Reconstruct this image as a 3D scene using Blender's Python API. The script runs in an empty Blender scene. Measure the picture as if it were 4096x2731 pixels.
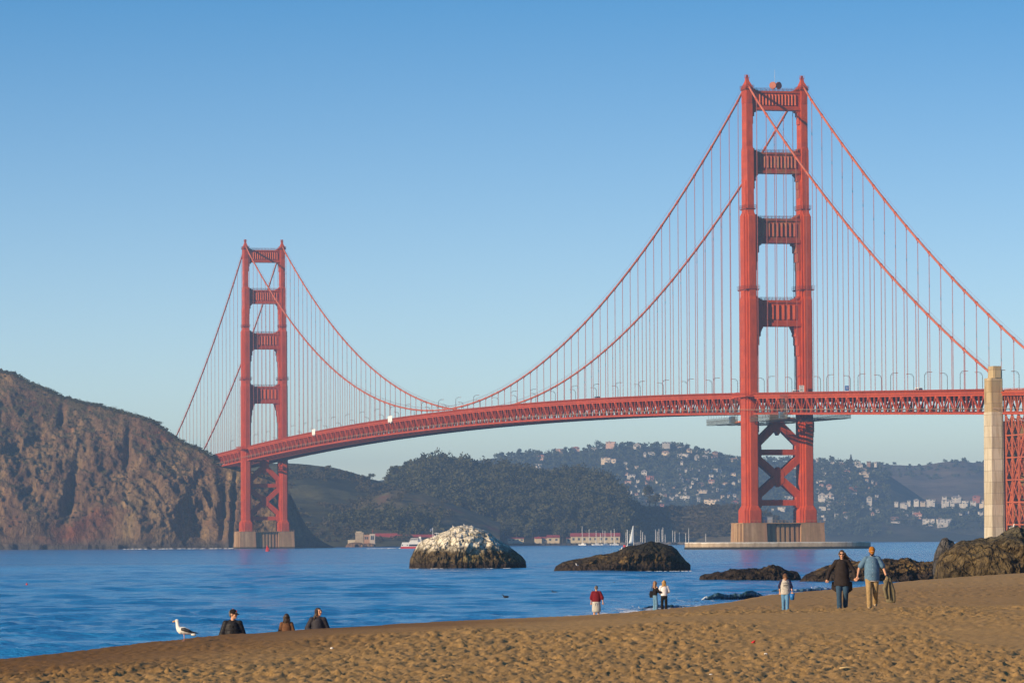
import bpy, bmesh, math, random
import numpy as np
from mathutils import Vector, Matrix, noise as mnoise
from mathutils.bvhtree import BVHTree

random.seed(11)
RNG = np.random.default_rng(11)
C = bpy.context.scene.collection
sc = bpy.context.scene
rad = math.radians

# ------------------------------------------------------------------ camera
FPX = 19444.0            # focal length in pixels of a 4096 wide picture
CAM_H = 4.35
PITCH = math.atan((2163.6 - 1365.5) / FPX)
ROLL = rad(0.30)
cam_d = bpy.data.cameras.new("camera")
cam_d.sensor_width = 36.0
cam_d.lens = FPX / 4096.0 * 36.0
cam_d.clip_start = 0.5
cam_d.clip_end = 60000.0
cam = bpy.data.objects.new("camera", cam_d)
C.objects.link(cam)
CAM_M = Matrix.Translation((0, 0, CAM_H)) @ Matrix.Rotation(math.pi / 2 + PITCH, 4, 'X') @ Matrix.Rotation(-ROLL, 4, 'Z')
cam.matrix_world = CAM_M
sc.camera = cam

# ------------------------------------------------------------------ sky, sun, exposure
SUN_EL = rad(19.0)
SUN_AZ = math.atan2(-0.815, -0.580)          # compass angle from +Y towards +X
world = bpy.data.worlds.new("World")
sc.world = world
world.use_nodes = True
wn, wl = world.node_tree.nodes, world.node_tree.links
wn.clear()
w_out = wn.new("ShaderNodeOutputWorld")
w_bg = wn.new("ShaderNodeBackground")
w_sky = wn.new("ShaderNodeTexSky")
w_sky.sky_type = 'NISHITA'
w_sky.sun_disc = False
w_sky.sun_elevation = SUN_EL
w_sky.sun_rotation = SUN_AZ
w_sky.altitude = 0.0
w_sky.air_density = 1.0
w_sky.dust_density = 0.35
w_sky.ozone_density = 1.5
w_tc = wn.new("ShaderNodeTexCoord")
w_map = wn.new("ShaderNodeMapping")
w_map.inputs['Scale'].default_value = (1, 1, 2.9)
w_nrm = wn.new("ShaderNodeVectorMath"); w_nrm.operation = 'NORMALIZE'
w_hsv = wn.new("ShaderNodeHueSaturation")
w_hsv.inputs['Saturation'].default_value = 1.34
w_bg.inputs['Strength'].default_value = 0.135
wl.new(w_tc.outputs['Generated'], w_map.inputs['Vector'])
wl.new(w_map.outputs['Vector'], w_nrm.inputs[0])
wl.new(w_nrm.outputs['Vector'], w_sky.inputs['Vector'])
wl.new(w_sky.outputs['Color'], w_hsv.inputs['Color'])
w_sep = wn.new("ShaderNodeSeparateXYZ"); wl.new(w_tc.outputs['Generated'], w_sep.inputs[0])
w_mr = wn.new("ShaderNodeMapRange"); w_mr.inputs['From Max'].default_value = 0.12; w_mr.inputs['To Min'].default_value = 0.9; w_mr.inputs['To Max'].default_value = 1.46
wl.new(w_sep.outputs['Z'], w_mr.inputs['Value']); wl.new(w_mr.outputs['Result'], w_hsv.inputs['Saturation'])
wl.new(w_hsv.outputs['Color'], w_bg.inputs['Color'])
wl.new(w_bg.outputs['Background'], w_out.inputs['Surface'])

sun_d = bpy.data.lights.new("sun", 'SUN')
sun_d.energy = 5.0
sun_d.angle = rad(0.5)
sun_d.color = (1.0, 0.76, 0.48)
sun = bpy.data.objects.new("sun", sun_d)
C.objects.link(sun)
sdir = Vector((math.sin(SUN_AZ) * math.cos(SUN_EL), math.cos(SUN_AZ) * math.cos(SUN_EL), math.sin(SUN_EL)))
sun.rotation_euler = sdir.to_track_quat('Z', 'Y').to_euler()
sun.location = sdir * 300

sc.view_settings.view_transform = 'Standard'
sc.view_settings.look = 'None'
sc.view_settings.gamma = 1.0
sc.view_settings.exposure = 0.36
sc.view_settings.use_curve_mapping = False
sc.render.engine = 'CYCLES'
sc.cycles.max_bounces = 5
sc.cycles.diffuse_bounces = 2
sc.cycles.glossy_bounces = 3
sc.cycles.transmission_bounces = 2
sc.cycles.volume_bounces = 0
sc.cycles.use_denoising = True
sc.cycles.caustics_reflective = False
sc.cycles.caustics_refractive = False

# ------------------------------------------------------------------ helpers
R3 = CAM_M.to_3x3()
def ray(px, py):
    d = R3 @ Vector(((px - 2048.0) / FPX, -(py - 1365.5) / FPX, -1.0))
    return d / d.y
def at(px, py, Y):
    """world point seen at a place of the photograph, at the distance Y"""
    d = ray(px, py)
    return Vector((d.x * Y, Y, CAM_H + d.z * Y))
def pxm(Y):
    return FPX / Y

def put(o, parent=None):
    C.objects.link(o)
    if parent is not None:
        o.parent = parent
    return o
def tag(o, label=None, cat=None, group=None, kind=None):
    if label: o["label"] = label
    if cat: o["category"] = cat
    if group: o["group"] = group
    if kind: o["kind"] = kind
    return o
def empty(name, loc=(0, 0, 0), rz=0.0, parent=None):
    o = bpy.data.objects.new(name, None)
    o.empty_display_size = 0.2
    o.location = loc
    o.rotation_euler = (0, 0, rz)
    return put(o, parent)

def hsh(ix, iy, iz, seed):
    n = (ix.astype(np.int64) * 374761393 + iy.astype(np.int64) * 668265263 + iz.astype(np.int64) * 2147483647 + seed * 974634777) & 0xffffffff
    n = ((n ^ (n >> 13)) * 1274126177) & 0xffffffff
    n = ((n ^ (n >> 15)) * 2246822519) & 0xffffffff
    n = n ^ (n >> 16)
    return n.astype(np.float64) / 4294967295.0
def vn2(x, y, seed=0):
    x = np.asarray(x, float); y = np.asarray(y, float)
    ix = np.floor(x); iy = np.floor(y)
    fx = x - ix; fy = y - iy
    ux = fx * fx * fx * (fx * (fx * 6 - 15) + 10); uy = fy * fy * fy * (fy * (fy * 6 - 15) + 10)
    z = np.zeros_like(ix)
    a = hsh(ix, iy, z, seed); b = hsh(ix + 1, iy, z, seed); c = hsh(ix, iy + 1, z, seed); d = hsh(ix + 1, iy + 1, z, seed)
    return (a * (1 - ux) + b * ux) * (1 - uy) + (c * (1 - ux) + d * ux) * uy * 1.0
def fbm2(x, y, octv=5, seed=0, gain=0.5, lac=2.03):
    s = 0.0; a = 1.0; t = 0.0
    for k in range(octv):
        s = s + a * (vn2(x, y, seed + k * 17) * 2 - 1); t += a
        x = x * lac + 13.7; y = y * lac + 7.1; a *= gain
    return s / t
def ridge2(x, y, octv=5, seed=0, gain=0.5):
    s = 0.0; a = 1.0; t = 0.0
    for k in range(octv):
        s = s + a * (1 - np.abs(vn2(x, y, seed + k * 31) * 2 - 1) * 1.6); t += a
        x = x * 2.05 + 5.3; y = y * 2.05 + 9.2; a *= gain
    return s / t
def vn3(x, y, z, seed=0):
    ix = np.floor(x); iy = np.floor(y); iz = np.floor(z)
    fx = x - ix; fy = y - iy; fz = z - iz
    ux = fx * fx * (3 - 2 * fx); uy = fy * fy * (3 - 2 * fy); uz = fz * fz * (3 - 2 * fz)
    r = 0.0
    for dz in (0, 1):
        wz = uz if dz else 1 - uz
        for dy in (0, 1):
            wy = uy if dy else 1 - uy
            for dx in (0, 1):
                wx = ux if dx else 1 - ux
                r = r + hsh(ix + dx, iy + dy, iz + dz, seed) * wx * wy * wz
    return r
def fbm3(x, y, z, octv=5, seed=0, gain=0.5, ridged=False):
    s = 0.0; a = 1.0; t = 0.0
    for k in range(octv):
        n = vn3(x, y, z, seed + k * 13) * 2 - 1
        if ridged: n = 1 - np.abs(n) * 2
        s = s + a * n; t += a
        x = x * 2.03 + 3.1; y = y * 2.03 + 8.7; z = z * 2.03 + 1.9; a *= gain
    return s / t
def sstep(a, b, x):
    t = np.clip((np.asarray(x, float) - a) / (b - a), 0, 1)
    return t * t * (3 - 2 * t)

def mesh_np(name, V, F, smooth=True):
    V = np.asarray(V, np.float32); F = np.asarray(F, np.int32)
    me = bpy.data.meshes.new(name)
    n, k = F.shape
    me.vertices.add(len(V)); me.vertices.foreach_set("co", V.ravel())
    me.loops.add(n * k); me.loops.foreach_set("vertex_index", F.ravel())
    me.polygons.add(n); me.polygons.foreach_set("loop_start", np.arange(0, n * k, k, dtype=np.int32))
    if smooth: me.polygons.foreach_set("use_smooth", np.ones(n, dtype=bool))
    me.update(calc_edges=True)
    return me
def grid_faces(nr, nc):
    i = np.arange(nr - 1)[:, None] * nc + np.arange(nc - 1)[None, :]
    return np.stack([i, i + 1, i + nc + 1, i + nc], -1).reshape(-1, 4)
def vcol(me, name, vals):
    a = me.attributes.new(name, 'FLOAT', 'POINT')
    a.data.foreach_set("value", np.asarray(vals, np.float32).ravel())

class MB:
    """collects boxes, bars, tubes and lofts; build() links them as ONE mesh object"""
    def __init__(self): self.v = []; self.f = []
    def add(self, vs, fs):
        b = len(self.v); self.v += [tuple(p) for p in vs]; self.f += [tuple(i + b for i in q) for q in fs]
    def box(self, x0, x1, y0, y1, z0, z1):
        self.add([(x0,y0,z0),(x1,y0,z0),(x1,y1,z0),(x0,y1,z0),(x0,y0,z1),(x1,y0,z1),(x1,y1,z1),(x0,y1,z1)],
                 [(3,2,1,0),(4,5,6,7),(0,1,5,4),(1,2,6,5),(2,3,7,6),(3,0,4,7)])
    def taper(self, c0, h0, z0, c1, h1, z1):
        (x0,y0),(x1,y1) = c0, c1
        self.add([(x0-h0[0],y0-h0[1],z0),(x0+h0[0],y0-h0[1],z0),(x0+h0[0],y0+h0[1],z0),(x0-h0[0],y0+h0[1],z0),
                  (x1-h1[0],y1-h1[1],z1),(x1+h1[0],y1-h1[1],z1),(x1+h1[0],y1+h1[1],z1),(x1-h1[0],y1+h1[1],z1)],
                 [(3,2,1,0),(4,5,6,7),(0,1,5,4),(1,2,6,5),(2,3,7,6),(3,0,4,7)])
    def bar(self, p, q, w, h, up=(0, 0, 1)):
        p = Vector(p); q = Vector(q); d = (q - p).normalized(); up = Vector(up)
        if abs(d.dot(up)) > 0.98: up = Vector((1, 0, 0))
        s = d.cross(up).normalized() * (w / 2); u = s.cross(d).normalized() * (h / 2)
        self.add([p-s-u, p+s-u, p+s+u, p-s+u, q-s-u, q+s-u, q+s+u, q-s+u],
                 [(0,1,2,3),(7,6,5,4),(4,5,1,0),(5,6,2,1),(6,7,3,2),(7,4,0,3)])
    def tube(self, pts, r, n=8, caps=True):
        pts = [Vector(p) for p in pts]; m = len(pts); rings = []
        rr = r if isinstance(r, (list, tuple)) else [r] * m
        ref = None
        for i in range(m):
            d = (pts[min(i + 1, m - 1)] - pts[max(i - 1, 0)]).normalized()
            if ref is None or abs(ref.dot(d)) > 0.95:
                ref = Vector((1, 0, 0)) if abs(d.x) < 0.8 else Vector((0, 1, 0))
            s = (ref - d * ref.dot(d)).normalized(); ref = s; u = d.cross(s)
            rings.append([pts[i] + (s * math.cos(2*math.pi*k/n) + u * math.sin(2*math.pi*k/n)) * rr[i] for k in range(n)])
        b = len(self.v)
        for g in rings: self.v += [tuple(p) for p in g]
        for i in range(m - 1):
            for k in range(n):
                k2 = (k + 1) % n
                self.f.append((b+i*n+k, b+i*n+k2, b+(i+1)*n+k2, b+(i+1)*n+k))
        if caps:
            self.f.append(tuple(b + k for k in reversed(range(n))))
            self.f.append(tuple(b + (m-1)*n + k for k in range(n)))
    def loft(self, rings, n=18):
        """rings: (centre, rx, ry[, yaw]) horizontal ellipses from bottom to top"""
        b = len(self.v)
        for g in rings:
            c, rx, ry = g[:3]; yw = g[3] if len(g) > 3 else 0.0
            for k in range(n):
                a = 2*math.pi*k/n; x = rx*math.cos(a); y = ry*math.sin(a)
                self.v.append((c[0] + x*math.cos(yw) - y*math.sin(yw), c[1] + x*math.sin(yw) + y*math.cos(yw), c[2]))
        m = len(rings)
        for i in range(m - 1):
            for k in range(n):
                k2 = (k + 1) % n
                self.f.append((b+i*n+k, b+i*n+k2, b+(i+1)*n+k2, b+(i+1)*n+k))
        self.f.append(tuple(b + k for k in reversed(range(n))))
        self.f.append(tuple(b + (m-1)*n + k for k in range(n)))
    def ball(self, c, r, nu=12, nv=8, rot=None):
        r = r if isinstance(r, (tuple, list)) else (r, r, r)
        M = rot if rot is not None else Matrix.Identity(3)
        b = len(self.v); c = Vector(c)
        self.v.append(tuple(c + M @ Vector((0, 0, -r[2]))))
        for i in range(1, nv):
            t = -math.pi/2 + math.pi*i/nv
            for k in range(nu):
                a = 2*math.pi*k/nu
                self.v.append(tuple(c + M @ Vector((r[0]*math.cos(t)*math.cos(a), r[1]*math.cos(t)*math.sin(a), r[2]*math.sin(t)))))
        self.v.append(tuple(c + M @ Vector((0, 0, r[2]))))
        top = len(self.v) - 1
        for k in range(nu): self.f.append((b, b+1+(k+1) % nu, b+1+k))
        for i in range(nv - 2):
            for k in range(nu):
                k2 = (k+1) % nu
                self.f.append((b+1+i*nu+k, b+1+i*nu+k2, b+1+(i+1)*nu+k2, b+1+(i+1)*nu+k))
        for k in range(nu): self.f.append((b+1+(nv-2)*nu+k, b+1+(nv-2)*nu+(k+1) % nu, top))
    def cap(self, p, q, r1, r2, n=12):
        """limb: tapered tube with round ends"""
        p = Vector(p); q = Vector(q); d = (q - p); L = d.length or 1e-6; d = d / L
        pts = []; rs = []
        for a in (80, 55, 28): pts.append(p - d * r1 * math.sin(rad(a))); rs.append(r1 * math.cos(rad(a)))
        pts += [p, q]; rs += [r1, r2]
        for a in (28, 55, 80): pts.append(q + d * r2 * math.sin(rad(a))); rs.append(r2 * math.cos(rad(a)))
        self.tube(pts, rs, n)
    def mesh(self, name, smooth=False):
        me = bpy.data.meshes.new(name)
        me.from_pydata(self.v, [], self.f)
        if smooth: me.polygons.foreach_set("use_smooth", [True] * len(me.polygons))
        me.update()
        return me
    def build(self, name, m, parent=None, smooth=False):
        me = self.mesh(name, smooth)
        if m: me.materials.append(m)
        return put(bpy.data.objects.new(name, me), parent)
def inst(name, me, parent, loc=(0, 0, 0), rot=(0, 0, 0), scale=(1, 1, 1)):
    o = bpy.data.objects.new(name, me)
    o.location = loc; o.rotation_euler = rot; o.scale = scale
    return put(o, parent)

# ------------------------------------------------------------------ materials
MATS = {}
def mat(name, col, rough=0.6, var=0.0, scale=1.0, spec=0.3, metal=0.0, bump=0.0, bscale=None, bdist=0.05, col2=None, detail=5, stretch=(1, 1, 1), thr=(0.35, 0.65)):
    if name in MATS: return MATS[name]
    m = bpy.data.materials.new(name); m.use_nodes = True
    nt = m.node_tree; N = nt.nodes; L = nt.links
    b = N["Principled BSDF"]
    b.inputs['Roughness'].default_value = rough
    b.inputs['Metallic'].default_value = metal
    b.inputs['Specular IOR Level'].default_value = spec
    b.inputs['Base Color'].default_value = (*col, 1)
    if var > 0 or col2 is not None or bump > 0:
        tc = N.new("ShaderNodeTexCoord"); mp = N.new("ShaderNodeMapping")
        mp.inputs['Scale'].default_value = stretch
        L.new(tc.outputs['Object'], mp.inputs['Vector'])
    if var > 0 or col2 is not None:
        n = N.new("ShaderNodeTexNoise"); n.inputs['Scale'].default_value = scale; n.inputs['Detail'].default_value = detail
        n.inputs['Roughness'].default_value = 0.62
        L.new(mp.outputs['Vector'], n.inputs['Vector'])
        r = N.new("ShaderNodeValToRGB")
        c2 = col2 if col2 is not None else tuple(min(1, c * (1 + var)) for c in col)
        c1 = col if col2 is not None else tuple(c * (1 - var) for c in col)
        r.color_ramp.elements[0].position = thr[0]; r.color_ramp.elements[1].position = thr[1]
        r.color_ramp.elements[0].color = (*c1, 1); r.color_ramp.elements[1].color = (*c2, 1)
        L.new(n.outputs['Fac'], r.inputs['Fac']); L.new(r.outputs['Color'], b.inputs['Base Color'])
    if bump > 0:
        n2 = N.new("ShaderNodeTexNoise"); n2.inputs['Scale'].default_value = bscale or scale * 3; n2.inputs['Detail'].default_value = 6
        L.new(mp.outputs['Vector'], n2.inputs['Vector'])
        bp = N.new("ShaderNodeBump"); bp.inputs['Strength'].default_value = bump; bp.inputs['Distance'].default_value = bdist
        L.new(n2.outputs['Fac'], bp.inputs['Height']); L.new(bp.outputs['Normal'], b.inputs['Normal'])
    MATS[name] = m
    return m
def nodes_of(m):
    return m.node_tree.nodes, m.node_tree.links, m.node_tree.nodes["Principled BSDF"]
def mixrgb(N, L, fac, a, b, blend='MIX'):
    n = N.new("ShaderNodeMix"); n.data_type = 'RGBA'; n.blend_type = blend
    for sock, v in ((n.inputs['Factor'], fac), (n.inputs['A'], a), (n.inputs['B'], b)):
        pass
    def setin(i, v):
        if hasattr(v, 'links'): L.new(v, n.inputs[i])
        elif isinstance(v, (tuple, list)): n.inputs[i].default_value = (*v, 1) if len(v) == 3 else v
        else: n.inputs[i].default_value = v
    setin(0, fac); setin(6, a); setin(7, b)
    return n.outputs[2]
def noise_node(N, L, vec, scale, detail=5, rough=0.6):
    n = N.new("ShaderNodeTexNoise"); n.inputs['Scale'].default_value = scale; n.inputs['Detail'].default_value = detail
    n.inputs['Roughness'].default_value = rough
    L.new(vec, n.inputs['Vector']); return n.outputs['Fac']
def cracks(N, L, vec, scale, wob=.6):
    """thin dark fracture lines: 0 in a crack, 1 on the block"""
    n = N.new("ShaderNodeTexNoise"); n.inputs['Scale'].default_value = scale * 1.7; n.inputs['Detail'].default_value = 4; L.new(vec, n.inputs['Vector'])
    s = N.new("ShaderNodeVectorMath"); s.operation = 'SCALE'; s.inputs['Scale'].default_value = wob / scale; L.new(n.outputs['Color'], s.inputs[0])
    a = N.new("ShaderNodeVectorMath"); L.new(vec, a.inputs[0]); L.new(s.outputs[0], a.inputs[1])
    v = N.new("ShaderNodeTexVoronoi"); v.feature = 'DISTANCE_TO_EDGE'; v.inputs['Scale'].default_value = scale; L.new(a.outputs[0], v.inputs['Vector'])
    m = N.new("ShaderNodeMapRange"); m.inputs['From Max'].default_value = .09; L.new(v.outputs['Distance'], m.inputs['Value']); return m.outputs['Result']
def ramp(N, L, fac, stops):
    r = N.new("ShaderNodeValToRGB"); el = r.color_ramp.elements
    while len(el) < len(stops): el.new(0.5)
    for e, (p, c) in zip(el, stops):
        e.position = p; e.color = (*c, 1) if len(c) == 3 else c
    L.new(fac, r.inputs['Fac']); return r.outputs['Color']
# ------------------------------------------------------------------ beach
_cy = np.array([-200, -60, 0, 40, 75, 98, 108, 116, 134, 150, 165, 195, 230, 265, 300, 330, 360, 420, 520, 700])
_cx = np.array([-75, -42, -28, -20, -14.3, -10.4, -7.3, -4.7, -1.2, 2.5, 6.0, 9.4, 12.6, 16.6, 21.2, 28, 38, 60, 95, 140])
_cz = np.array([2.8, 2.7, 2.5, 2.2, 1.98, 1.97, 2.24, 2.29, 2.19, 2.05, 2.08, 1.92, 1.76, 1.56, 1.38, 1.60, 1.82, 2.1, 2.6, 3.0])
_ty = np.arange(-200, 700, 1.0)
def _smooth(a, k):
    p = np.pad(a, k, mode='edge'); return np.convolve(p, np.ones(2*k+1)/(2*k+1), 'valid')
_tx = _smooth(np.interp(_ty, _cy, _cx), 5); _tz = _smooth(np.interp(_ty, _cy, _cz), 5)
def crest_x(Y): return np.interp(Y, _ty, _tx)
def sand_base(X, Y):
    X = np.asarray(X, float); Y = np.asarray(Y, float)
    d = (crest_x(Y) - X) * 0.965
    dp = np.sqrt(np.maximum(d, 0)**2 + 1) - 1
    dl = np.sqrt(np.maximum(-d, 0)**2 + 4) - 2
    z = np.interp(Y, _ty, _tz) - (2.75 - 1.65 * sstep(165, 232, Y)) * (1 - np.exp(-dp / 5.2)) - 0.045 * dp
    z = z + 0.42 * (1 - np.exp(-dl / 10.0)) * sstep(60, 120, Y) * (1 - sstep(200, 300, Y) * 0.5)
    return z, d
def pits(x, y, cell, seed):
    """hollows left by feet: one per cell"""
    ix = np.floor(x / cell); iy = np.floor(y / cell); h = np.zeros_like(x)
    for dx in (-1, 0, 1):
        for dy in (-1, 0, 1):
            jx = ix + dx; jy = iy + dy; zz = np.zeros_like(jx)
            cx = (jx + hsh(jx, jy, zz, seed)) * cell; cy = (jy + hsh(jx, jy, zz, seed + 1)) * cell
            sz = cell * (0.30 + 0.28 * hsh(jx, jy, zz, seed + 2)); an = hsh(jx, jy, zz, seed + 3) * 3.14
            ax = (x - cx) * np.cos(an) + (y - cy) * np.sin(an); ay = -(x - cx) * np.sin(an) + (y - cy) * np.cos(an)
            q = (ax / sz)**2 + (ay / (sz * 0.62))**2
            amp = 0.35 + 0.65 * hsh(jx, jy, zz, seed + 4)
            h = h + amp * (-np.exp(-q * 1.6) + 0.55 * np.exp(-(np.sqrt(q) - 1.35)**2 * 6))
    return h
def sand_z(X, Y, fine=True):
    z, d = sand_base(X, Y)
    if fine:
        X = np.asarray(X, float); Y = np.asarray(Y, float)
        inl = sstep(0.2, 4.5, -d) * 0.68 + 0.32
        damp = sstep(-0.22, 0.2, fbm2(X * 0.16, Y * 0.05, 3, 5) + 0.10)
        rough = inl * (0.22 + 0.9 * damp) * (1 - 0.30 * sstep(134, 146, Y + 2.0 * fbm2(X * .3, Y * .1, 2, 9)))
        near = 1 - sstep(62, 82, Y)
        z = z + rough * sstep(132, 150, Y) * 0.05 * pits(X, Y * .4, 0.6, 33)
        z = z + rough * (1 - 0.55 * near) * (0.066 * pits(X, Y * .55, 0.21, 3) + 0.024 * pits(X, Y * .6, 0.42, 21)
                + 0.034 * fbm2(X * 9.0, Y * 3.6, 3, 40))
        z = z + (0.35 + 0.65 * rough) * 0.045 * fbm2(X * 0.8, Y * 0.55, 3, 60)
        z = z + near * (0.10 * ridge2(X * 0.75 + Y * 0.12, Y * 0.42, 2, 77) + 0.055 * pits(X, Y, 1.15, 91) + 0.012 * fbm2(X * 4, Y * 3, 3, 41))
        z = z + 0.02 * rough * ridge2(X * 3.1, Y * 1.9, 2, 81)
    return z

def make_sand():
    ys = np.concatenate([np.linspace(-180, 40, 24), np.arange(44, 140, 0.19), 140 + 245 * np.linspace(0, 1, 220)**1.35, np.linspace(392, 640, 30)])
    us = np.concatenate([-np.geomspace(1.6, 0.09, 26), np.linspace(-0.086, 0.102, 500), np.linspace(0.104, 0.2, 40), np.geomspace(0.206, 1.6, 22)])
    Y, U = np.meshgrid(ys, us, indexing='ij')
    X = U * np.maximum(Y + 60, 20)
    dense = (U > -0.09) & (U < 0.203) & (Y > 43)
    Z = np.where(dense, sand_z(X, Y), sand_z(X, Y, False))
    Z = np.maximum(Z, -2.5)
    me = mesh_np("sand", np.stack([X, Y, Z], -1).reshape(-1, 3), grid_faces(*X.shape))
    _, d = sand_base(X, Y)
    wet = sstep(0.55, 0.05, Z) 
    dampb = np.clip(sstep(-7.5, 0.5, d + 1.8 * fbm2(X * .25, Y * .08, 3, 14)) * sstep(150, 120, Y) + 0.22 * sstep(136, 150, Y) * sstep(330, 230, Y), 0, 1)
    vcol(me, "wet", np.clip(wet, 0, 1)); vcol(me, "damp", dampb)
    m = mat("beach_sand", (0.3, 0.19, 0.09), 0.9, spec=0.15)
    N, L, b = nodes_of(m)
    tc = N.new("ShaderNodeTexCoord"); v = tc.outputs['Object']
    n1 = noise_node(N, L, v, 0.7, 6); n2 = noise_node(N, L, v, 9.0, 5, 0.7); n3 = noise_node(N, L, v, 60.0, 3, 0.7)
    c = ramp(N, L, n1, [(0.3, (0.30, 0.172, 0.062)), (0.7, (0.46, 0.285, 0.11))])
    c = mixrgb(N, L, 0.55, c, ramp(N, L, n2, [(0.3, (0.15, 0.082, 0.03)), (0.68, (0.58, 0.37, 0.145))]))
    c = mixrgb(N, L, 0.35, c, ramp(N, L, n3, [(0.25, (0.16, 0.09, 0.035)), (0.75, (0.66, 0.43, 0.17))]))
    at_ = N.new("ShaderNodeAttribute"); at_.attribute_name = "damp"
    c = mixrgb(N, L, at_.outputs['Fac'], c, mixrgb(N, L, 1.0, c, (0.50, 0.42, 0.36), 'MULTIPLY'))
    aw = N.new("ShaderNodeAttribute"); aw.attribute_name = "wet"
    c = mixrgb(N, L, aw.outputs['Fac'], c, (0.075, 0.05, 0.032))
    L.new(c, b.inputs['Base Color'])
    mr = N.new("ShaderNodeMapRange"); mr.inputs['To Min'].default_value = 0.9; mr.inputs['To Max'].default_value = 0.25
    L.new(aw.outputs['Fac'], mr.inputs['Value']); L.new(mr.outputs['Result'], b.inputs['Roughness'])
    bp = N.new("ShaderNodeBump"); bp.inputs['Strength'].default_value = 0.5; bp.inputs['Distance'].default_value = 0.02
    L.new(n2, bp.inputs['Height']); L.new(bp.outputs['Normal'], b.inputs['Normal'])
    me.materials.append(m)
    o = put(bpy.data.objects.new("beach", me)); tag(o, "brown trampled sand of the beach sloping to the water", "beach", kind="structure")
make_sand()

# ------------------------------------------------------------------ sea
def wave_z(X, Y, sp):
    def fade(lam): return np.clip((lam / np.maximum(sp, 1e-6) - 1.6) / 2.0, 0, 1)
    h = np.zeros_like(X)
    wx = X + 6 * fbm2(X * .03, Y * .02, 2, 301); wy = Y + 9 * fbm2(X * .02, Y * .03, 2, 302)
    # low swell rolling towards the beach
    env = 0.35 + 0.65 * vn2(wx * .02, wy * .012, 305)
    h += 0.24 * env * fade(16) * (np.abs(np.sin((wy * 0.97 - wx * 0.12) * math.pi / 17.0 + 2.0 * vn2(wx * .03, wy * .03, 311)))**2.2 - 0.3)
    h += 0.30 * fade(6) * fbm2(wx * .16, wy * .30, 3, 320)
    h += 0.30 * fade(2.4) * (ridge2(wx * .42, wy * .8, 3, 330) - 0.3)
    h += 0.14 * fade(1.0) * fbm2(wx * 1.3, wy * 2.2, 2, 340)
    return h
def make_sea():
    ys = np.concatenate([np.linspace(-300, 130, 14), 132 + np.cumsum(0.42 * (np.linspace(1, 5.3, 450))**1.25), np.geomspace(1400, 30000, 50)])
    us = np.concatenate([-np.geomspace(14, 0.125, 30), np.linspace(-0.118, 0.118, 330), np.geomspace(0.125, 14, 30)])
    Y, U = np.meshgrid(ys, us, indexing='ij')
    X = U * np.maximum(np.abs(Y), 130)
    sp = np.abs(np.gradient(Y, axis=0)); sp = np.maximum(sp * 0.7, np.abs(np.gradient(X, axis=1)))
    Z = wave_z(X, Y, sp)
    _, d = sand_base(X, Y)
    shal = sstep(30, 9, d) * (Y > 60) * (Y < 400)
    me = mesh_np("sea", np.stack([X, Y, Z * (1 - 0.5 * shal)], -1).reshape(-1, 3), grid_faces(*X.shape))
    m = mat("sea_water", (0.01, 0.05, 0.09), 0.14, spec=0.5)
    N, L, b = nodes_of(m)
    b.inputs['IOR'].default_value = 1.33
    b.inputs['Specular IOR Level'].default_value = 0.5
    tc = N.new("ShaderNodeTexCoord")
    mp = N.new("ShaderNodeMapping"); mp.inputs['Scale'].default_value = (0.55, 1.0, 1.0); L.new(tc.outputs['Object'], mp.inputs['Vector'])
    mp2 = N.new("ShaderNodeMapping"); mp2.inputs['Scale'].default_value = (0.25, 0.6, 1.0); L.new(tc.outputs['Object'], mp2.inputs['Vector'])
    v = mp.outputs['Vector']
    n1 = noise_node(N, L, v, 0.85, 6, 0.65); n2 = noise_node(N, L, v, 0.16, 5, 0.65)
    big = noise_node(N, L, mp2.outputs['Vector'], 0.014, 5, 0.6)
    sc_ = N.new("ShaderNodeMath"); sc_.operation = 'MULTIPLY_ADD'; L.new(n2, sc_.inputs[0]); sc_.inputs[1].default_value = 2.6; L.new(n1, sc_.inputs[2])
    bp = N.new("ShaderNodeBump"); bp.inputs['Distance'].default_value = 0.6
    mr = N.new("ShaderNodeMapRange"); mr.inputs['From Min'].default_value = 0.35; mr.inputs['From Max'].default_value = 0.65
    mr.inputs['To Min'].default_value = 0.55; mr.inputs['To Max'].default_value = 1.0
    L.new(big, mr.inputs['Value']); L.new(mr.outputs['Result'], bp.inputs['Strength'])
    L.new(sc_.outputs[0], bp.inputs['Height']); L.new(bp.outputs['Normal'], b.inputs['Normal'])
    c = ramp(N, L, big, [(0.35, (0.012, 0.155, 0.40)), (0.65, (0.028, 0.255, 0.57))])
    L.new(c, b.inputs['Base Color'])
    me.materials.append(m)
    o = put(bpy.data.objects.new("sea", me)); tag(o, "blue rippled water of the strait", "water", kind="structure")
make_sea()

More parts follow.
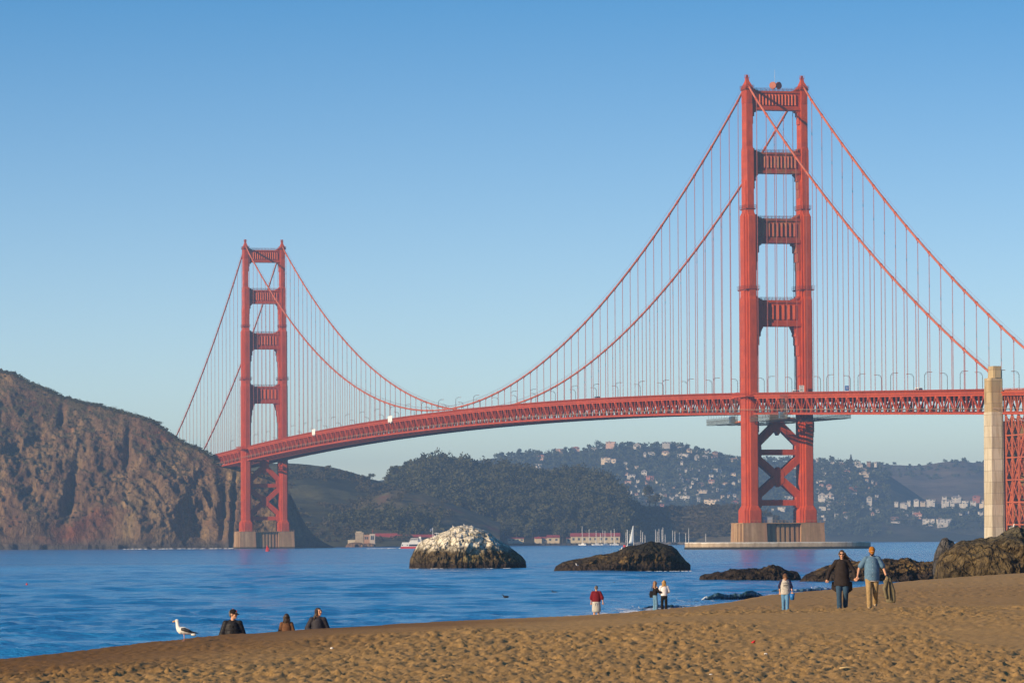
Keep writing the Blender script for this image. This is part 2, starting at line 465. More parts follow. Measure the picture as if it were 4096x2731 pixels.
# ------------------------------------------------------------------ hills
HILL = {}
def hill(name, prof, Yr, Yf, Yb, nu, nv, m, shape, disp=None, label=None, zfoot=-3.0, nb=12, xpad=0, name_obj=None):
    """a ridge seen along the points of prof; columns run in depth from the foot at Yf over the ridge at Yr to the back at Yb"""
    px = np.array([p[0] for p in prof], float); py = np.array([p[1] for p in prof], float)
    xs = np.linspace(px[0], px[-1], nu); ysk = np.interp(xs, px, py)
    if callable(Yr): yr = Yr(xs)
    else: yr = np.full(nu, float(Yr))
    if callable(Yf): yf = Yf(xs)
    else: yf = np.full(nu, float(Yf))
    pts = [at(a, b2, c) for a, b2, c in zip(xs, ysk, yr)]
    Xr = np.array([p.x for p in pts]); Zr = np.array([p.z for p in pts])
    vs = np.concatenate([np.linspace(0, 1, nv), 1 + np.linspace(0, 1, nb + 1)[1:]])
    Vv, _ = np.meshgrid(vs, xs, indexing='ij')
    Xg = np.broadcast_to(Xr, Vv.shape).copy(); YR = np.broadcast_to(yr, Vv.shape); YF = np.broadcast_to(yf, Vv.shape); ZR = np.broadcast_to(Zr, Vv.shape)
    PX = np.broadcast_to(xs, Vv.shape)
    front = Vv <= 1
    v1 = np.clip(Vv, 0, 1); v2 = np.clip(Vv - 1, 0, 1)
    Yg = np.where(front, YF + (YR - YF) * v1, YR + (Yb - YR) * v2)
    Zg = np.where(front, zfoot + (ZR - zfoot) * shape(v1, PX), ZR + (zfoot - ZR) * v2**1.4)
    if disp is not None:
        dX, dY, dZ = disp(Xg, Yg, Zg, v1, v2, PX)
        Xg = Xg + dX; Yg = Yg + dY; Zg = Zg + dZ
    V = np.stack([Xg, Yg, Zg], -1).reshape(-1, 3); F = grid_faces(*Xg.shape)
    me = mesh_np(name, V, F)
    me.materials.append(m)
    o = put(bpy.data.objects.new(name, me)); tag(o, label, "hill", kind="structure")
    HILL[name_obj or name] = (V, F, BVHTree.FromPolygons(V.tolist(), F.tolist()))
    return o
def hit(key, px, py):
    d = ray(px, py); p, n, i, t = HILL[key][2].ray_cast(Vector((0, 0, CAM_H)), d.normalized())
    return p
def drop_to(key, x, y):
    p, n, i, t = HILL[key][2].ray_cast(Vector((x, y, 900)), Vector((0, 0, -1)))
    return p

def rockface_mat():
    m = mat("headland_rock", (0.2, 0.14, 0.09), 0.92, spec=0.1)
    N, L, b = nodes_of(m)
    tc = N.new("ShaderNodeTexCoord")
    mp = N.new("ShaderNodeMapping"); mp.inputs['Rotation'].default_value = (0, rad(38), 0); mp.inputs['Scale'].default_value = (1.5, 0.6, 0.34)
    L.new(tc.outputs['Object'], mp.inputs['Vector']); v = mp.outputs['Vector']
    n1 = noise_node(N, L, v, 0.022, 6, 0.6); n2 = noise_node(N, L, v, 0.085, 6, 0.68); n3 = noise_node(N, L, v, 0.35, 5, 0.7); n4 = noise_node(N, L, tc.outputs['Object'], 0.013, 4, 0.6)
    c = ramp(N, L, n1, [(0.28, (0.070, 0.042, 0.031)), (0.44, (0.14, 0.088, 0.054)), (0.58, (0.20, 0.14, 0.078)), (0.74, (0.175, 0.132, 0.062))])
    c = mixrgb(N, L, ramp(N, L, n4, [(0.56, (0, 0, 0)), (0.70, (1, 1, 1))]), c, (0.21, 0.072, 0.038))
    c = mixrgb(N, L, 0.85, c, ramp(N, L, n2, [(0.34, (0.40, 0.36, 0.38)), (0.5, (0.95, 0.95, 0.95)), (0.68, (1.6, 1.55, 1.35))]), 'MULTIPLY')
    c = mixrgb(N, L, 0.6, c, ramp(N, L, n3, [(0.36, (0.5, 0.48, 0.45)), (0.66, (1.45, 1.4, 1.3))]), 'MULTIPLY')
    # scrub on the flatter ground
    g = N.new("ShaderNodeNewGeometry"); sx = N.new("ShaderNodeSeparateXYZ"); L.new(g.outputs['Normal'], sx.inputs[0])
    flat = ramp(N, L, sx.outputs['Z'], [(0.84, (0, 0, 0)), (0.95, (1, 1, 1))])
    c = mixrgb(N, L, flat, c, mixrgb(N, L, n2, (0.05, 0.055, 0.028), (0.14, 0.115, 0.055)))
    # dark wet rock near the water line
    p = N.new("ShaderNodeSeparateXYZ"); L.new(g.outputs['Position'], p.inputs[0])
    wl_ = N.new("ShaderNodeMapRange"); wl_.inputs['From Min'].default_value = 9.0; wl_.inputs['From Max'].default_value = 2.0
    L.new(p.outputs['Z'], wl_.inputs['Value'])
    c = mixrgb(N, L, wl_.outputs['Result'], c, mixrgb(N, L, n3, (0.045, 0.04, 0.038), (0.10, 0.09, 0.08)))
    L.new(c, b.inputs['Base Color'])
    ck = cracks(N, L, tc.outputs['Object'], .035, .9); ck2 = cracks(N, L, tc.outputs['Object'], .11, .9)
    c = mixrgb(N, L, .28, c, ramp(N, L, ck, [(0, (.4, .38, .36)), (1, (1, 1, 1))]), 'MULTIPLY'); c = mixrgb(N, L, .18, c, ramp(N, L, ck2, [(0, (.4, .38, .36)), (1, (1, 1, 1))]), 'MULTIPLY'); L.new(c, b.inputs['Base Color'])
    hh = N.new("ShaderNodeMath"); hh.operation = 'MULTIPLY_ADD'; L.new(ck2, hh.inputs[0]); hh.inputs[1].default_value = .25; L.new(n3, hh.inputs[2])
    bp = N.new("ShaderNodeBump"); bp.inputs['Strength'].default_value = 0.9; bp.inputs['Distance'].default_value = 2.2
    L.new(hh.outputs[0], bp.inputs['Height']); L.new(bp.outputs['Normal'], b.inputs['Normal'])
    return m
def veg_mat(name, cols, s1=0.02, s2=0.1, bd=1.5, extra=None):
    m = mat(name, (0.1, 0.1, 0.05), 0.95, spec=0.08)
    N, L, b = nodes_of(m)
    tc = N.new("ShaderNodeTexCoord"); v = tc.outputs['Object']
    n1 = noise_node(N, L, v, s1, 6, 0.62); n2 = noise_node(N, L, v, s2, 6, 0.7)
    c = ramp(N, L, n1, [(0.34, cols[0]), (0.5, cols[1]), (0.66, cols[2])])
    c = mixrgb(N, L, 0.7, c, ramp(N, L, n2, [(0.36, (0.5, 0.5, 0.5)), (0.64, (1.4, 1.4, 1.4))]), 'MULTIPLY')
    if extra:
        n3 = noise_node(N, L, v, extra[0], 4, 0.6)
        c = mixrgb(N, L, ramp(N, L, n3, [(extra[1], (0, 0, 0)), (extra[2], (1, 1, 1))]), c, extra[3])
    L.new(c, b.inputs['Base Color'])
    bp = N.new("ShaderNodeBump"); bp.inputs['Strength'].default_value = 0.8; bp.inputs['Distance'].default_value = bd
    L.new(n2, bp.inputs['Height']); L.new(bp.outputs['Normal'], b.inputs['Normal'])
    return m

# the bare headland the bridge runs into
prof_head = [(-420, 1440), (-200, 1462), (0, 1482), (60, 1492), (100, 1520), (135, 1534), (230, 1577), (321, 1607), (390, 1620), (488, 1645), (551, 1662),
             (620, 1683), (649, 1705), (712, 1755), (746, 1775), (798, 1792), (827, 1812), (855, 1838), (885, 1866), (960, 1880), (1060, 1886),
             (1120, 1910), (1150, 1955), (1178, 2020), (1205, 2080), (1240, 2130), (1290, 2170), (1345, 2198)]
def shape_head(v, px):
    return np.where(v < 0.04, v * 1.0, 0.04 + 0.96 * ((v - 0.04).clip(0) / 0.96)**0.92)
def disp_head(X, Y, Z, v1, v2, px):
    f = np.sin(np.pi * np.clip(v1, 0, 1))**0.7 * (v2 == 0)
    q = X + 0.55 * Z                      # gullies lean to the right going down
    w = 10 * fbm2(X * .02, Z * .02, 3, 501)
    gul = ridge2((q + w) * 0.022, Z * 0.008, 3, 510)
    big = fbm2((q + w) * 0.009, Z * 0.006, 2, 520)
    mid = ridge2((X + w) * 0.055, (Z + 0.5 * X) * 0.03, 4, 530)
    fin = fbm2(X * 0.16, Z * 0.16, 4, 540)
    spur = np.exp(-((px - 640) / 150.0)**2) * np.clip(1 - Z / 75.0, 0, 1)       # the low dark spur beside the far tower
    notch = np.exp(-((px - 815) / 65.0)**2) * np.clip(1 - Z / 80.0, 0, 1)
    notch2 = np.exp(-((px - 905) / 14.0)**2) + np.exp(-((px - 945) / 10.0)**2) * 0.8
    notch3 = np.exp(-((px - 330 - 0.25 * (Z)) / 20.0)**2) * np.exp(-((Z - 40) / 30.0)**2) + np.exp(-((px - 560 + 0.4 * Z) / 12.0)**2) * np.exp(-((Z - 75) / 18.0)**2) + np.exp(-((px - 265 + .6 * (Z - 100)) / 12.0)**2) * np.exp(-((Z - 105) / 14.0)**2)
    a1 = X * 0.80 + Z * 0.60 + 1.3 * w; a2 = Z * 0.80 - X * 0.60
    diag = ridge2(a1 * 0.020, a2 * 0.0085, 4, 571, .55); mot = fbm2((X + w) * 0.05, (Z - w) * 0.05, 5, 575, .6); jag = fbm2(X * .32, Z * .32, 3, 577)
    dY = f * (-9 * gul - 15 * big - 20 * diag - 6 * mot - 2.4 * fin - 1.4 * jag - 18 * spur + 20 * notch + 13 * notch2 + 18 * notch3)
    dZ = f * (2.4 * fin + 2.0 * mot + .7 * jag) + (v1 > 0.96) * 0.8 * fbm2(X * .25, Y * .1, 3, 550)
    base = (v1 < 0.05) * (-6 * ridge2(X * 0.05, X * 0.0, 3, 560))
    return 0 * X, dY + base, dZ
hill("headland", prof_head, lambda x: np.interp(x, [-420, 0, 400, 800, 900, 1100, 1345], [3880, 3820, 3745, 3668, 3648, 3638, 3632]),
     lambda x: np.interp(x, [-420, 0, 500, 900, 1345], [3600, 3590, 3585, 3582, 3592]), 3965, 500, 190, rockface_mat(), shape_head, disp_head,
     "steep bare brown headland cliff behind the far tower")

grass = veg_mat("green_hill", ((0.035, 0.036, 0.02), (0.075, 0.074, 0.036), (0.125, 0.115, 0.055)), 0.012, 0.06, 2.0)
def disp_soft(a, s):
    def f(X, Y, Z, v1, v2, px):
        w = np.sin(np.pi * np.clip(v1, 0, 1)) * (v2 == 0)
        n = fbm2(X * s, Y * s, 4, 610); r = ridge2(X * s * .6, Y * s * .35, 3, 620)
        return 0 * X, -w * a * 3 * r, w * a * n + (v1 > .97) * 0.6 * fbm2(X * .12, Y * .12, 2, 3)
    return f
hill("grassy_hill", [(820, 1905), (900, 1885), (1000, 1862), (1100, 1853), (1155, 1851), (1230, 1856), (1330, 1869), (1420, 1893), (1500, 1919), (1545, 1934), (1620, 1962), (1760, 2010), (1900, 2060)],
     4850, 4200, 5300, 150, 60, grass, lambda v, px: v**0.85, disp_soft(6, 0.012), "green grassy hill behind the far tower")
red = veg_mat("knoll_ground", ((0.06, 0.05, 0.03), (0.095, 0.085, 0.045), (0.12, 0.10, 0.052)), 0.014, 0.08, 1.5, (0.016, 0.57, 0.66, (0.15, 0.065, 0.045)))
hill("knoll", [(1220, 2150), (1290, 2095), (1340, 2052), (1420, 2014), (1500, 1984), (1560, 1964), (1620, 1960), (1720, 1985), (1850, 2030), (2000, 2090)],
     4560, 4330, 4800, 130, 60, red, lambda v, px: v**0.75, disp_soft(4, 0.02), "low knoll with red earth slopes below the wooded hill")
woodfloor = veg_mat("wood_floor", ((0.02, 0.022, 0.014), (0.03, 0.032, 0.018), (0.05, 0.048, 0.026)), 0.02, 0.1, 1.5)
sky_wood = [(1480, 2090), (1542, 1905), (1580, 1868), (1614, 1846), (1665, 1830), (1725, 1813), (1780, 1818), (1831, 1826), (1887, 1832), (1950, 1842), (2035, 1846), (2105, 1865), (2203, 1880),
            (2319, 1870), (2370, 1886), (2402, 1904), (2447, 1912), (2474, 1930), (2490, 1970), (2500, 2005), (2554, 2024), (2620, 2075), (2700, 2150)]
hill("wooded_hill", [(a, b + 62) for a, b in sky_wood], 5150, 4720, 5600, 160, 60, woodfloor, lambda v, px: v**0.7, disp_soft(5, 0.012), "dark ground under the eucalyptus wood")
brown = veg_mat("brown_ridge", ((0.075, 0.066, 0.042), (0.135, 0.115, 0.07), (0.19, 0.155, 0.09)), 0.016, 0.07, 2.0, (0.009, 0.62, 0.70, (0.17, 0.075, 0.042)))
hill("scrub_ridge", [(2180, 2172), (2270, 2130), (2350, 2085), (2434, 2044), (2512, 2030), (2652, 2034), (2709, 2031), (2773, 2029), (2815, 2023), (2877, 2027), (2958, 2026), (3040, 2040), (3100, 2062), (3150, 2100), (3190, 2135), (3240, 2172)],
     5080, 4880, 5350, 170, 50, brown, lambda v, px: v**0.72, disp_soft(5, 0.016), "brown scrub covered ridge behind the marina")
def disp_far(X, Y, Z, v1, v2, px):
    w = np.sin(np.pi * np.clip(v1, 0, 1)) * (v2 == 0)
    n = fbm2(X * .006, Y * .006, 4, 710); r = ridge2(X * .0045, Y * .002, 3, 720)
    return 0 * X, -w * 60 * r, w * 9 * n
townfloor = veg_mat("town_hill_ground", ((0.03, 0.036, 0.024), (0.05, 0.052, 0.032), (0.10, 0.085, 0.055)), 0.006, 0.04, 2.5)
hill("town_hill", [(1380, 1960), (1440, 1935), (1500, 1925), (1600, 1905), (1800, 1860), (2000, 1828), (2120, 1816), (2239, 1810), (2298, 1804), (2381, 1796), (2432, 1786), (2566, 1786), (2709, 1786), (2756, 1796), (2838, 1812), (2919, 1834), (3000, 1842), (3110, 1846), (3264, 1846), (3376, 1850),
     (3440, 1856), (3512, 1872), (3600, 1930), (3700, 2000), (3800, 2060), (3900, 2120)],
     8600, 7750, 9400, 240, 70, townfloor, lambda v, px: v**0.9, disp_far, "far hillside town slope of trees and houses")
tan = veg_mat("tan_grass_hill", ((0.06, 0.052, 0.042), (0.12, 0.095, 0.07), (0.17, 0.13, 0.095)), 0.004, 0.02, 3.0)
hill("grass_ridge", [(3250, 1900), (3376, 1866), (3512, 1856), (3633, 1861), (3678, 1862), (3723, 1856), (3753, 1850), (3814, 1843), (3853, 1842), (3889, 1850), (3935, 1848), (4050, 1852), (4200, 1845), (4400, 1835)],
     9800, 8350, 11000, 160, 60, tan, lambda v, px: 0.1 + 0.9 * v**0.95, disp_far, "far bare grassy ridge behind the shore houses")
bluff = veg_mat("shore_bluff", ((0.035, 0.042, 0.03), (0.055, 0.058, 0.04), (0.085, 0.078, 0.055)), 0.008, 0.05, 2.0, (0.011, 0.60, 0.70, (0.30, 0.225, 0.15)))
hill("shore_bluff", [(3160, 2120), (3300, 2085), (3400, 2070), (3500, 2050), (3600, 2036), (3700, 2030), (3800, 2028), (3950, 2026), (4100, 2024), (4400, 2024)],
     8150, 7850, 8700, 150, 50, bluff, lambda v, px: v**0.5, disp_soft(6, 0.012), "tan and green bluff along the far shore")
# ------------------------------------------------------------------ suspension bridge
S0 = Vector((126.2, 2319.0, 0)); N0 = Vector((-181.9, 3561.0, 0))
_ax = N0 - S0; SPAN = _ax.length; BR = math.atan2(-_ax.x, _ax.y)
SIDE = 350.0
HALF = 13.7
bridge = empty("suspension_bridge", S0, BR)
tag(bridge, "long red-orange suspension bridge with two tall stepped towers", "bridge")
def b2w(t, s, z): return Matrix.Translation(S0) @ Matrix.Rotation(BR, 4, 'Z') @ Vector((t, s, z))

def paint(name, base, rust=0.0, seed=0.0):
    m = mat(name, base, 0.55, spec=0.3)
    N, L, b = nodes_of(m)
    tc = N.new("ShaderNodeTexCoord")
    mp = N.new("ShaderNodeMapping"); mp.inputs['Scale'].default_value = (1, 1, 0.22); mp.inputs['Location'].default_value = (seed, seed, 0); L.new(tc.outputs['Object'], mp.inputs['Vector'])
    n1 = noise_node(N, L, tc.outputs['Object'], 0.09, 6, 0.65); n2 = noise_node(N, L, mp.outputs['Vector'], 0.9, 6, 0.7)
    c = mixrgb(N, L, 1.0, base, ramp(N, L, n1, [(0.3, (0.80, 0.78, 0.76)), (0.7, (1.14, 1.10, 1.05))]), 'MULTIPLY')
    c = mixrgb(N, L, 0.5, c, ramp(N, L, n2, [(0.36, (0.62, 0.56, 0.55)), (0.6, (1.14, 1.12, 1.06))]), 'MULTIPLY')
    bk = N.new("ShaderNodeTexBrick"); bk.inputs['Scale'].default_value = 0.16; bk.inputs['Mortar Size'].default_value = 0.012; bk.inputs['Row Height'].default_value = .5
    bk.inputs['Color1'].default_value = (1, 1, 1, 1); bk.inputs['Color2'].default_value = (.90, .88, .86, 1); bk.inputs['Mortar'].default_value = (.66, .62, .6, 1)
    bm = N.new("ShaderNodeMapping"); bm.inputs['Rotation'].default_value = (rad(90), 0, 0); L.new(tc.outputs['Object'], bm.inputs['Vector']); L.new(bm.outputs['Vector'], bk.inputs['Vector'])
    c = mixrgb(N, L, .3, c, bk.outputs['Color'], 'MULTIPLY')
    if rust > 0:
        n3 = noise_node(N, L, mp.outputs['Vector'], 0.6, 6, 0.75)
        c = mixrgb(N, L, ramp(N, L, n3, [(0.47, (0, 0, 0)), (0.56, (rust, rust, rust))]), c, mixrgb(N, L, n2, (0.10, 0.045, 0.02), (0.42, 0.19, 0.06)))
    L.new(c, b.inputs['Base Color'])
    return m
ORANGE = (0.48, 0.072, 0.012)
P = paint("bridge_paint", ORANGE)
PR = paint("bridge_paint_weathered", (0.34, 0.06, 0.025), 0.85, 40.0)
P2 = paint("bridge_paint_light", (0.70, 0.17, 0.06))
PF = paint("foot_paint_faded", (0.62, 0.19, 0.10))
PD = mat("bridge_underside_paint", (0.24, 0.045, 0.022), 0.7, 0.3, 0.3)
ROPE = mat("suspender_rope_paint", (0.34, 0.075, 0.06), 0.6, 0.15, 0.4)
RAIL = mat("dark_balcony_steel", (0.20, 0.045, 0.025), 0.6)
CONC = mat("pier_concrete", (0.40, 0.29, 0.17), 0.9, 0.25, 0.12, bump=0.3, bscale=0.8, bdist=0.2, stretch=(1, 1, 0.25))
ASPH = mat("bridge_asphalt", (0.06, 0.06, 0.06), 0.9, 0.2, 0.5)

def zrail(s):                                  # top of the railing along the deck
    if s < 0: return 74.4 + 0.0262 * s
    if s > SPAN: return 74.4 - 0.0262 * (s - SPAN)
    return 74.4 + 8.5 * (1 - ((s - SPAN / 2) / (SPAN / 2))**2)
CZT, CZM, CZE = 221.5, 83.9, 69.4
_k2 = (CZT - CZM) / (SPAN / 2)**2
def zcable(s):
    if 0 <= s <= SPAN: return CZM + _k2 * (s - SPAN / 2)**2
    u = -s if s < 0 else s - SPAN
    return CZT + (CZE - CZT) * u / SIDE - _k2 * u * (SIDE - u)

# ---- towers
def leg_mesh(sy):
    """one shaft, centred on its axis; sy picks nothing, both shafts are alike"""
    mb = MB()
    def sec(z0, z1, boxes):
        for hx, hy in boxes: mb.box(-hx, hx, -hy, hy, z0, z1)
    def shoulder(z0, z1, a, b2): mb.taper((0, 0), a, z0, (0, 0), b2, z1)
    low = [(1.68, 7.75), (2.42, 5.8), (3.16, 3.8)]
    mid = [(1.64, 7.1), (2.35, 5.2), (3.05, 3.3)]
    up = [(1.60, 5.0), (2.10, 3.3)]
    # foot
    for (a, b2) in low:
        mb.taper((0, 0), (a + 1.05, b2 + 1.6), 12.15, (0, 0), (a + 1.05, b2 + 1.6), 18.4)
        mb.taper((0, 0), (a + 1.05, b2 + 1.6), 18.4, (0, 0), (a, b2), 20.6)
    sec(20.6, 118.5, low)
    for a, b2 in zip(low, mid): shoulder(118.5, 120.2, a, b2)
    sec(120.2, 158.5, mid)
    for a, b2 in zip(mid, up + [(2.10, 3.2)]): shoulder(158.5, 160.4, a, b2)
    sec(160.4, 175.0, up)
    shoulder(175.0, 176.6, up[1], (1.55, 3.0)); sec(175.0, 190.0, [(1.60, 5.0)])
    shoulder(190.0, 191.8, (1.60, 5.0), (1.56, 3.75))
    sec(191.8, 219.4, [(1.56, 3.75)])
    for k in range(4):                     # dark slots under the cap
        x = -1.1 + k * 0.73
        mb.box(x - 0.26, x + 0.26, -3.93, -3.75, 212.5, 219.4)
    for k in range(6):
        y = -3.2 + k * 1.28
        mb.box(-1.72, -1.56, y - 0.4, y + 0.4, 212.5, 219.4)
    # cap and saddle housing
    mb.taper((0, 0), (1.9, 4.1), 219.4, (0, 0), (1.9, 4.1), 220.2)
    mb.taper((0, 0), (1.75, 3.9), 220.2, (0, 0), (0.8, 1.2), 223.2)
    mb.taper((0, 0), (0.8, 1.2), 223.2, (0, 0), (0.55, 0.7), 225.2)
    mb.box(-0.95, 0.95, -1.1, 1.1, 224.6, 224.8)
    mb.box(-0.5, 0.5, -0.5, 0.5, 225.2, 226.2)
    for sx in (-1, 1):
        for sy2 in (-1, 1): mb.bar((sx*0.85, sy2*0.95, 224.8), (sx*0.85, sy2*0.95, 226.3), 0.14, 0.14)
    # stepped corbels low on the south face
    for k, (zz, h, w) in enumerate([(58.0, 5.0, 0.9), (54.6, 3.0, 0.65), (51.6, 2.6, 0.45)]):
        mb.box(1.68, 1.68 + w, -7.4, -6.2, zz - h / 2, zz + h / 2)
    return mb.mesh("leg")
def gallery_mesh(hx, hy, z):
    mb = MB()
    mb.box(-hx - 0.4, hx + 0.4, -hy - 0.4, hy + 0.4, z, z + 0.12)
    mb.taper((0, 0), (hx + .1, hy + .1), z - .5, (0, 0), (hx + 0.3, hy + 0.3), z)
    n = 7
    for zz in (z + 0.9, z + 1.8):
        for sy in (-1, 1): mb.bar((-hx - .45, sy*(hy + .45), zz), (hx + .45, sy*(hy + .45), zz), 0.07, 0.07)
        for sx in (-1, 1): mb.bar((sx*(hx + .45), -hy - .45, zz), (sx*(hx + .45), hy + .45, zz), 0.07, 0.07)
    for i in range(n):
        u = -1 + 2 * i / (n - 1)
        for sy in (-1, 1): mb.bar((u*(hx + .45), sy*(hy + .45), z), (u*(hx + .45), sy*(hy + .45), z + 1.8), 0.07, 0.07)
        for sx in (-1, 1): mb.bar((sx*(hx + .45), u*(hy + .45), z), (sx*(hx + .45), u*(hy + .45), z + 1.8), 0.12, 0.12)
    return mb.mesh("gallery")
def strut_mesh(z0, z1, hx, hy, nfl, steps, up_curve=True):
    """portal strut between the shafts with fluted panel and stepped haunches; hx = clear half width"""
    mb = MB(); H = z1 - z0
    mb.box(-hx - .6, hx + .6, -hy, hy, z0, z1)
    for sy in (-1, 1):
        y0 = sy * hy
        def rel(x0, x1, a, b2, d):
            mb.box(x0, x1, min(y0, y0 + sy*d), max(y0, y0 + sy*d), a, b2)
        rel(-hx, hx, z1 - 0.10*H, z1 + 0.02, 0.55)
        rel(-hx, hx, z0 - 0.02, z0 + 0.13*H, 0.45)
        fx = hx * 0.86; w = 2 * fx / nfl; za, zb = z0 + 0.27*H, z1 - 0.20*H
        for i in range(nfl):                # prism flutes
            xa = -fx + i * w; xm = xa + w * 0.52; xb = xa + w
            yy = y0 + sy * 0.62
            y0s = y0 - sy * 0.05
            vs = [(xa, y0s, za), (xm, yy, za - 0.0), (xb, y0s, za), (xa, y0s, zb), (xm, yy, zb), (xb, y0s, zb), (xm, y0s, za - 0.5), (xm, y0s, zb + 0.5)]
            fs = [(0, 1, 4, 3), (1, 2, 5, 4), (0, 6, 1), (1, 6, 2), (3, 4, 7), (4, 5, 7)]
            mb.add(vs, fs)
    for sx in (-1, 1):
        for (wd, dz, dh) in steps:          # haunch blocks below, against each shaft
            x0, x1 = sx * hx, sx * (hx - wd)
            mb.box(min(x0, x1), max(x0, x1), -hy * 0.94, hy * 0.94, z0 - dh, z0 - dz)
        w_ = steps[0][0] + .4; d_ = steps[-1][2] * .55; yy_ = hy * .8          # sloping corner gusset behind the steps
        pg = [(sx*(hx + .2), z0 + .2), (sx*(hx - w_), z0 + .2), (sx*(hx - w_*.55), z0 - d_*.28), (sx*(hx - w_*.2), z0 - d_*.7), (sx*(hx + .2), z0 - d_*1.3)]
        mb.add([(a, -yy_, b) for a, b in pg] + [(a, yy_, b) for a, b in pg], [(0, 1, 2, 3, 4), (9, 8, 7, 6, 5)] + [((i+1) % 5, i, i+5, (i+1) % 5 + 5) for i in range(5)])
        if up_curve:
            for wd, h in ((3.2, 0.5), (2.0, 1.1), (0.9, 2.0)):
                x0, x1 = sx * hx, sx * (hx - wd)
                mb.box(min(x0, x1), max(x0, x1), -hy * 0.9, hy * 0.9, z1, z1 + h)
    return mb.mesh("portal_strut")
def walk_rail(hx, z, hy):
    mb = MB()
    for y in (-hy, hy):
        for zz in (z + 0.7, z + 1.4): mb.bar((-hx, y, zz), (hx, y, zz), 0.12, 0.12)
        for i in range(12):
            x = -hx + 2*hx*i/11; mb.bar((x, y, z), (x, y, z + 1.4), 0.12, 0.12)
    return mb.mesh("walkway_rail")
def brace_mesh():
    mb = MB(); hx = HALF - 2.6; d = 2.0
    def slab(p, q, w):                      # flat plate girder lying in the tower's plane
        mb.bar((p[0], 0, p[1]), (q[0], 0, q[1]), 4.6, w, up=(1, 0, 0.001) if abs(q[0]-p[0]) < abs(q[1]-p[1]) else (0, 0, 1))
    return mb, slab
def xframe_mesh():
    mb = MB(); hx = HALF - 1.7
    def plate(poly, hy):
        n = len(poly)
        vs = [(x, -hy, z) for x, z in poly] + [(x, hy, z) for x, z in poly]
        fs = [tuple(range(n)), tuple(reversed(range(n, 2*n)))] + [((i+1) % n, i, i+n, (i+1) % n + n) for i in range(n)]
        mb.add(vs, fs)
    def limb(x0, z0, x1, z1, w, hy):
        d = Vector((x1-x0, z1-z0)).normalized(); n = Vector((-d.y, d.x)) * w/2
        plate([(x0-n.x, z0-n.y), (x1-n.x, z1-n.y), (x1+n.x, z1+n.y), (x0+n.x, z0+n.y)], hy)
    zt, zm, zb = 61.0, 46.0, 22.0
    plate([(-3.0, zt + 8), (-3.0, zt - 2), (0, zt - 7.0), (3.0, zt - 2), (3.0, zt + 8)], 2.61)
    for s in (-1, 1):
        limb(s * 0.6, zt - 1.5, s * hx, zm + 2.6, 3.5, 2.55)
        limb(s * hx, zm - 1.5, 0, 34.2, 3.4, 2.52)
        limb(s * hx, zb + 2.0, 0, 34.2, 3.4, 2.49)
        plate([(s*(hx+.5), zm + 7.5), (s*(hx-3.4), zm + 3.0), (s*(hx-3.4), zm - 4.0), (s*(hx+.5), zm - 7.5)][::s], 2.72)
        plate([(s*(hx+.5), zb + 6.5), (s*(hx-3.4), zb + 2.6), (s*(hx-3.4), zb - 2.0), (s*(hx-.2), zb - 4.4), (s*(hx+.5), zb - 4.4)][::s], 2.7)
    plate([(-2.6, 36.6), (-2.6, 31.8), (0, 29.4), (2.6, 31.8), (2.6, 36.6), (0, 39.0)], 2.66)
    mb.box(-hx, hx, -2.2, 2.2, zm - 1.35, zm + 1.35)
    mb.box(-hx, hx, -2.2, 2.2, zb - 1.35, zb + 1.35)
    return mb.mesh("cross_brace")
def pier_mesh(z0):
    mb = MB(); zt = 12.1; e = 0.9
    T, A = 18.2, 10.2
    for s in (-1, 1):                        # two end blocks, battered and fluted on the outside
        cx = s * (HALF + 0.6)
        mb.taper((cx, 0), (5.7 + e*.5, A + e), z0, (cx, 0), (5.7, A), zt)
        mb.taper((cx + s*0.8, 0), (5.7 + e*.5, A - 2.6 + e), z0, (cx + s*0.8, 0), (5.7, A - 2.6), zt - .01)
        mb.taper((cx + s*1.6, 0), (5.7 + e*.5, A - 5.4 + e), z0, (cx + s*1.6, 0), (5.7, A - 5.4), zt - .02)
    mb.taper((0, 0), (HALF - 3, A - 2.8 + e), z0, (0, 0), (HALF - 3, A - 2.8), zt - .03)
    n = 7
    for i in range(n):
        x = -HALF + 6.6 + i * (2 * HALF - 13.2) / (n - 1)
        for sy in (-1, 1):
            mb.taper((x, sy*(A - 2.6)), (0.62, 0.8 + e*.5), z0, (x, sy*(A - 2.6)), (0.62, 0.8), zt - .6)
    mb.box(-HALF - 6.6, HALF + 6.6, -A - .1, A + .1, zt - .02, zt + 0.35)
    for i in range(24):
        x = -HALF - 6.3 + i * (2*HALF + 12.6) / 23
        mb.bar((x, -A, zt), (x, -A, zt + 1.5), .12, .12)
    mb.bar((-HALF - 6.3, -A, zt + 1.4), (HALF + 6.3, -A, zt + 1.4), .12, .12)
    return mb.mesh("pier")
LEG = leg_mesh(0); LEG.materials.append(P)
GAL1 = gallery_mesh(2.05, 4.95, 162.0); GAL1.materials.append(RAIL)
GAL2 = gallery_mesh(2.95, 6.95, 123.5); GAL2.materials.append(RAIL)
CAPG = gallery_mesh(1.75, 3.9, 219.2); CAPG.materials.append(RAIL)
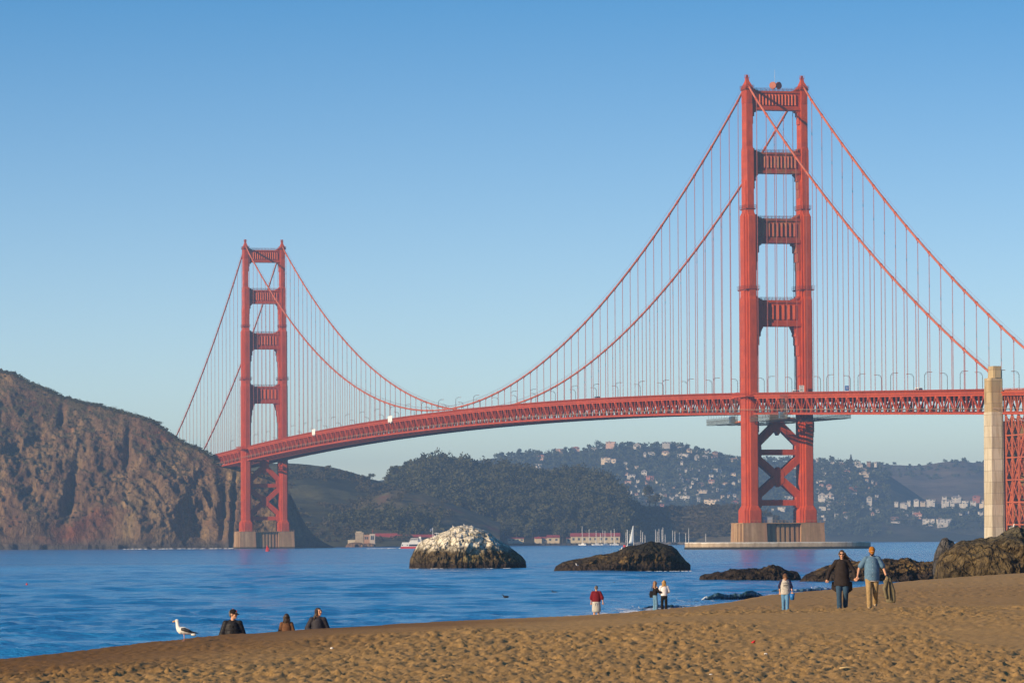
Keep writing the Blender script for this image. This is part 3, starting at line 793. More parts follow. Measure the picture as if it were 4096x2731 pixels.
ST = [strut_mesh(209.3, 218.4, HALF - 1.56, 2.3, 13, [(2.2, 0, 1.0), (1.3, 1.0, 3.0), (.7, 3, 6.6)]),
      strut_mesh(179.0, 189.0, HALF - 1.9, 2.5, 12, [(2.6, 0, .9), (1.5, .9, 3.6), (.9, 3.6, 7.4), (.5, 7.4, 11.5)]),
      strut_mesh(145.7, 157.3, HALF - 2.6, 3.8, 9, [(2.9, 0, 1.0), (1.8, 1.0, 4.6), (1.2, 4.6, 9), (.6, 9, 13)]),
      strut_mesh(106.0, 118.4, HALF - 2.7, 3.9, 7, [(3.4, 0, .9), (2.2, .9, 4.8), (1.5, 4.8, 9), (1.0, 9, 14), (.55, 14, 24)])]
STN = ["top", "second", "third", "lowest"]
BRACE = xframe_mesh(); BRACE.materials.append(P)
PIER = [pier_mesh(-3), pier_mesh(-3)]
def stain_mat():
    m = mat("pier_concrete_stained", (0.40, 0.28, 0.16), 0.9, spec=0.15)
    N, L, b = nodes_of(m); tc = N.new("ShaderNodeTexCoord")
    mp = N.new("ShaderNodeMapping"); mp.inputs['Scale'].default_value = (1, 1, 0.06); L.new(tc.outputs['Object'], mp.inputs['Vector'])
    n1 = noise_node(N, L, mp.outputs['Vector'], 0.55, 5, 0.6); n2 = noise_node(N, L, tc.outputs['Object'], 0.6, 6, 0.7); n3 = noise_node(N, L, mp.outputs['Vector'], 0.28, 3, .5)
    c = ramp(N, L, n1, [(0.3, (0.26, 0.155, 0.08)), (0.52, (0.34, 0.22, 0.115)), (0.7, (0.45, 0.31, 0.18))])
    c = mixrgb(N, L, ramp(N, L, n3, [(0.55, (0, 0, 0)), (0.66, (.55, .55, .55))]), c, (0.42, 0.20, 0.12))
    c = mixrgb(N, L, 0.35, c, ramp(N, L, n2, [(0.3, (.6, .6, .6)), (0.7, (1.3, 1.3, 1.3))]), 'MULTIPLY')
    g = N.new("ShaderNodeNewGeometry"); p = N.new("ShaderNodeSeparateXYZ"); L.new(g.outputs['Position'], p.inputs[0])
    ad = N.new("ShaderNodeMath"); ad.operation = 'MULTIPLY_ADD'; L.new(n2, ad.inputs[0]); ad.inputs[1].default_value = -1.6; L.new(p.outputs['Z'], ad.inputs[2])
    c = mixrgb(N, L, ramp(N, L, ad.outputs[0], [(0.0, (1, 1, 1)), (0.55, (0, 0, 0))]), c, (0.05, 0.043, 0.03))
    L.new(c, b.inputs['Base Color'])
    return m
STAIN = stain_mat()
for k, (s0, nm) in enumerate(((0.0, "near tower of the bridge, on the right"), (SPAN, "far tower of the bridge, against the headland"))):
    tw = empty("tower", (0, s0, 0), 0, bridge); tag(tw, nm)
    for sx in (-1, 1):
        inst("leg", LEG, tw, (sx * HALF, 0, 0))
        inst("gallery", GAL1, tw, (sx * HALF, 0, 0)); inst("gallery", GAL2, tw, (sx * HALF, 0, 0)); inst("cap_gallery", CAPG, tw, (sx * HALF, 0, 0))
    for i, st in enumerate(ST):
        me = st if k == 0 else st.copy()
        if not me.materials: me.materials.append(None)
        me.materials[0] = PR if (k == 0 and i in (1, 2)) else P
        o = inst("portal_strut", me, tw)
        if k == 0 and i in (1, 2): tag(o, "rusty weathered portal strut")
    for i, (z, hw, hy) in enumerate(((218.4, HALF - 1.8, 2.4), (189.0, HALF - 3, 2.4), (157.3, HALF - 3.4, 3.6), (118.4, HALF - 3.4, 3.8))):
        wr = walk_rail(hw, z, hy); wr.materials.append(RAIL); inst("walkway_rail", wr, tw)
    inst("cross_brace", BRACE, tw)
    me = PIER[k]; me.materials.append(STAIN)
    o = inst("pier", me, tw)
# faded lower feet of the shafts get their own skirt (proud plates)
# dish antennas and mast on the near tower
tw_near = [o for o in bridge.children if o.name == "tower"][0]
mb = MB()
for i in range(10):
    a0, a1 = i / 10, (i + 1) / 10
DISH = mat("dish_antenna_paint", (0.36, 0.085, 0.04), 0.5)
for dx, yaw in ((-1.0, -40), (1.6, 25)):
    mb = MB(); rings = []
    M = Matrix.Rotation(rad(yaw), 3, 'Z')
    n = 20
    for j, (rr, yy) in enumerate([(1.65, -0.6), (1.75, -0.55), (1.75, 0.0), (1.4, 0.35), (.9, .55), (.1, .7)]):
        b0 = len(mb.v)
        for q in range(n):
            a = 2*math.pi*q/n
            mb.v.append(tuple(M @ Vector((rr*math.cos(a), yy, rr*math.sin(a))) + Vector((dx, -1.2, 221.2))))
        if j:
            for q in range(n): mb.f.append((b0-n+q, b0-n+(q+1) % n, b0+(q+1) % n, b0+q))
    mb.f.append(tuple(range(n)))
    mb.bar((dx, -0.6, 218.3), (dx, -0.6, 221.0), 0.3, 0.3)
    mb.build("dish_antenna", DISH, tw_near)
mb = MB(); mb.tube([(0.2, 0, 218.4), (0.2, 0, 229)], [0.12, 0.05], 6); mb.ball((0.2, 0, 225.6), 0.2, 6, 4)
mb.build("radio_mast", mat("mast_grey", (0.5, 0.5, 0.5), 0.5), tw_near)
for i in range(4): 
    pass
mb = MB(); mb.box(-10, -5.0, -8.0, -4, 12.4, 15.2); mb.box(-10.2, -4.8, -8.2, -3.8, 15.2, 15.4)
mb.build("pier_hut", mat("hut_grey", (0.35, 0.38, 0.42), 0.7), tw_near)

# ---- fender round the near pier
def fender():
    mb = MB(); n = 72; pts = []
    for i in range(n):
        a = 2*math.pi*i/n; c, s = math.cos(a), math.sin(a)
        pts.append((44.5*math.copysign(abs(c)**0.55, c), 23.5*math.copysign(abs(s)**0.75, s)))
    def ring(sc_, z):
        b = len(mb.v); mb.v.extend([(x*sc_ if abs(x) < 1e9 else x, y*sc_, z) for x, y in pts]); return b
    r = [ring(1.006, -3), ring(1.006, 0.85), ring(1.0, 1.1), ring(1.0, 3.3), ring(0.925, 3.32), ring(0.925, -3)]
    for a, b in zip(r, r[1:]):
        for i in range(n): mb.f.append((a+i, a+(i+1) % n, b+(i+1) % n, b+i))
    return mb
def fender_mat():
    m = mat("fender_concrete", (0.42, 0.33, 0.22), 0.9, spec=0.15)
    N, L, b = nodes_of(m); tc = N.new("ShaderNodeTexCoord")
    mp = N.new("ShaderNodeMapping"); mp.inputs['Scale'].default_value = (1, 1, 0.25); L.new(tc.outputs['Object'], mp.inputs['Vector'])
    n1 = noise_node(N, L, mp.outputs['Vector'], 0.35, 6, .65); n2 = noise_node(N, L, tc.outputs['Object'], 1.1, 5, .7)
    c = ramp(N, L, n1, [(0.3, (0.28, 0.21, 0.14)), (0.5, (0.42, 0.33, 0.22)), (0.7, (0.52, 0.43, 0.31))])
    c = mixrgb(N, L, .3, c, ramp(N, L, n2, [(.3, (.55, .55, .55)), (.7, (1.35, 1.35, 1.35))]), 'MULTIPLY')
    g = N.new("ShaderNodeNewGeometry"); p = N.new("ShaderNodeSeparateXYZ"); L.new(g.outputs['Position'], p.inputs[0])
    ad = N.new("ShaderNodeMath"); ad.operation = 'MULTIPLY_ADD'; L.new(n2, ad.inputs[0]); ad.inputs[1].default_value = -1.0; L.new(p.outputs['Z'], ad.inputs[2])
    c = mixrgb(N, L, ramp(N, L, ad.outputs[0], [(0.45, (1, 1, 1)), (0.75, (0, 0, 0))]), c, (0.035, 0.032, 0.022))
    gt = N.new("ShaderNodeMath"); gt.operation = 'MULTIPLY_ADD'; L.new(n1, gt.inputs[0]); gt.inputs[1].default_value = 1.4; L.new(p.outputs['Z'], gt.inputs[2])
    c = mixrgb(N, L, ramp(N, L, gt.outputs[0], [(0.0, (0, 0, 0)), (1.0, (0, 0, 0))]), c, (0.8, 0.8, 0.75))
    mr = N.new("ShaderNodeMapRange"); mr.inputs['From Min'].default_value = 3.35; mr.inputs['From Max'].default_value = 3.8; L.new(gt.outputs[0], mr.inputs['Value'])
    c = mixrgb(N, L, mr.outputs['Result'], c, (0.68, 0.65, 0.58))
    L.new(c, b.inputs['Base Color']); return m
fender().build("pier_fender", fender_mat(), bridge)

# ---- main cables with their bands
S_ALL = np.concatenate([np.linspace(-SIDE, 0, 24), np.linspace(0, SPAN, 85)[1:], np.linspace(SPAN, SPAN + SIDE, 24)[1:]])
CAB = paint("cable_paint", (0.52, 0.15, 0.08))
band_mb = MB(); band_mb.tube([(0, -0.8, 0), (0, -0.55, 0), (0, 0.55, 0), (0, 0.8, 0)], [0.5, 0.68, 0.68, 0.5], 10); BAND = band_mb.mesh("cable_band", True); BAND.materials.append(P)
stations = []
for sgn in (-1, 1):
    mb = MB(); mb.tube([(sgn*HALF, s, zcable(s) + (0.9 if abs(s) < 1 or abs(s - SPAN) < 1 else 0)) for s in S_ALL], 0.52, 10)
    cab = mb.build("main_cable", CAB, bridge, True)
    mbw = MB()
    for off in (-0.6, 0.6): mbw.tube([(sgn*HALF + off, s, zcable(s) + 1.7) for s in S_ALL], 0.045, 4)
    mbw.build("hand_wire", RAIL, cab)
    L_ = []
    n = 84
    for i in range(1, n): L_.append(SPAN * i / n)
    for i in range(1, 23): L_.append(-SIDE * i / 22.6); L_.append(SPAN + SIDE * i / 22.6)
    for s in L_:
        zc = zcable(s); e = 0.5; sl = (zcable(s + e) - zcable(s - e)) / (2*e)
        zd = zrail(s) - 1.4
        if zc - zd < 1.2: continue
        inst("cable_band", BAND, cab, (sgn*HALF, s, zc), (math.atan(sl), 0, 0))
        mb = MB()
        for o_ in (-0.33, 0.33):
            mb.tube([(sgn*HALF, s + o_, zd), (sgn*HALF, s + o_, zc - 1.4)], 0.075, 4, False)
            mb.tube([(sgn*HALF, s + o_, zc - 1.4), (sgn*HALF, s + o_*1.8, zc + 0.1)], 0.12, 4, False)
        mb.box(sgn*HALF - .14, sgn*HALF + .14, s - .48, s + .48, zc - 1.6, zc - 1.3)
        mb.build("suspender", ROPE, bridge)

# ---- deck and stiffening trusses
def strip(mb, x0, x1, z0, z1, ss):
    """box section running along the deck between offsets z0..z1 from the rail top"""
    b = len(mb.v)
    for s in ss:
        z = zrail(s); mb.v += [(x0, s, z+z0), (x1, s, z+z0), (x1, s, z+z1), (x0, s, z+z1)]
    for i in range(len(ss) - 1):
        a = b + i*4
        for k in range(4): mb.f.append((a+k, a+(k+1) % 4, a+4+(k+1) % 4, a+4+k))
    mb.f.append((b+3, b+2, b+1, b)); e = b + (len(ss)-1)*4; mb.f.append((e, e+1, e+2, e+3))
NEND = SPAN + 190
SS = list(np.arange(-SIDE - 60, NEND, 15.24))
mb = MB(); strip(mb, -13.2, 13.2, -1.9, -1.45, SS); mb.build("roadway", ASPH, bridge)
mb = MB()
for i, s in enumerate(np.arange(-SIDE, NEND, 7.62)):
    z = zrail(s)
    mb.box(-HALF + .3, HALF - .3, s - .25, s + .25, z - 4.6, z - 1.9)
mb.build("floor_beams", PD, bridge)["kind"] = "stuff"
mb = MB()
for x in (-9.5, -5.7, -1.9, 1.9, 5.7, 9.5): strip(mb, x - .2, x + .2, -3.0, -1.9, SS)
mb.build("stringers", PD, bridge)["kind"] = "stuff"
truss = {}
for sgn in (-1, 1):
    tr = empty("stiffening_truss", (0, 0, 0), 0, bridge); truss[sgn] = tr
    x = sgn * HALF
    mb = MB(); strip(mb, x - .5, x + .5, -2.85, -1.95, SS); mb.build("top_chord", P, tr)
    mb = MB(); strip(mb, x - .5, x + .5, -10.45, -9.45, SS); mb.build("bottom_chord", P, tr)
    mb = MB(); strip(mb, x + sgn*.7, x + sgn*.95, -1.95, -1.25, SS); mb.build("fascia", P, tr)
    mb = MB(); strip(mb, x + sgn*.7, x + sgn*.85, -.14, 0, SS)
    for s in np.arange(-SIDE, NEND, 3.81):
        z = zrail(s); mb.bar((x + sgn*.78, s, z - 1.3), (x + sgn*.78, s, z), .16, .3)
    for s in np.arange(-SIDE, NEND, 0.95):
        z = zrail(s); mb.bar((x + sgn*.78, s, z - 1.3), (x + sgn*.78, s, z - .1), .08, .38)
    mb.build("railing", P, tr)["kind"] = "stuff"
    # safety net outside the truss
    mb = MB(); strip(mb, x + sgn*4.4, x + sgn*4.55, -8.1, -7.95, SS); strip(mb, x + sgn*2.4, x + sgn*2.45, -8.05, -8.0, SS)
    for s in np.arange(-SIDE, NEND, 7.62): mb.bar((x + sgn*.5, s, zrail(s) - 8.6), (x + sgn*4.5, s, zrail(s) - 8.0), .14, .16)
    mb.build("safety_net", mat("net_grey", (0.33, 0.22, 0.15), 0.8, 0.3, 0.4), tr)["kind"] = "stuff"
    V15 = SPAN / 84
    mdv = MB(); mdd = MB(); far_d = MB(); far_v = MB()
    def piece(nm, p, q, w, h, near):
        if near and sgn == -1:
            m_ = MB(); m_.bar(p, q, w, h, up=(1, 0, 0)); m_.build(nm, P, tr)
        else: (far_d if nm == "diagonal" else far_v).bar(p, q, w, h, up=(1, 0, 0))
    i0, i1 = -int(SIDE / V15), int(NEND / V15)
    for i in range(i0, i1):
        sa = i * V15; sb = sa + V15; sm = (sa + sb) / 2
        near = sa < SPAN * 0.5
        zt = lambda s: zrail(s) - 2.8
        zb = lambda s: zrail(s) - 9.5
        # gussets at top node; V opens downwards from the top node at sa
        piece("diagonal", (x, sa, zt(sa)), (x, sm, zb(sm)), 0.5, 0.55, near)
        piece("diagonal", (x, sb, zt(sb)), (x, sm, zb(sm)), 0.5, 0.55, near)
        piece("upright", (x, sa, zt(sa)), (x, sa, zb(sa)), 0.42, 0.5, near)
        piece("upright", (x, sm, zt(sm)), (x, sm, zb(sm)), 0.5, 0.6, near)
        g = far_v if not (near and sgn == -1) else mdv
        g.box(x - .56, x + .56, sa - 1.15, sa + 1.15, zt(sa) - 1.0, zt(sa) + .5)
        g.box(x - .56, x + .56, sm - 1.0, sm + 1.0, zb(sm) - .6, zb(sm) + .8)
    if mdv.v: mdv.build("gusset_plates", P, tr)["kind"] = "stuff"
    far_d.build("far_diagonals", P, tr)["kind"] = "stuff"; far_v.build("far_uprights", P, tr)["kind"] = "stuff"
# bottom laterals
mb = MB()
for i in range(-int(SIDE / 15.24), int(NEND / 15.24)):
    sa = i * SPAN / 84; sb = sa + SPAN / 84; za, zb_ = zrail(sa) - 9.9, zrail(sb) - 9.9
    mb.bar((-HALF, sa, za), (HALF, sa, za), .6, .9)
    mb.bar((-HALF, sa, za), (0, sb, zb_), .5, .7); mb.bar((HALF, sa, za), (0, sb, zb_), .5, .7)
    mb.bar((-HALF, (sa+sb)/2, (za+zb_)/2), (HALF, (sa+sb)/2, (za+zb_)/2), .5, .8)
    for xx in (-9, -4.5, 4.5, 9): mb.bar((xx, sa, za + .5), (xx, sb, zb_ + .5), .35, .5)
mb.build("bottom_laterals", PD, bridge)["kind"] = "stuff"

# walkway bay round each tower shaft at deck level
for s0 in (0.0, SPAN):
    mb = MB(); z = 74.4
    mb.box(-HALF - 5.2, -HALF - 1.0, s0 - 11, s0 + 11, z - 2.2, z - 1.6)
    for zz in (z - .6, z + .1): mb.bar((-HALF - 5.1, s0 - 11, zz), (-HALF - 5.1, s0 + 11, zz), .14, .14)
    for k in range(24): mb.bar((-HALF - 5.1, s0 - 11 + k*22/23, z - 1.6), (-HALF - 5.1, s0 - 11 + k*22/23, z + .1), .1, .1)
    for e in (-11, 11):
        for zz in (z - .6, z + .1): mb.bar((-HALF - 5.1, s0 + e, zz), (-HALF - 1.2, s0 + e, zz), .14, .14)
    for e in (-9, -5, 5, 9): mb.bar((-HALF - .6, s0 + e, z - 5.2), (-HALF - 4.8, s0 + e, z - 2.2), .3, .35)
    mb.build("walkway_bay", P, bridge)["kind"] = "stuff"

# ---- concrete pylon and steel arch viaduct at the near end
def pylon_mat(name, a, b_):
    m = mat(name, a, .9, spec=.15); N, L, b = nodes_of(m); tc = N.new("ShaderNodeTexCoord")
    mp = N.new("ShaderNodeMapping"); mp.inputs['Scale'].default_value = (1, 1, .12); L.new(tc.outputs['Object'], mp.inputs['Vector'])
    n1 = noise_node(N, L, tc.outputs['Object'], .12, 5, .6); n2 = noise_node(N, L, mp.outputs['Vector'], .8, 5, .65)
    c = mixrgb(N, L, n1, a, b_)
    bk = N.new("ShaderNodeTexBrick"); bk.inputs['Scale'].default_value = .11; bk.inputs['Mortar Size'].default_value = .012; bk.inputs['Row Height'].default_value = .5; bk.inputs['Brick Width'].default_value = .7
    bk.inputs['Color1'].default_value = (1.08, 1.06, 1.0, 1); bk.inputs['Color2'].default_value = (.80, .74, .62, 1); bk.inputs['Mortar'].default_value = (.55, .5, .42, 1)
    sx = N.new("ShaderNodeSeparateXYZ"); L.new(tc.outputs['Object'], sx.inputs[0]); ad = N.new("ShaderNodeMath"); L.new(sx.outputs['X'], ad.inputs[0]); L.new(sx.outputs['Y'], ad.inputs[1])
    cb = N.new("ShaderNodeCombineXYZ"); L.new(ad.outputs[0], cb.inputs['X']); L.new(sx.outputs['Z'], cb.inputs['Y']); L.new(cb.outputs[0], bk.inputs['Vector'])
    c = mixrgb(N, L, .85, c, bk.outputs['Color'], 'MULTIPLY')
    c = mixrgb(N, L, .6, c, ramp(N, L, n2, [(.36, (.62, .55, .42)), (.56, (1.05, 1.05, 1.05))]), 'MULTIPLY')
    L.new(c, b.inputs['Base Color']); return m
PYL = pylon_mat("pylon_concrete", (0.52, 0.46, 0.34), (0.68, 0.62, 0.50)); PYT = pylon_mat("pylon_concrete_tan", (0.42, 0.32, 0.16), (0.52, 0.41, 0.24))
for sgn in (-1, 1):
    py = empty("pylon", (sgn * (HALF + 2.7), -SIDE - 3.0, 0), 0, bridge); tag(py, "pale concrete pylon at the near end of the bridge") if sgn < 0 else None
    mb = MB(); mb.taper((0, 0), (2.75, 5.0), -2, (0, 0), (2.5, 4.7), 55.6)
    for zc in range(6, 55, 7): mb.box(-2.77 + zc*.004, 2.77 - zc*.004, -5.02 + zc*.005, 5.02 - zc*.005, zc, zc + .12)
    mb.build("shaft", PYL, py)
    mb = MB(); mb.taper((0, 0), (2.35, 4.5), 55.6, (0, 0), (2.25, 4.4), 69.4)
    mb.box(-2.5, 2.5, -4.2, -2.6, 55.6, 69.0); mb.box(-2.5, 2.5, 2.4, 4.0, 55.6, 66.0)
    mb.taper((0.3, -1.0), (1.8, 3.3), 69.4, (0.3, -1.0), (1.7, 3.2), 74.2)
    mb.box(1.85, 2.6, -3.4, 1.6, 69.4, 72.4); mb.box(-1.0, 1.6, -4.75, -4.35, 69.4, 73.4)
    mp_ = MB(); mp_.tube([(2.0, -5.35, 2), (1.9, -5.05, 55)], .16, 6); mp_.build("drain_pipe", mat("pipe_dark", (.06, .05, .045), .7), py)
    mb.build("head", PYT, py)
# arch viaduct running on towards the shore
va = empty("arch_viaduct", (0, 0, 0), 0, bridge); tag(va, "red steel lattice arch viaduct beside the pylon")
P3 = paint("viaduct_paint", (0.48, 0.12, 0.05))
for sgn in (-1, 1):
    x = sgn * (HALF - 0.6)
    s_end = -SIDE - 7.4
    def lat(mb, p, q, w, n):                # laced column of two angle bars
        p = Vector(p); q = Vector(q); d = q - p; o_ = Vector((0, w/2, 0)) if abs(d.z) > abs(d.y) else Vector((0, 0, w/2))
        mb.bar(p - o_, q - o_, .55, .4); mb.bar(p + o_, q + o_, .55, .4)
        for k in range(n):
            a = p + d*(k/n); b = p + d*((k+1)/n)
            mb.bar(a - o_*(1 if k % 2 else -1), b + o_*(1 if k % 2 else -1), .18, .18)
    # columns
    for k in range(7):
        s = s_end - 1.0 - k * 7.6
        zt = zrail(s) - 10.2
        mb = MB(); lat(mb, (x, s, 4), (x, s, zt), 1.1, 30); mb.build("column", P3, va)
    for k in range(6):
        s = s_end - 1.0 - k * 7.6; zz = 10
        while zz < 48:
            mb = MB(); mb.bar((x, s, zz), (x, s - 7.6, zz + 9), .35, .4); mb.bar((x, s - 7.6, zz), (x, s, zz + 9), .35, .4); mb.bar((x, s, zz), (x, s - 7.6, zz), .35, .5)
            mb.build("lattice_panel", P3, va); zz += 9
    # arch rib: two chords and web
    arch = []
    for k in range(22):
        u = k / 21; s = s_end - 2 - u * 92; arch.append((x - sgn*.7, s, 10 + 44 * (1 - (2*u - 1)**2)**0.9))
    up = [(a, b, c + 7.5 - 3.5*abs(2*i/21 - 1)) for i, (a, b, c) in enumerate(arch)]
    mb = MB()
    for ch in (arch, up):
        for a, b in zip(ch, ch[1:]): mb.bar(a, b, 1.0, 1.1)
    for i in range(21): mb.bar(arch[i], up[i+1], .5, .5); mb.bar(arch[i], up[i], .5, .5)
    mb.build("arch_rib", P3, va)
    # deck truss over the arch
    mb = MB()
    for i in range(9):
        sa = s_end - i * 7.6; sb = sa - 7.6; za, zb_ = zrail(sa), zrail(sb)
        mb.bar((x, sa, za - 2.6), (x, sb, zb_ - 2.6), .8, .9); mb.bar((x, sa, za - 9.6), (x, sb, zb_ - 9.6), .8, .9)
        mb.bar((x, sa, za - 9.6), (x, (sa+sb)/2, (za+zb_)/2 - 2.6), .4, .45); mb.bar((x, sb, zb_ - 9.6), (x, (sa+sb)/2, (za+zb_)/2 - 2.6), .4, .45)
        mb.bar((x, sa, za - 9.6), (x, sa, za - 2.6), .45, .45)
        mb.bar((x, sa, za), (x, sb, zb_), .2, .2); mb.box(x - .12, x + .12, sb, sa, zb_ - 1.3, zb_ - .15)
    mb.build("deck_truss", P3, va)
for k in range(7):
    s = -SIDE - 8.4 - k * 7.6
    for zz in range(10, 54, 11):
        mb = MB(); mb.bar((-HALF + .6, s, zz), (HALF - .6, s, zz + 10), .5, .5); mb.bar((HALF - .6, s, zz), (-HALF + .6, s, zz + 10), .5, .5); mb.bar((-HALF + .6, s, zz), (HALF - .6, s, zz), .5, .6)
        mb.build("sway_frame", P3, va)
mb = MB(); mb.box(-HALF - 1.2, HALF + 1.2, -SIDE - 14, -SIDE - 8.2, -2, 5)
mb.build("footing", CONC, va)
# second pylon wall farther along the viaduct fills what is seen between the columns
mb = MB(); mb.box(-HALF + 2, HALF - 2, -SIDE - 7.0, -SIDE + 1.5, -2, 52)
mb.build("pylon_web_wall", PYT, bridge)

# ---- scaffold platforms hung under the deck at the near tower
SCAF = mat("scaffold_steel", (0.12, 0.11, 0.08), 0.6, 0.25, 0.5)
def scaffold(s0, s1, nm):
    t = empty("scaffold_platform", b2w(-HALF - 1, (s0+s1)/2, 60.2), BR)
    tag(t, nm, "scaffold", "scaffold platforms under the deck")
    L_ = s1 - s0; mb = MB(); md = MB(); mn = MB()
    W = 33.0
    [md.box(-1.5 + q*5.2, 1.3 + q*5.2, -L_/2, L_/2, 0.0, 0.15) for q in range(6)]; md.box(-1.5, W - 4, -L_/2, -L_/2 + .6, .16, .3); md.box(-1.5, W - 4, L_/2 - .6, L_/2, .16, .3)
    n = int(L_ / 1.5)
    for y, flare in ((-1.5, 1.0), (W - 4, 1.0)):
        for zz in (0.6, 1.8, 3.0): mb.bar((y, -L_/2 - flare*zz/2, zz), (y, L_/2 + flare*zz/2, zz), .14, .14)
        for i in range(n + 1):
            s = -L_/2 + i*L_/n
            mb.bar((y, s, 0), (y, s, 3.0), .12, .12)
            if i < n: mb.bar((y, s, 0.1), (y, s + L_/n, 3.0), .1, .1)
    for i in range(0, n + 1, 3):
        s = -L_/2 + i*L_/n
        for y in (-1.5, W/2, W - 4): mn.bar((y, s, 3.0), (y, s, 7.5), .1, .1)
    for s in np.linspace(-L_/2, -L_/2 + 12, 10):
        mn.bar((-1.5, s, 0), (-1.5, s, 11.5), .1, .1)
    for zz in (5, 7, 9, 11): mn.bar((-1.5, -L_/2, zz), (-1.5, -L_/2 + 12, zz), .1, .1)
    md.build("platform_deck", mat("scaffold_board", (0.045, 0.04, 0.03), .8, .3, .5), t)["kind"] = "stuff"; mb.build("guard_lattice", SCAF, t); mn.build("hanger_frame", SCAF, t)["kind"] = "stuff"
    mc = MB(); mc.box(-1.2, 1.0, -L_/2 + 13, -L_/2 + 15.6, .35, 3.6); mc.build("blue_cabin", mat("cabin_blue", (0.08, 0.28, 0.55), .5), t)
    mc = MB(); mc.box(6, 8, -4, 4, .4, 1.6); mc.box(10, 12, 2, 9, .4, 1.3); mc.build("orange_stores", mat("stores_orange", (.75, .2, .08), .6, .3, 1.2), t)
scaffold(11.0, 64.0, "grey scaffold platform under the deck left of the near tower")
scaffold(-70.0, -9.0, "grey scaffold platform under the deck right of the near tower")

# ---- lamp posts along the deck
def lamp_meshes():
    a = MB(); pts = [(0, 0, -1.4), (0, 0, 6.0)]
    for k in range(1, 8):
        q = k / 7 * math.pi / 2; pts.append((1.6 * (1 - math.cos(q)), 0, 6.0 + 1.6 * math.sin(q)))
    pts.append((2.6, 0, 7.62)); a.tube(pts, [.12] * 2 + [.09] * (len(pts) - 2), 6)
    a.bar((.1, 0, 6.3), (1.5, 0, 7.2), .08, .08)
    pm = a.mesh("post", True); pm.materials.append(mat("lamp_post_paint", (0.08, 0.018, 0.014), .6))
    h = MB(); h.taper((2.9, 0), (.6, .24), 7.45, (2.9, 0), (.4, .15), 7.7); hm = h.mesh("lamp_head"); hm.materials.append(mat("lamp_head_paint", (.40, .13, .05), .5))
    return pm, hm
LP, LH = lamp_meshes()
ORD = ["first", "second", "third", "fourth", "fifth", "sixth", "seventh", "eighth", "ninth", "tenth", "eleventh", "twelfth", "thirteenth", "fourteenth", "fifteenth", "sixteenth", "seventeenth", "eighteenth", "nineteenth", "twentieth",
       "twenty-first", "twenty-second", "twenty-third", "twenty-fourth", "twenty-fifth", "twenty-sixth", "twenty-seventh", "twenty-eighth", "twenty-ninth", "thirtieth"]
cnt = {}
for side in (-1, 1):
    for k in range(-8, 34):
        s = 16 + k * 45.72 + (0 if side < 0 else 3)
        if abs(s) < 9 or abs(s - SPAN) < 9 or s > SPAN + 100: continue
        reg = "right of the near tower" if s < 0 else ("from the near tower towards the far tower" if s < SPAN else "beyond the far tower")
        key = (side, reg)
        cnt[key] = cnt.get(key, 0) + 1
        n = cnt[key]
        if s < 0: n = 8 - cnt[key] + 1
        t = empty("lamp_post", b2w(side * (HALF - .2), s, zrail(s)), BR + (0 if side < 0 else math.pi))
        tag(t, f"{'near-side' if side < 0 else 'far-side'} lamp post on the deck, {ORD[max(0, n-1)]} {reg}", "lamp post", "lamp posts along the bridge deck")
        inst("post", LP, t); inst("lamp_head", LH, t)
# white tarpaulins hung over the rail, signs, speed sign
TARP = mat("tarpaulin_white", (0.85, 0.83, 0.78), .7)
for px_, nm in ((1560, "white tarpaulin hung over the railing near mid span"), (1253, "smaller white tarpaulin on the railing nearer the far tower")):
    best = min(np.arange(300, SPAN, 1.0), key=lambda s: abs((lambda w: 2048 + FPX * w.x / w.y)(b2w(-HALF - 1, s, 80)) - px_))
    t = b2w(-HALF - 1.05, best, zrail(best) - .2); mb = MB()
    w = 6.5 if px_ == 1560 else 5.5; n = 16
    for i in range(n + 1):
        y = -w + 2*w*i/n
        for j, zz in enumerate((1.9 - .5*abs(math.sin(i*.9)), 0.6, -.9, -2.6 + .5*math.sin(i*.7))): mb.v.append((-.15 - .2*math.sin(i*1.7 + j), y, zz))
    for i in range(n):
        for j in range(3): mb.f.append((i*4+j, (i+1)*4+j, (i+1)*4+j+1, i*4+j+1))
    o = mb.build("tarpaulin", TARP, None, True); o.location = t; o.rotation_euler = (0, 0, BR)
    sm = o.modifiers.new("thick", 'SOLIDIFY'); sm.thickness = .08
    tag(o, nm, "tarpaulin")
def text_mesh(txt, size, name, align='CENTER', ext=0.004):
    cu = bpy.data.curves.new(name, 'FONT'); cu.body = txt; cu.size = size; cu.align_x = align; cu.align_y = 'CENTER'; cu.extrude = ext
    ob = bpy.data.objects.new(name, cu); C.objects.link(ob)
    dg = bpy.context.evaluated_depsgraph_get(); me = bpy.data.meshes.new_from_object(ob.evaluated_get(dg))
    bpy.data.objects.remove(ob); me.name = name
    return me
t = empty("speed_sign", b2w(HALF - 4.2, -9.5, zrail(-9) - 1.4), BR); tag(t, "white speed limit 45 sign on the deck at the near tower", "sign")
mb = MB(); mb.box(-1.25, 1.25, -.06, .06, 1.6, 4.9); mb.build("plate", mat("sign_white", (.85, .84, .8), .5), t)
mb = MB(); mb.bar((-.8, .1, 0), (-.8, .1, 2), .16, .16); mb.bar((.8, .1, 0), (.8, .1, 2), .16, .16); mb.build("post", mat("sign_post", (.3, .3, .3), .6), t)
BLK = mat("print_black", (0.02, 0.02, 0.02), .6)
for txt, sz, zz in (("SPEED", .62, 4.45), ("LIMIT", .62, 3.85), ("45", 1.6, 2.65)):
    me = text_mesh(txt, sz, "lettering"); me.materials.append(BLK); inst("lettering", me, t, (0, -.07, zz), (math.pi/2, 0, 0))
t = empty("blue_deck_sign", b2w(-HALF - .2, -152, zrail(-152)), BR); tag(t, "small blue sign on a post by the railing, right of the near tower", "sign")
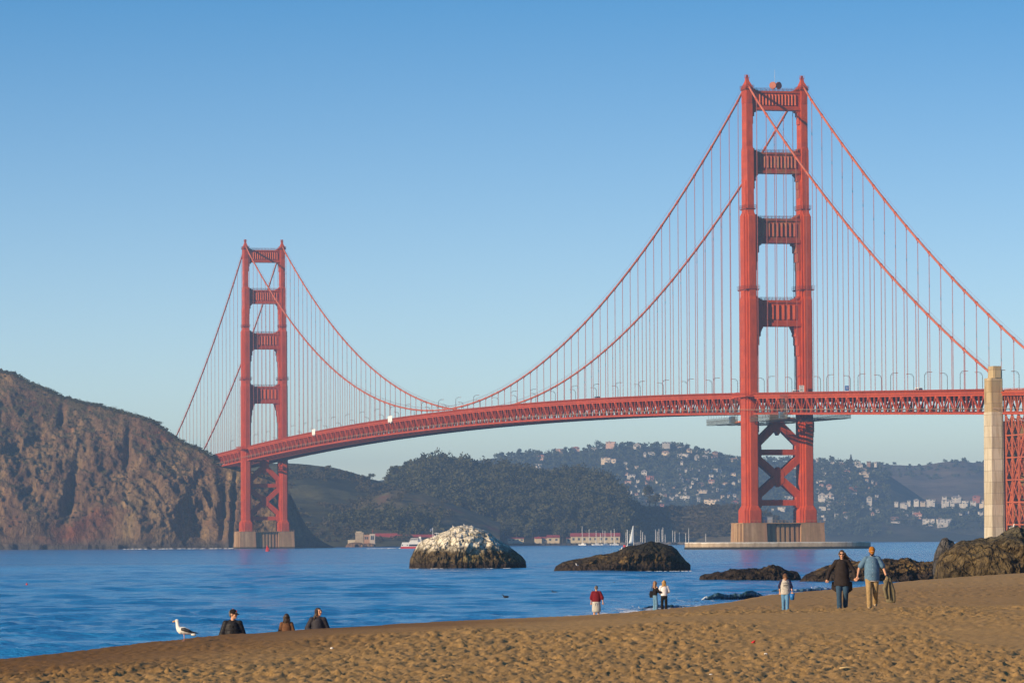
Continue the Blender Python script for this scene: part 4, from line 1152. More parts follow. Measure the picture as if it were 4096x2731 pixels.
mb = MB(); mb.box(-.9, .9, -.06, .06, .3, 2.4); mb.build("plate", mat("sign_blue", (.03, .16, .5), .5), t)
mb = MB(); mb.box(-.6, .6, -.09, -.061, 1.55, 1.75); mb.box(-.6, .6, -.09, -.061, 1.0, 1.2); mb.build("bars", mat("sign_white", (.85, .84, .8), .5), t)
mb = MB(); mb.bar((0, .1, -1.3), (0, .1, 2.2), .14, .14); mb.build("post", mat("sign_post", (.3, .3, .3), .6), t)
# ------------------------------------------------------------------ foliage
def leaf_quads(centres, sizes, rng, flat=0.0):
    """one small leaf-clump face per centre, turned at random"""
    n = len(centres)
    a = rng.normal(size=(n, 3)); a /= np.linalg.norm(a, axis=1)[:, None]
    h = rng.normal(size=(n, 3)); h -= (h * a).sum(1)[:, None] * a; h /= np.linalg.norm(h, axis=1)[:, None]
    b = np.cross(a, h)
    s1 = (sizes * (0.6 + 0.6 * rng.random(n)))[:, None]; s2 = (sizes * (0.5 + 0.5 * rng.random(n)))[:, None]
    V = np.stack([centres - h*s1 - b*s2*.4, centres + b*s2 - h*s1*.2, centres + h*s1 + b*s2*.3, centres - b*s2 + h*s1*.1], 1).reshape(-1, 3)
    F = np.arange(4 * n).reshape(-1, 4)
    return V, F
def crown_points(n, rx, rz, rng, lobes=5, lump=0.5):
    """points gathered in clumps over a crown's volume, denser towards its outside"""
    L_ = rng.normal(size=(lobes, 3)); L_ /= np.linalg.norm(L_, axis=1)[:, None]
    L_[:, 2] = np.abs(L_[:, 2]) * 0.9 - 0.15
    L_ *= 0.55
    k = rng.integers(0, lobes, n)
    d = rng.normal(size=(n, 3)); d /= np.linalg.norm(d, axis=1)[:, None]
    r = rng.random(n)**0.4 * (lump + 0.12 * rng.random(n))
    p = L_[k] + d * r[:, None]
    return p * np.array([rx, rx, rz])
def leaf_mat(name, dark, light, scale=0.08):
    m = mat(name, dark, 0.85, spec=0.12)
    N, L, b = nodes_of(m)
    g = N.new("ShaderNodeNewGeometry"); tc = N.new("ShaderNodeTexCoord")
    n1 = noise_node(N, L, tc.outputs['Object'], scale, 4, .6)
    c = mixrgb(N, L, n1, dark, light)
    c = mixrgb(N, L, .6, c, ramp(N, L, g.outputs['Random Per Island'], [(0.0, (.75, .75, .75)), (1.0, (1.25, 1.25, 1.25))]), 'MULTIPLY')
    L.new(c, b.inputs['Base Color'])
    tr = N.new("ShaderNodeBsdfTranslucent"); L.new(c, tr.inputs['Color'])
    mx = N.new("ShaderNodeMixShader"); mx.inputs[0].default_value = 0.25
    L.new(b.outputs[0], mx.inputs[1]); L.new(tr.outputs[0], mx.inputs[2]); L.new(mx.outputs[0], N["Material Output"].inputs['Surface'])
    return m
BARK = mat("grey_bark", (0.10, 0.075, 0.055), .9, .3, .6)
EUC = leaf_mat("eucalyptus_leaves", (0.040, 0.050, 0.022), (0.13, 0.12, 0.055), 0.05)
OAK = leaf_mat("town_tree_leaves", (0.034, 0.058, 0.034), (0.14, 0.145, 0.078), 0.045)
BUSH = leaf_mat("scrub_leaves", (0.05, 0.048, 0.028), (0.15, 0.125, 0.07), 0.03)
def scatter(name, key, pts, hts, npt, lsz, m, label, seed, wide=0.36, sink=0.15, trunk=True, cat="trees"):
    rng = np.random.default_rng(seed); CV = []; SZ = []; tr = MB()
    for (x, y), h in zip(pts, hts):
        p = drop_to(key, x, y)
        if p is None or p.z < 0.5: continue
        rx = h * wide * rng.uniform(.65, 1.5); rz = h * rng.uniform(.38, .58)
        c = crown_points(npt, rx, rz, rng, int(rng.integers(4, 8)))
        CV.append(c + np.array([p.x, p.y, p.z + h * .55 - h * sink])); SZ.append(np.full(npt, lsz) * rng.uniform(.8, 1.25))
        if trunk: tr.tube([(p.x, p.y, p.z - 1), (p.x + rng.uniform(-.6, .6), p.y, p.z + h * .6)], [h*.022, h*.012], 4, False)
    V, F = leaf_quads(np.concatenate(CV), np.concatenate(SZ), rng)
    me = mesh_np(name, V, F, False); me.materials.append(m)
    o = put(bpy.data.objects.new(name, me)); tag(o, label, cat, kind="stuff")
    if trunk and tr.v:
        t = tr.build("trunks", BARK, o); t["kind"] = "stuff"
def poisson(n, fx, rng, mind):
    """n spread-out samples of fx(rng) -> (x, y) or None"""
    out = []; cell = {}
    tries = 0
    while len(out) < n and tries < n * 30:
        tries += 1; p = fx(rng)
        if p is None: continue
        c = (int(p[0] // mind), int(p[1] // mind))
        if any((p[0]-q[0])**2 + (p[1]-q[1])**2 < mind*mind for dx in (-1, 0, 1) for dy in (-1, 0, 1) for q in cell.get((c[0]+dx, c[1]+dy), [])): continue
        cell.setdefault(c, []).append(p); out.append(p)
    return out
# the eucalyptus wood in the middle
def f_wood(rng):
    px_ = rng.uniform(1545, 2545); y = rng.uniform(4735, 5215); d = ray(px_, 2160); x = d.x * y
    if px_ < 1690 and y < 4960: return None
    return (x, y)
rg = np.random.default_rng(5)
pts = poisson(620, f_wood, rg, 8.5)
hts = [rg.uniform(17, 30) * (0.75 + 0.5 * float(vn2(np.array([p[0] * .03]), np.array([p[1] * .03]), 4)[0])) * (0.8 if p[1] < 4800 else 1.0) for p in pts]
scatter("eucalyptus_wood", "wooded_hill", pts, hts, 210, 1.35, EUC, "dense dark eucalyptus wood covering the middle hill", 6, .33)
# shore trees left of the wood, scrub on the green hill and knoll
def f_sh(rng):
    px_ = rng.uniform(1255, 1760); y = rng.uniform(4335, 4420); return (ray(px_, 2160).x * y, y)
pts = poisson(64, f_sh, rg, 7.0); scatter("shore_trees", "knoll", pts, [rg.uniform(12, 24) for p in pts], 190, 1.2, EUC, "dark round trees along the shore below the knoll", 7, .42)
def f_gr(rng):
    px_ = rng.uniform(1130, 1640); y = rng.uniform(4240, 4830); x = ray(px_, 2160).x * y
    if float(fbm2(np.array([x * .011]), np.array([y * .008]), 3, 44)[0]) < -0.02: return None
    return (x, y)
pts = poisson(420, f_gr, rg, 5.0); scatter("hill_scrub", "grassy_hill", pts, [rg.uniform(2.5, 6.5) for p in pts], 55, .8, BUSH, "dark scrub dotted over the grassy hill", 8, .75, .3, False, "scrub")
def f_kn(rng):
    px_ = rng.uniform(1330, 1800); y = rng.uniform(4345, 4560); return (ray(px_, 2160).x * y, y)
pts = poisson(75, f_kn, rg, 6.0); scatter("knoll_scrub", "knoll", pts, [rg.uniform(2.5, 9) for p in pts], 70, .9, BUSH, "bushes on the red knoll", 9, .6, .25, False, "scrub")
def f_rd(rng):
    px_ = rng.uniform(2290, 3200); y = rng.uniform(4900, 5100); return (ray(px_, 2160).x * y, y)
pts = poisson(640, f_rd, rg, 4.6); scatter("ridge_scrub", "scrub_ridge", pts, [rg.uniform(2.5, 7) for p in pts], 50, .85, BUSH, "low scrub covering the brown ridge", 10, .75, .3, False, "scrub")
# trees among the houses of the far hillside
def f_tw(rng):
    px_ = rng.uniform(1990, 3560); y = rng.uniform(7790, 8640); return (ray(px_, 2160).x * y, y)
pts = poisson(1500, f_tw, rg, 11.0); scatter("town_trees", "town_hill", pts, [rg.uniform(7, 15) for p in pts], 46, 1.9, OAK, "dark trees filling the far hillside between the houses", 12, .55, .2, False)
def f_bl(rng):
    px_ = rng.uniform(3230, 4110); y = rng.uniform(7880, 8180); return (ray(px_, 2160).x * y, y)
pts = poisson(420, f_bl, rg, 9.0); scatter("shore_woods", "shore_bluff", pts, [rg.uniform(5, 13) for p in pts], 44, 1.7, OAK, "trees on the far shore bluff", 13, .55, .25, False)
def f_gd(rng):
    px_ = rng.uniform(3400, 4110); y = rng.uniform(8400, 9820); x = ray(px_, 2160).x * y
    if float(fbm2(np.array([x * .006]), np.array([y * .003]), 3, 144)[0]) < 0.10 and y < 9740: return None
    return (x, y)
pts = poisson(150, f_gd, rg, 12.0); scatter("ridge_trees", "grass_ridge", pts, [rg.uniform(5, 11) for p in pts], 40, 1.9, OAK, "tree clumps on the far grassy ridge", 14, .6, .25, False)

def f_hd(rng):
    px_ = rng.uniform(-10, 1150); y = rng.uniform(3600, 3850); x = ray(px_, 2160).x * y
    if float(fbm2(np.array([x * .03]), np.array([y * .03]), 3, 244)[0]) < -.02: return None
    return (x, y)
pts = poisson(260, f_hd, rg, 2.6); scatter("headland_scrub", "headland", pts, [rg.uniform(1.2, 3.2) for p in pts], 26, .55, BUSH, "low scrub clinging to the headland cliff", 15, .8, .35, False, "scrub")
ed = [(drop_to("headland", ray(q, 2160).x * yy, yy), yy) for q in np.arange(-5, 880, 3.2) for yy in (np.interp(q, [-420, 0, 400, 800, 900, 1100, 1345], [3880, 3820, 3745, 3668, 3648, 3638, 3632]),)]
pts = [(p.x, yy - rg.uniform(0, 5)) for p, yy in ed if p is not None]; scatter("ridge_top_scrub", "headland", pts, [rg.uniform(1.5, 4.2) for p in pts], 34, .5, EUC, "dark scrub along the headland skyline", 16, .9, .35, False, "scrub")
def tree(name, key, px_, py_, hm, kind, label, m=None, Y=None):
    """one tree that stands out: trunk with limbs and a crown; base seen at px_, py_"""
    p = hit(key, px_, py_) if Y is None else at(px_, py_, Y)
    if p is None: return
    rng = np.random.default_rng(int(px_ * 7 + py_))
    t = empty(name, (p.x, p.y, p.z - .5)); tag(t, label, "tree")
    mb = MB(); mb.tube([(0, 0, -2), (.2, 0, hm*.3), (0, 0, hm*.8)], [hm*.03, hm*.024, hm*.008], 6)
    for k in range(5):
        a = k*1.26 + rng.random(); mb.tube([(0, 0, hm*(.3 + .08*k)), (hm*.2*math.cos(a), hm*.2*math.sin(a), hm*(.5 + .08*k))], [hm*.012, hm*.005], 4)
    mb.build("trunk", BARK, t)
    n = 260
    if kind == "cone":
        z = rng.random(n)**.8; r = (1 - z)**.9 * (.25 + .75*rng.random(n)**.5); a = rng.random(n)*6.283; tier = .82 + .18*np.sin(z*30)
        c = np.stack([hm*.27*r*tier*np.cos(a), hm*.27*r*tier*np.sin(a), hm*(.12 + .88*z)], 1)
    elif kind == "open":
        c = crown_points(n, hm*.33, hm*.36, rng, 7, .34); c[:, 2] += hm*.66
    else:
        c = crown_points(n, hm*.46, hm*.42, rng, 8, .45); c[:, 2] += hm*.58
    V, F = leaf_quads(c, np.full(n, hm*.055), rng)
    me = mesh_np("crown", V, F, False); me.materials.append(m or OAK)
    put(bpy.data.objects.new("crown", me), t)
for a in [("pine_tree", "town_hill", 3404, 1862, 20, "cone", "tall dark cone-shaped pine standing above the ridge houses"),
          ("slim_tree", "town_hill", 3456, 1858, 13, "open", "slim open tree on the ridge right of the tall pine"),
          ("round_tree", "town_hill", 2264, 1812, 13, "round", "round tree on the far ridge left of the pink villa"),
          ("pointed_tree", "town_hill", 2327, 1800, 10, "cone", "small pointed tree on the far ridge beside pale houses"),
          ("spreading_tree", "town_hill", 2392, 1794, 17, "round", "broad dark tree just left of the villa on the ridge top"),
          ("slender_tree", "town_hill", 2078, 1826, 16, "open", "slender tree at the left end of the far hillside"),
          ("round_tree", "town_hill", 3278, 1850, 11, "round", "round tree on the ridge just right of the near tower"),
          ("round_tree", "town_hill", 3297, 1852, 10, "cone", "pointed tree on the ridge second from the near tower"),
          ("cypress_tree", "shore_bluff", 3788, 2012, 30, "cone", "tallest dark cypress behind the shore houses left of the pylon"),
          ("cypress_tree", "shore_bluff", 3814, 2012, 27, "cone", "narrow cypress between two broader trees behind the shore houses"),
          ("broad_tree", "shore_bluff", 3862, 2015, 31, "round", "broad dark tree behind the shore houses nearest the pylon"),
          ("broad_tree", "shore_bluff", 3523, 2022, 27, "round", "broad dark tree at the left end of the shore houses"),
          ("broad_tree", "shore_bluff", 3562, 2018, 22, "round", "round tree right of the broad shore tree"),
          ("broad_tree", "shore_bluff", 3618, 2020, 18, "open", "open tree rising between the white shore houses")]:
    tree(*a)
tree("lone_tree", "grassy_hill", 1488, 1922, 9, "round", "lone tree on the skyline of the green hill")
tree("eucalyptus_tree", "scrub_ridge", 2598, 2036, 27, "open", "tall eucalyptus standing alone on the brown ridge", EUC, 5060)
tree("eucalyptus_tree", "scrub_ridge", 2622, 2042, 20, "round", "shorter eucalyptus leaning beside the tall one on the ridge", EUC, 5050)
tree("cypress_tree", "headland", 735, 1768, 9, "open", "small windswept tree on the headland edge beside the cable", EUC)
# ------------------------------------------------------------------ houses of the far hillside
HC = {'w': ((0.62, 0.58, 0.51), "white"), 'c': ((0.70, 0.58, 0.42), "cream"), 'p': ((0.60, 0.40, 0.31), "pink"), 'g': ((0.48, 0.46, 0.42), "grey"), 'b': ((0.30, 0.19, 0.13), "brown"), 'r': ((0.42, 0.17, 0.12), "brick-red")}
RC = {'w': (0.40, 0.36, 0.31), 'c': (0.38, 0.25, 0.17), 'p': (0.40, 0.17, 0.11), 'g': (0.22, 0.21, 0.20), 'b': (0.22, 0.12, 0.09), 'r': (0.36, 0.11, 0.08)}
PANE = mat("far_window_glass", (0.05, 0.07, 0.10), 0.15, spec=0.6)
def house(p, w, h, colk, roof, label, rz=0.0, group="houses on the far hillside", name="house", wins=True):
    t = empty(name, (p.x, p.y, p.z), rz); tag(t, label, "house", group)
    wm = mat("wall_" + colk, HC[colk][0], .8, .08, .3); rm = mat("roof_" + colk, RC[colk], .85, .15, .4)
    d = max(8.0, w * .55); mb = MB()
    z0 = -6.0
    rng = random.Random(int(p.x * 13 + p.z * 7))
    if w > 22 and h > 7:                          # stepped villa: main block and wings
        mb.box(-w/2, w*.12, -d/2, d/2, z0, h); mb.box(w*.12 + .01, w/2, -d/2 - 1.2, d/2, z0, h*.72); mb.box(-w*.30, -w*.05, -d/2 - 2.0, -d/2 + .2, z0, h*.6)
    else:
        mb.box(-w/2, w/2, -d/2, d/2, z0, h)
        if w > 12: mb.box(-w*.1, w*.42, -d/2 - 1.4, -d/2 + .2, z0, h*.55)
    mb.build("wall", wm, t)
    mr = MB()
    if roof == 'f':
        if w > 22 and h > 7:
            mr.box(-w/2 - .5, w*.12 + .3, -d/2 - .5, d/2 + .5, h, h + .5); mr.box(w*.12 + .31, w/2 + .5, -d/2 - 1.7, d/2 + .4, h*.72 + .01, h*.72 + .5)
        else: mr.box(-w/2 - .5, w/2 + .5, -d/2 - .6, d/2 + .5, h, h + .5)
        if w > 14: mr.box(-w*.2, -w*.12, -1, 1, h + .5, h + 1.8)
    elif roof == 'h':
        mr.taper((0, 0), (w/2 + .8, d/2 + .8), h + .01, (0, 0), (max(.5, w/2 - h*.55), .4), h + min(3.4, h*.45))
    else:
        n = 1 if w < 16 else 2
        for k in range(n):
            ww = w / n; cx = -w/2 + ww*(k + .5); hh = min(4.5, ww*.38)
            mr.add([(cx-ww/2-.5, -d/2-.6, h), (cx+ww/2+.5, -d/2-.6, h), (cx, -d/2-.6, h+hh), (cx-ww/2-.5, d/2, h), (cx+ww/2+.5, d/2, h), (cx, d/2, h+hh)], [(0, 1, 2), (5, 4, 3), (0, 2, 5, 3), (1, 4, 5, 2), (0, 3, 4, 1)])
    ro = mr.build("roof", rm, t)
    if roof != 'f' and w > 15:
        mc = MB(); mc.box(w*.22, w*.22 + 1.2, -.8, .6, h + .2, h + min(3.4, h*.45) + 2.2); mc.build("chimney", wm, ro)
    if wins:
        fl = max(1, int(h / 3.1)); n = max(1, min(4, int(w / 4.5)))
        for f in range(min(2, fl)):
            for k in range(n):
                if rng.random() < .2: continue
                x = -w/2 + w*(k + .5)/n; zz = h - 1.0 - f*3.0
                if zz < 1.3: continue
                m2 = MB(); ww = w/n*.28; y = -d/2 - (2.0 if (w > 22 and h > 7 and -w*.30 < x < -w*.05 and zz < h*.6) else (1.2 if (w > 22 and h > 7 and x > w*.12) else (1.4 if (w > 12 and -w*.1 < x < w*.42 and zz - .9 < h*.55 and not (w > 22 and h > 7)) else 0)))
                if w > 22 and h > 7 and x > w*.12: zz = min(zz, h*.72 - 1.0 - f*2.2)
                m2.box(x - ww, x + ww, y - .08, y + .05, zz - .9, zz + .5); m2.build("window", PANE, t)
    return t
HA = [(155,145,165,55,'p','f'),(530,190,130,55,'w','g'),(945,145,145,50,'g','f'),(1150,190,150,48,'w','h'),(1275,240,90,45,'c','h'),(1400,240,70,35,'w','f'),(1520,248,80,25,'g','f'),(1640,268,100,28,'b','h'),
 (640,305,45,55,'w','h'),(735,300,120,68,'w','f'),(935,292,135,55,'c','h'),(1185,325,190,66,'w','f'),(1380,350,80,62,'w','g'),(1490,355,110,58,'w','h'),(1630,350,90,55,'p','f'),(1910,388,150,50,'c','h'),(1795,380,40,30,'c','f'),
 (125,390,260,78,'c','f'),(630,565,95,58,'w','h'),(445,612,140,60,'w','f'),(690,622,75,48,'r','f'),(752,628,36,50,'r','f'),(1570,520,75,45,'w','f'),(1650,518,70,50,'w','f'),(1715,530,50,40,'w','h'),
 (400,690,110,42,'p','f'),(910,696,130,28,'w','f'),(1165,662,65,45,'w','f'),(1330,597,40,25,'w','f'),(1355,642,115,34,'g','f'),(1590,587,80,25,'w','f'),(1725,600,150,18,'w','g'),(1900,567,100,25,'c','h'),(1440,722,100,40,'b','h'),(1590,690,110,48,'p','h'),
 (1795,732,110,50,'c','h'),(1905,707,60,40,'w','h'),(1290,742,60,28,'w','f'),(1200,780,60,25,'w','f'),(1455,817,170,45,'c','f'),(1320,802,60,20,'w','f'),(1675,792,40,40,'w','f'),(1740,790,60,28,'g','f'),
 (430,837,80,48,'w','f'),(640,842,90,25,'w','h'),(740,852,90,46,'w','h'),(860,937,130,90,'w','g'),(1045,922,130,58,'g','f'),(1215,937,170,82,'w','f'),(1405,952,50,80,'g','f'),(1600,977,270,68,'c','f'),(1750,907,60,55,'c','f'),(1835,887,40,40,'c','f'),(1915,870,60,30,'w','h'),(560,912,40,34,'w','f'),(890,1012,70,30,'r','f'),(1920,1002,120,58,'r','h')]
HL = [(320,300,110,40,'w','f','L'),(345,325,130,50,'p','h','L'),(600,238,110,60,'p','f','L'),(820,215,110,50,'p','h','L'),(1060,210,80,45,'w','f','L'),(320,425,90,40,'w','f','L'),(60,350,60,40,'w','f','L')]
HB = [(95,197,40,25,'w','f'),(300,247,60,30,'w','f'),(395,247,100,25,'w','f'),(630,247,90,35,'g','f'),(780,247,60,35,'b','f'),(870,247,40,20,'w','f'),(170,312,60,30,'w','f'),(430,287,70,40,'p','h'),(480,312,100,25,'g','f'),(660,302,90,50,'w','h'),(780,292,60,40,'w','f'),
 (490,377,110,35,'p','h'),(700,362,130,46,'c','h'),(720,417,150,62,'c','f'),(450,412,70,20,'w','f'),(190,407,60,50,'w','f'),(310,367,90,20,'g','f'),(150,492,150,25,'w','f'),(660,507,100,35,'g','f'),(540,522,100,20,'w','f'),(150,542,60,25,'p','h'),(250,582,80,55,'p','h'),(100,632,55,50,'w','h'),(580,587,150,30,'r','h'),
 (215,737,255,90,'w','R'),(575,677,110,50,'w','f'),(165,852,110,45,'w','f'),(245,837,55,55,'w','g'),(350,962,60,62,'w','f')]
HS = [(785,760,80,75,'w','g'),(1145,772,60,25,'w','f'),(1240,805,120,40,'w','h'),(1310,765,50,35,'w','f'),(1410,767,80,45,'w','h'),(1490,767,80,25,'c','f'),(1600,772,140,62,'w','f'),(1780,720,70,45,'w','f'),(1795,785,120,68,'w','h'),(1882,787,70,62,'w','g'),(1940,717,150,35,'w','h'),(2035,787,150,60,'w','f'),(2160,787,90,55,'w','f'),(2205,717,120,42,'r','h'),(2275,787,70,60,'c','h'),(2000,842,70,38,'c','f'),
 (1420,972,150,66,'p','h'),(1570,1067,190,105,'w','f'),(1765,1067,205,105,'w','f'),(590,1002,70,40,'c','f'),(670,992,70,40,'c','f'),(860,972,140,40,'c','f'),(900,1012,180,25,'c','f'),(1130,1052,150,50,'g','f'),(1120,992,130,38,'b','h'),(690,912,90,50,'g','f'),(340,1222,120,28,'c','f'),(2260,922,70,48,'w','f')]
HM = [(1040,582,80,30,'c','f'),(1265,537,90,38,'w','f'),(1115,662,60,40,'c','h'),(1390,692,60,35,'c','h'),(1100,717,40,24,'w','f'),(1320,932,110,58,'w','f'),(1240,1047,110,44,'w','f'),(1145,1057,50,30,'w','f'),(1400,560,60,30,'w','f'),(1420,800,50,40,'g','f')]
HW = {'f': "flat-roofed", 'h': "hip-roofed", 'g': "gabled", 'R': "red-roofed"}
ALL = []
def addset(lst, ox, oy, s, key, reg):
    for q in lst:
        ALL.append([ox + q[0]*s, oy + q[1]*s, q[2]*s, q[3]*s, q[4], q[5], key, reg])
addset(HA, 2400, 1740, .2806, "town_hill", "left of the near tower")
addset(HL, 2060, 1740, .2976, "town_hill", "left of the near tower")
addset(HB, 3240, 1780, .302, "town_hill", "between near tower and pylon")
addset(HS, 3240, 1780, .302, "shore_bluff", "on the far shore")
addset(HM, 2700, 1680, .3444, "town_hill", "between the near tower's legs")
rs_ = random.Random(77)
def extra(n, x0, x1, y0, y1, key, reg):
    k = 0; tries = 0
    while k < n and tries < 4000:
        tries += 1; a, b = rs_.uniform(x0, x1), rs_.uniform(y0, y1)
        if any(abs(a - q[0]) < (q[2]/2 + 9) and abs(b - q[1]) < 12 for q in ALL): continue
        p = hit(key, a, b)
        if p is None or p.y > 8600: continue
        ALL.append([a, b, rs_.uniform(8, 20), rs_.uniform(6, 11), rs_.choice("wwwcgpgb"), rs_.choice("ffhg"), key, reg]); k += 1
extra(52, 2500, 2960, 1850, 2012, "town_hill", "left of the near tower")
extra(34, 3265, 3520, 1868, 2080, "town_hill", "between near tower and pylon")
extra(14, 3560, 3930, 2040, 2085, "shore_bluff", "on the far shore")
def nth(i):
    if i < 30: return ORD[i]
    n = i + 1; return f"{n}{'th' if 10 <= n % 100 <= 20 else {1: 'st', 2: 'nd', 3: 'rd'}.get(n % 10, 'th')}"
ROWS = {"left of the near tower": [(1800, "ridge-top"), (1850, "second"), (1925, "third"), (1975, "fourth"), (3000, "lowest")],
        "between near tower and pylon": [(1858, "ridge-top"), (1880, "second"), (1912, "third"), (1970, "fourth"), (3000, "lowest")],
        "on the far shore": [(2003, "upper"), (2042, "middle"), (3000, "lowest")],
        "between the near tower's legs": [(1900, "upper"), (1950, "middle"), (3000, "lower")]}
rows = {}
for q in ALL:
    q.append(next(n for lim, n in ROWS[q[7]] if q[1] < lim)); rows.setdefault((q[7], q[8]), []).append(q)
for (reg, rw), L_ in rows.items():
    L_.sort(key=lambda q: q[0])
    for i, q in enumerate(L_):
        px_, py_, wp, hp, ck, rf, key = q[:7]
        p = hit(key, px_, py_)
        if p is None or p.y > 9000: p = at(px_, py_, 8560 if key == "town_hill" else 8100)
        Y = p.y - 4; k = pxm(Y); p = at(px_, py_, Y)
        size = "small" if wp < 18 else ("wide" if wp > 38 else "mid-sized")
        lab = f"{size} {HC[ck][1]} {HW[rf]} house {reg}, {nth(i)} from left, {rw} row"
        house(p, .82 * wp / k, max(2.8, .85 * hp / k), ck, 'g' if rf == 'R' else rf, lab, RNG.uniform(-.25, .12))

# ------------------------------------------------------------------ buildings and harbour under the hills
CREAM = mat("harbour_wall_cream", (0.56, 0.48, 0.33), .8, .08, .3); RROOF = mat("harbour_roof_red", (0.30, 0.055, 0.05), .8, .15, .3)
STONE = mat("station_stone", (0.40, 0.32, 0.22), .9, .2, .4); BRICK = mat("station_brick", (0.42, 0.25, 0.16), .9, .2, .6)
def shed(px0, px1, py_base, py_eave, py_top, Y, label, nwin, gable=False, name="harbour_building"):
    a = at(px0, py_base, Y); b = at(px1, py_base, Y); k = pxm(Y); w = (b.x - a.x); h = (py_base - py_eave)/k; hr = (py_eave - py_top)/k; d = 12.0
    t = empty(name, ((a.x+b.x)/2, Y, max(.4, a.z))); tag(t, label, "building")
    mb = MB(); mb.box(-w/2, w/2, 0, d, -3, h); mb.build("wall", CREAM, t)
    mr = MB(); mr.add([(-w/2-.6, -.7, h), (w/2+.6, -.7, h), (w/2+.6, d+.7, h), (-w/2-.6, d+.7, h), (-w/2-.2, d/2, h+hr), (w/2+.2, d/2, h+hr)], [(0, 1, 5, 4), (2, 3, 4, 5), (0, 4, 3), (1, 2, 5), (3, 2, 1, 0)])
    mr.build("roof", RROOF, t)
    for i in range(nwin):
        x = -w/2 + w*(i + .5)/nwin; m2 = MB(); m2.box(x - 1.0, x + 1.0, -.1, .05, h*.35, h*.75); m2.build("window", PANE, t)
    if gable:
        m2 = MB(); m2.box(-w/2 + 1, -w/2 + 7, -4, -.01, -3, h*.9); m2.build("porch", CREAM, t)
        m2 = MB(); m2.add([(-w/2+.4, -4.4, h*.9), (-w/2+7.6, -4.4, h*.9), (-w/2+4, -4.4, h*.9+2.4), (-w/2+.4, .5, h*.9), (-w/2+7.6, .5, h*.9), (-w/2+4, .5, h*.9+2.4)], [(0, 1, 2), (5, 4, 3), (0, 2, 5, 3), (1, 4, 5, 2)]); m2.build("porch_roof", RROOF, t)
    return t
shed(2283, 2480, 2168, 2145, 2131, 4690, "long cream boathouse with red roof and dark windows behind masts", 9)
shed(2188, 2238, 2168, 2149, 2139, 4700, "small cream building with red roof left of the boathouse", 2)
shed(2138, 2188, 2168, 2152, 2146, 4702, "cream gabled building with porch left of the small red-roofed one", 3, True)
shed(1500, 1588, 2166, 2153, 2132, 4300, "long red-roofed cream barracks beside the brick signal station", 6)
shed(1588, 1738, 2164, 2149, 2137, 4318, "longest red-roofed cream building behind the white ferry", 9)
shed(2266, 2282, 2168, 2152, 2149, 4712, "tiny cream hut left of the boathouse", 1)
shed(2030, 2095, 2166, 2153, 2149, 4690, "low white pier building right of the guano rock", 4)
t = empty("radar_hut", at(2537, 2078, 4960)); tag(t, "small square pinkish box on the brown ridge above the sailboat", "hut")
mb = MB(); mb.box(-1.9, 1.9, -2, 2, -.0, 4.0); mb.build("cabin", mat("hut_pink", (.36, .26, .21), .8, .1, .5), t); mb = MB(); [mb.bar((sx*1.6, sy*1.6, -9), (sx*1.6, sy*1.6, 0), .25, .25) for sx in (-1, 1) for sy in (-1, 1)]; mb.build("stilts", RAIL, t)["kind"] = "stuff"
mb = MB(); mb.box(-2.1, 2.1, -2.2, 2.2, 4.0, 4.3); mb.build("roof", mat("hut_roof", (.25, .18, .16), .8), t)
# signal station on its rock
Y = 4200; k = pxm(Y)
b0 = at(1440, 2188, Y)
rock_st = None
t = empty("signal_station", at(1435, 2172, Y)); tag(t, "old stone and brick signal station on a small rock by the shore", "building")
def pxbox(x0, x1, y0, y1, dep, nm, m, off=0.0):
    c = at(1435, 2172, Y); a = at(x0, y1, Y); b = at(x1, y0, Y); mb = MB(); mb.box(a.x - c.x, b.x - c.x, off, off + dep, a.z - c.z - (6 if y1 > 2160 else 0), b.z - c.z); return mb.build(nm, m, t)
tw_ = pxbox(1421, 1454, 2128, 2171, 7, "tower", STONE); cap_ = pxbox(1424, 1446, 2124, 2128, 6, "tower_cap", CREAM, .4)
pxbox(1391, 1421, 2158, 2172, 6, "terrace", CREAM, .6); wb = pxbox(1456, 1478, 2137, 2171, 7, "brick_block", BRICK, .3); wg = pxbox(1478, 1500, 2134, 2173, 7, "gable_block", mat("station_grey", (.52, .44, .36), .8, .15, .4), .1)
for x0 in (1459, 1467): o = pxbox(x0, x0 + 5, 2146, 2156, .2, "window", PANE, .15)
for x0 in (1483, 1490): o = pxbox(x0, x0 + 5, 2142, 2158, .2, "window", PANE, -.06)
mb = MB(); c = at(1435, 2172, Y); a = at(1491, 2134, Y); mb.tube([(a.x-c.x, 2, a.z-c.z), (a.x-c.x, 2, a.z-c.z+4.5)], .25, 6); mb.ball((a.x-c.x, 2, a.z-c.z+2.2), .7, 8, 6); mb.build("lantern_mast", RAIL, t)
# sea wall and quay
t = put(bpy.data.objects.new("quay", None)); tag(t, "dark timber quay and sea wall in front of the red-roofed buildings", "quay")
QU = mat("quay_dark", (0.055, 0.05, 0.045), .9, .3, .4)
for (x0, x1, yy) in ((1502, 1745, 4282), (1990, 2500, 4660)):
    a = at(x0, 2180, yy); b = at(x1, 2180, yy); mb = MB(); mb.box(a.x, b.x, yy, yy + 40, -3, 2.2); mb.build("wall", QU, t)
    n = int((b.x - a.x) / 5)
    for i in range(n): 
        mb = MB(); mb.bar((a.x + i*5, yy - .5, -2), (a.x + i*5, yy - .5, 3.0), .5, .5); mb.build("pile", QU, t)
mb = MB(); V = []
for i in range(90):
    q = at(2490 + i*5.6, 2178, 4640 - 14*math.sin(i*.6)); mb.ball((q.x, q.y, .6 + .7*random.random()), (2.2 + random.random(), 2.0, 1.3 + random.random()), 6, 4)
o = mb.build("breakwater", mat("breakwater_stone", (0.11, 0.10, 0.09), .95, .4, .6)); tag(o, "dark stone breakwater in front of the marina masts", "breakwater", kind="stuff")
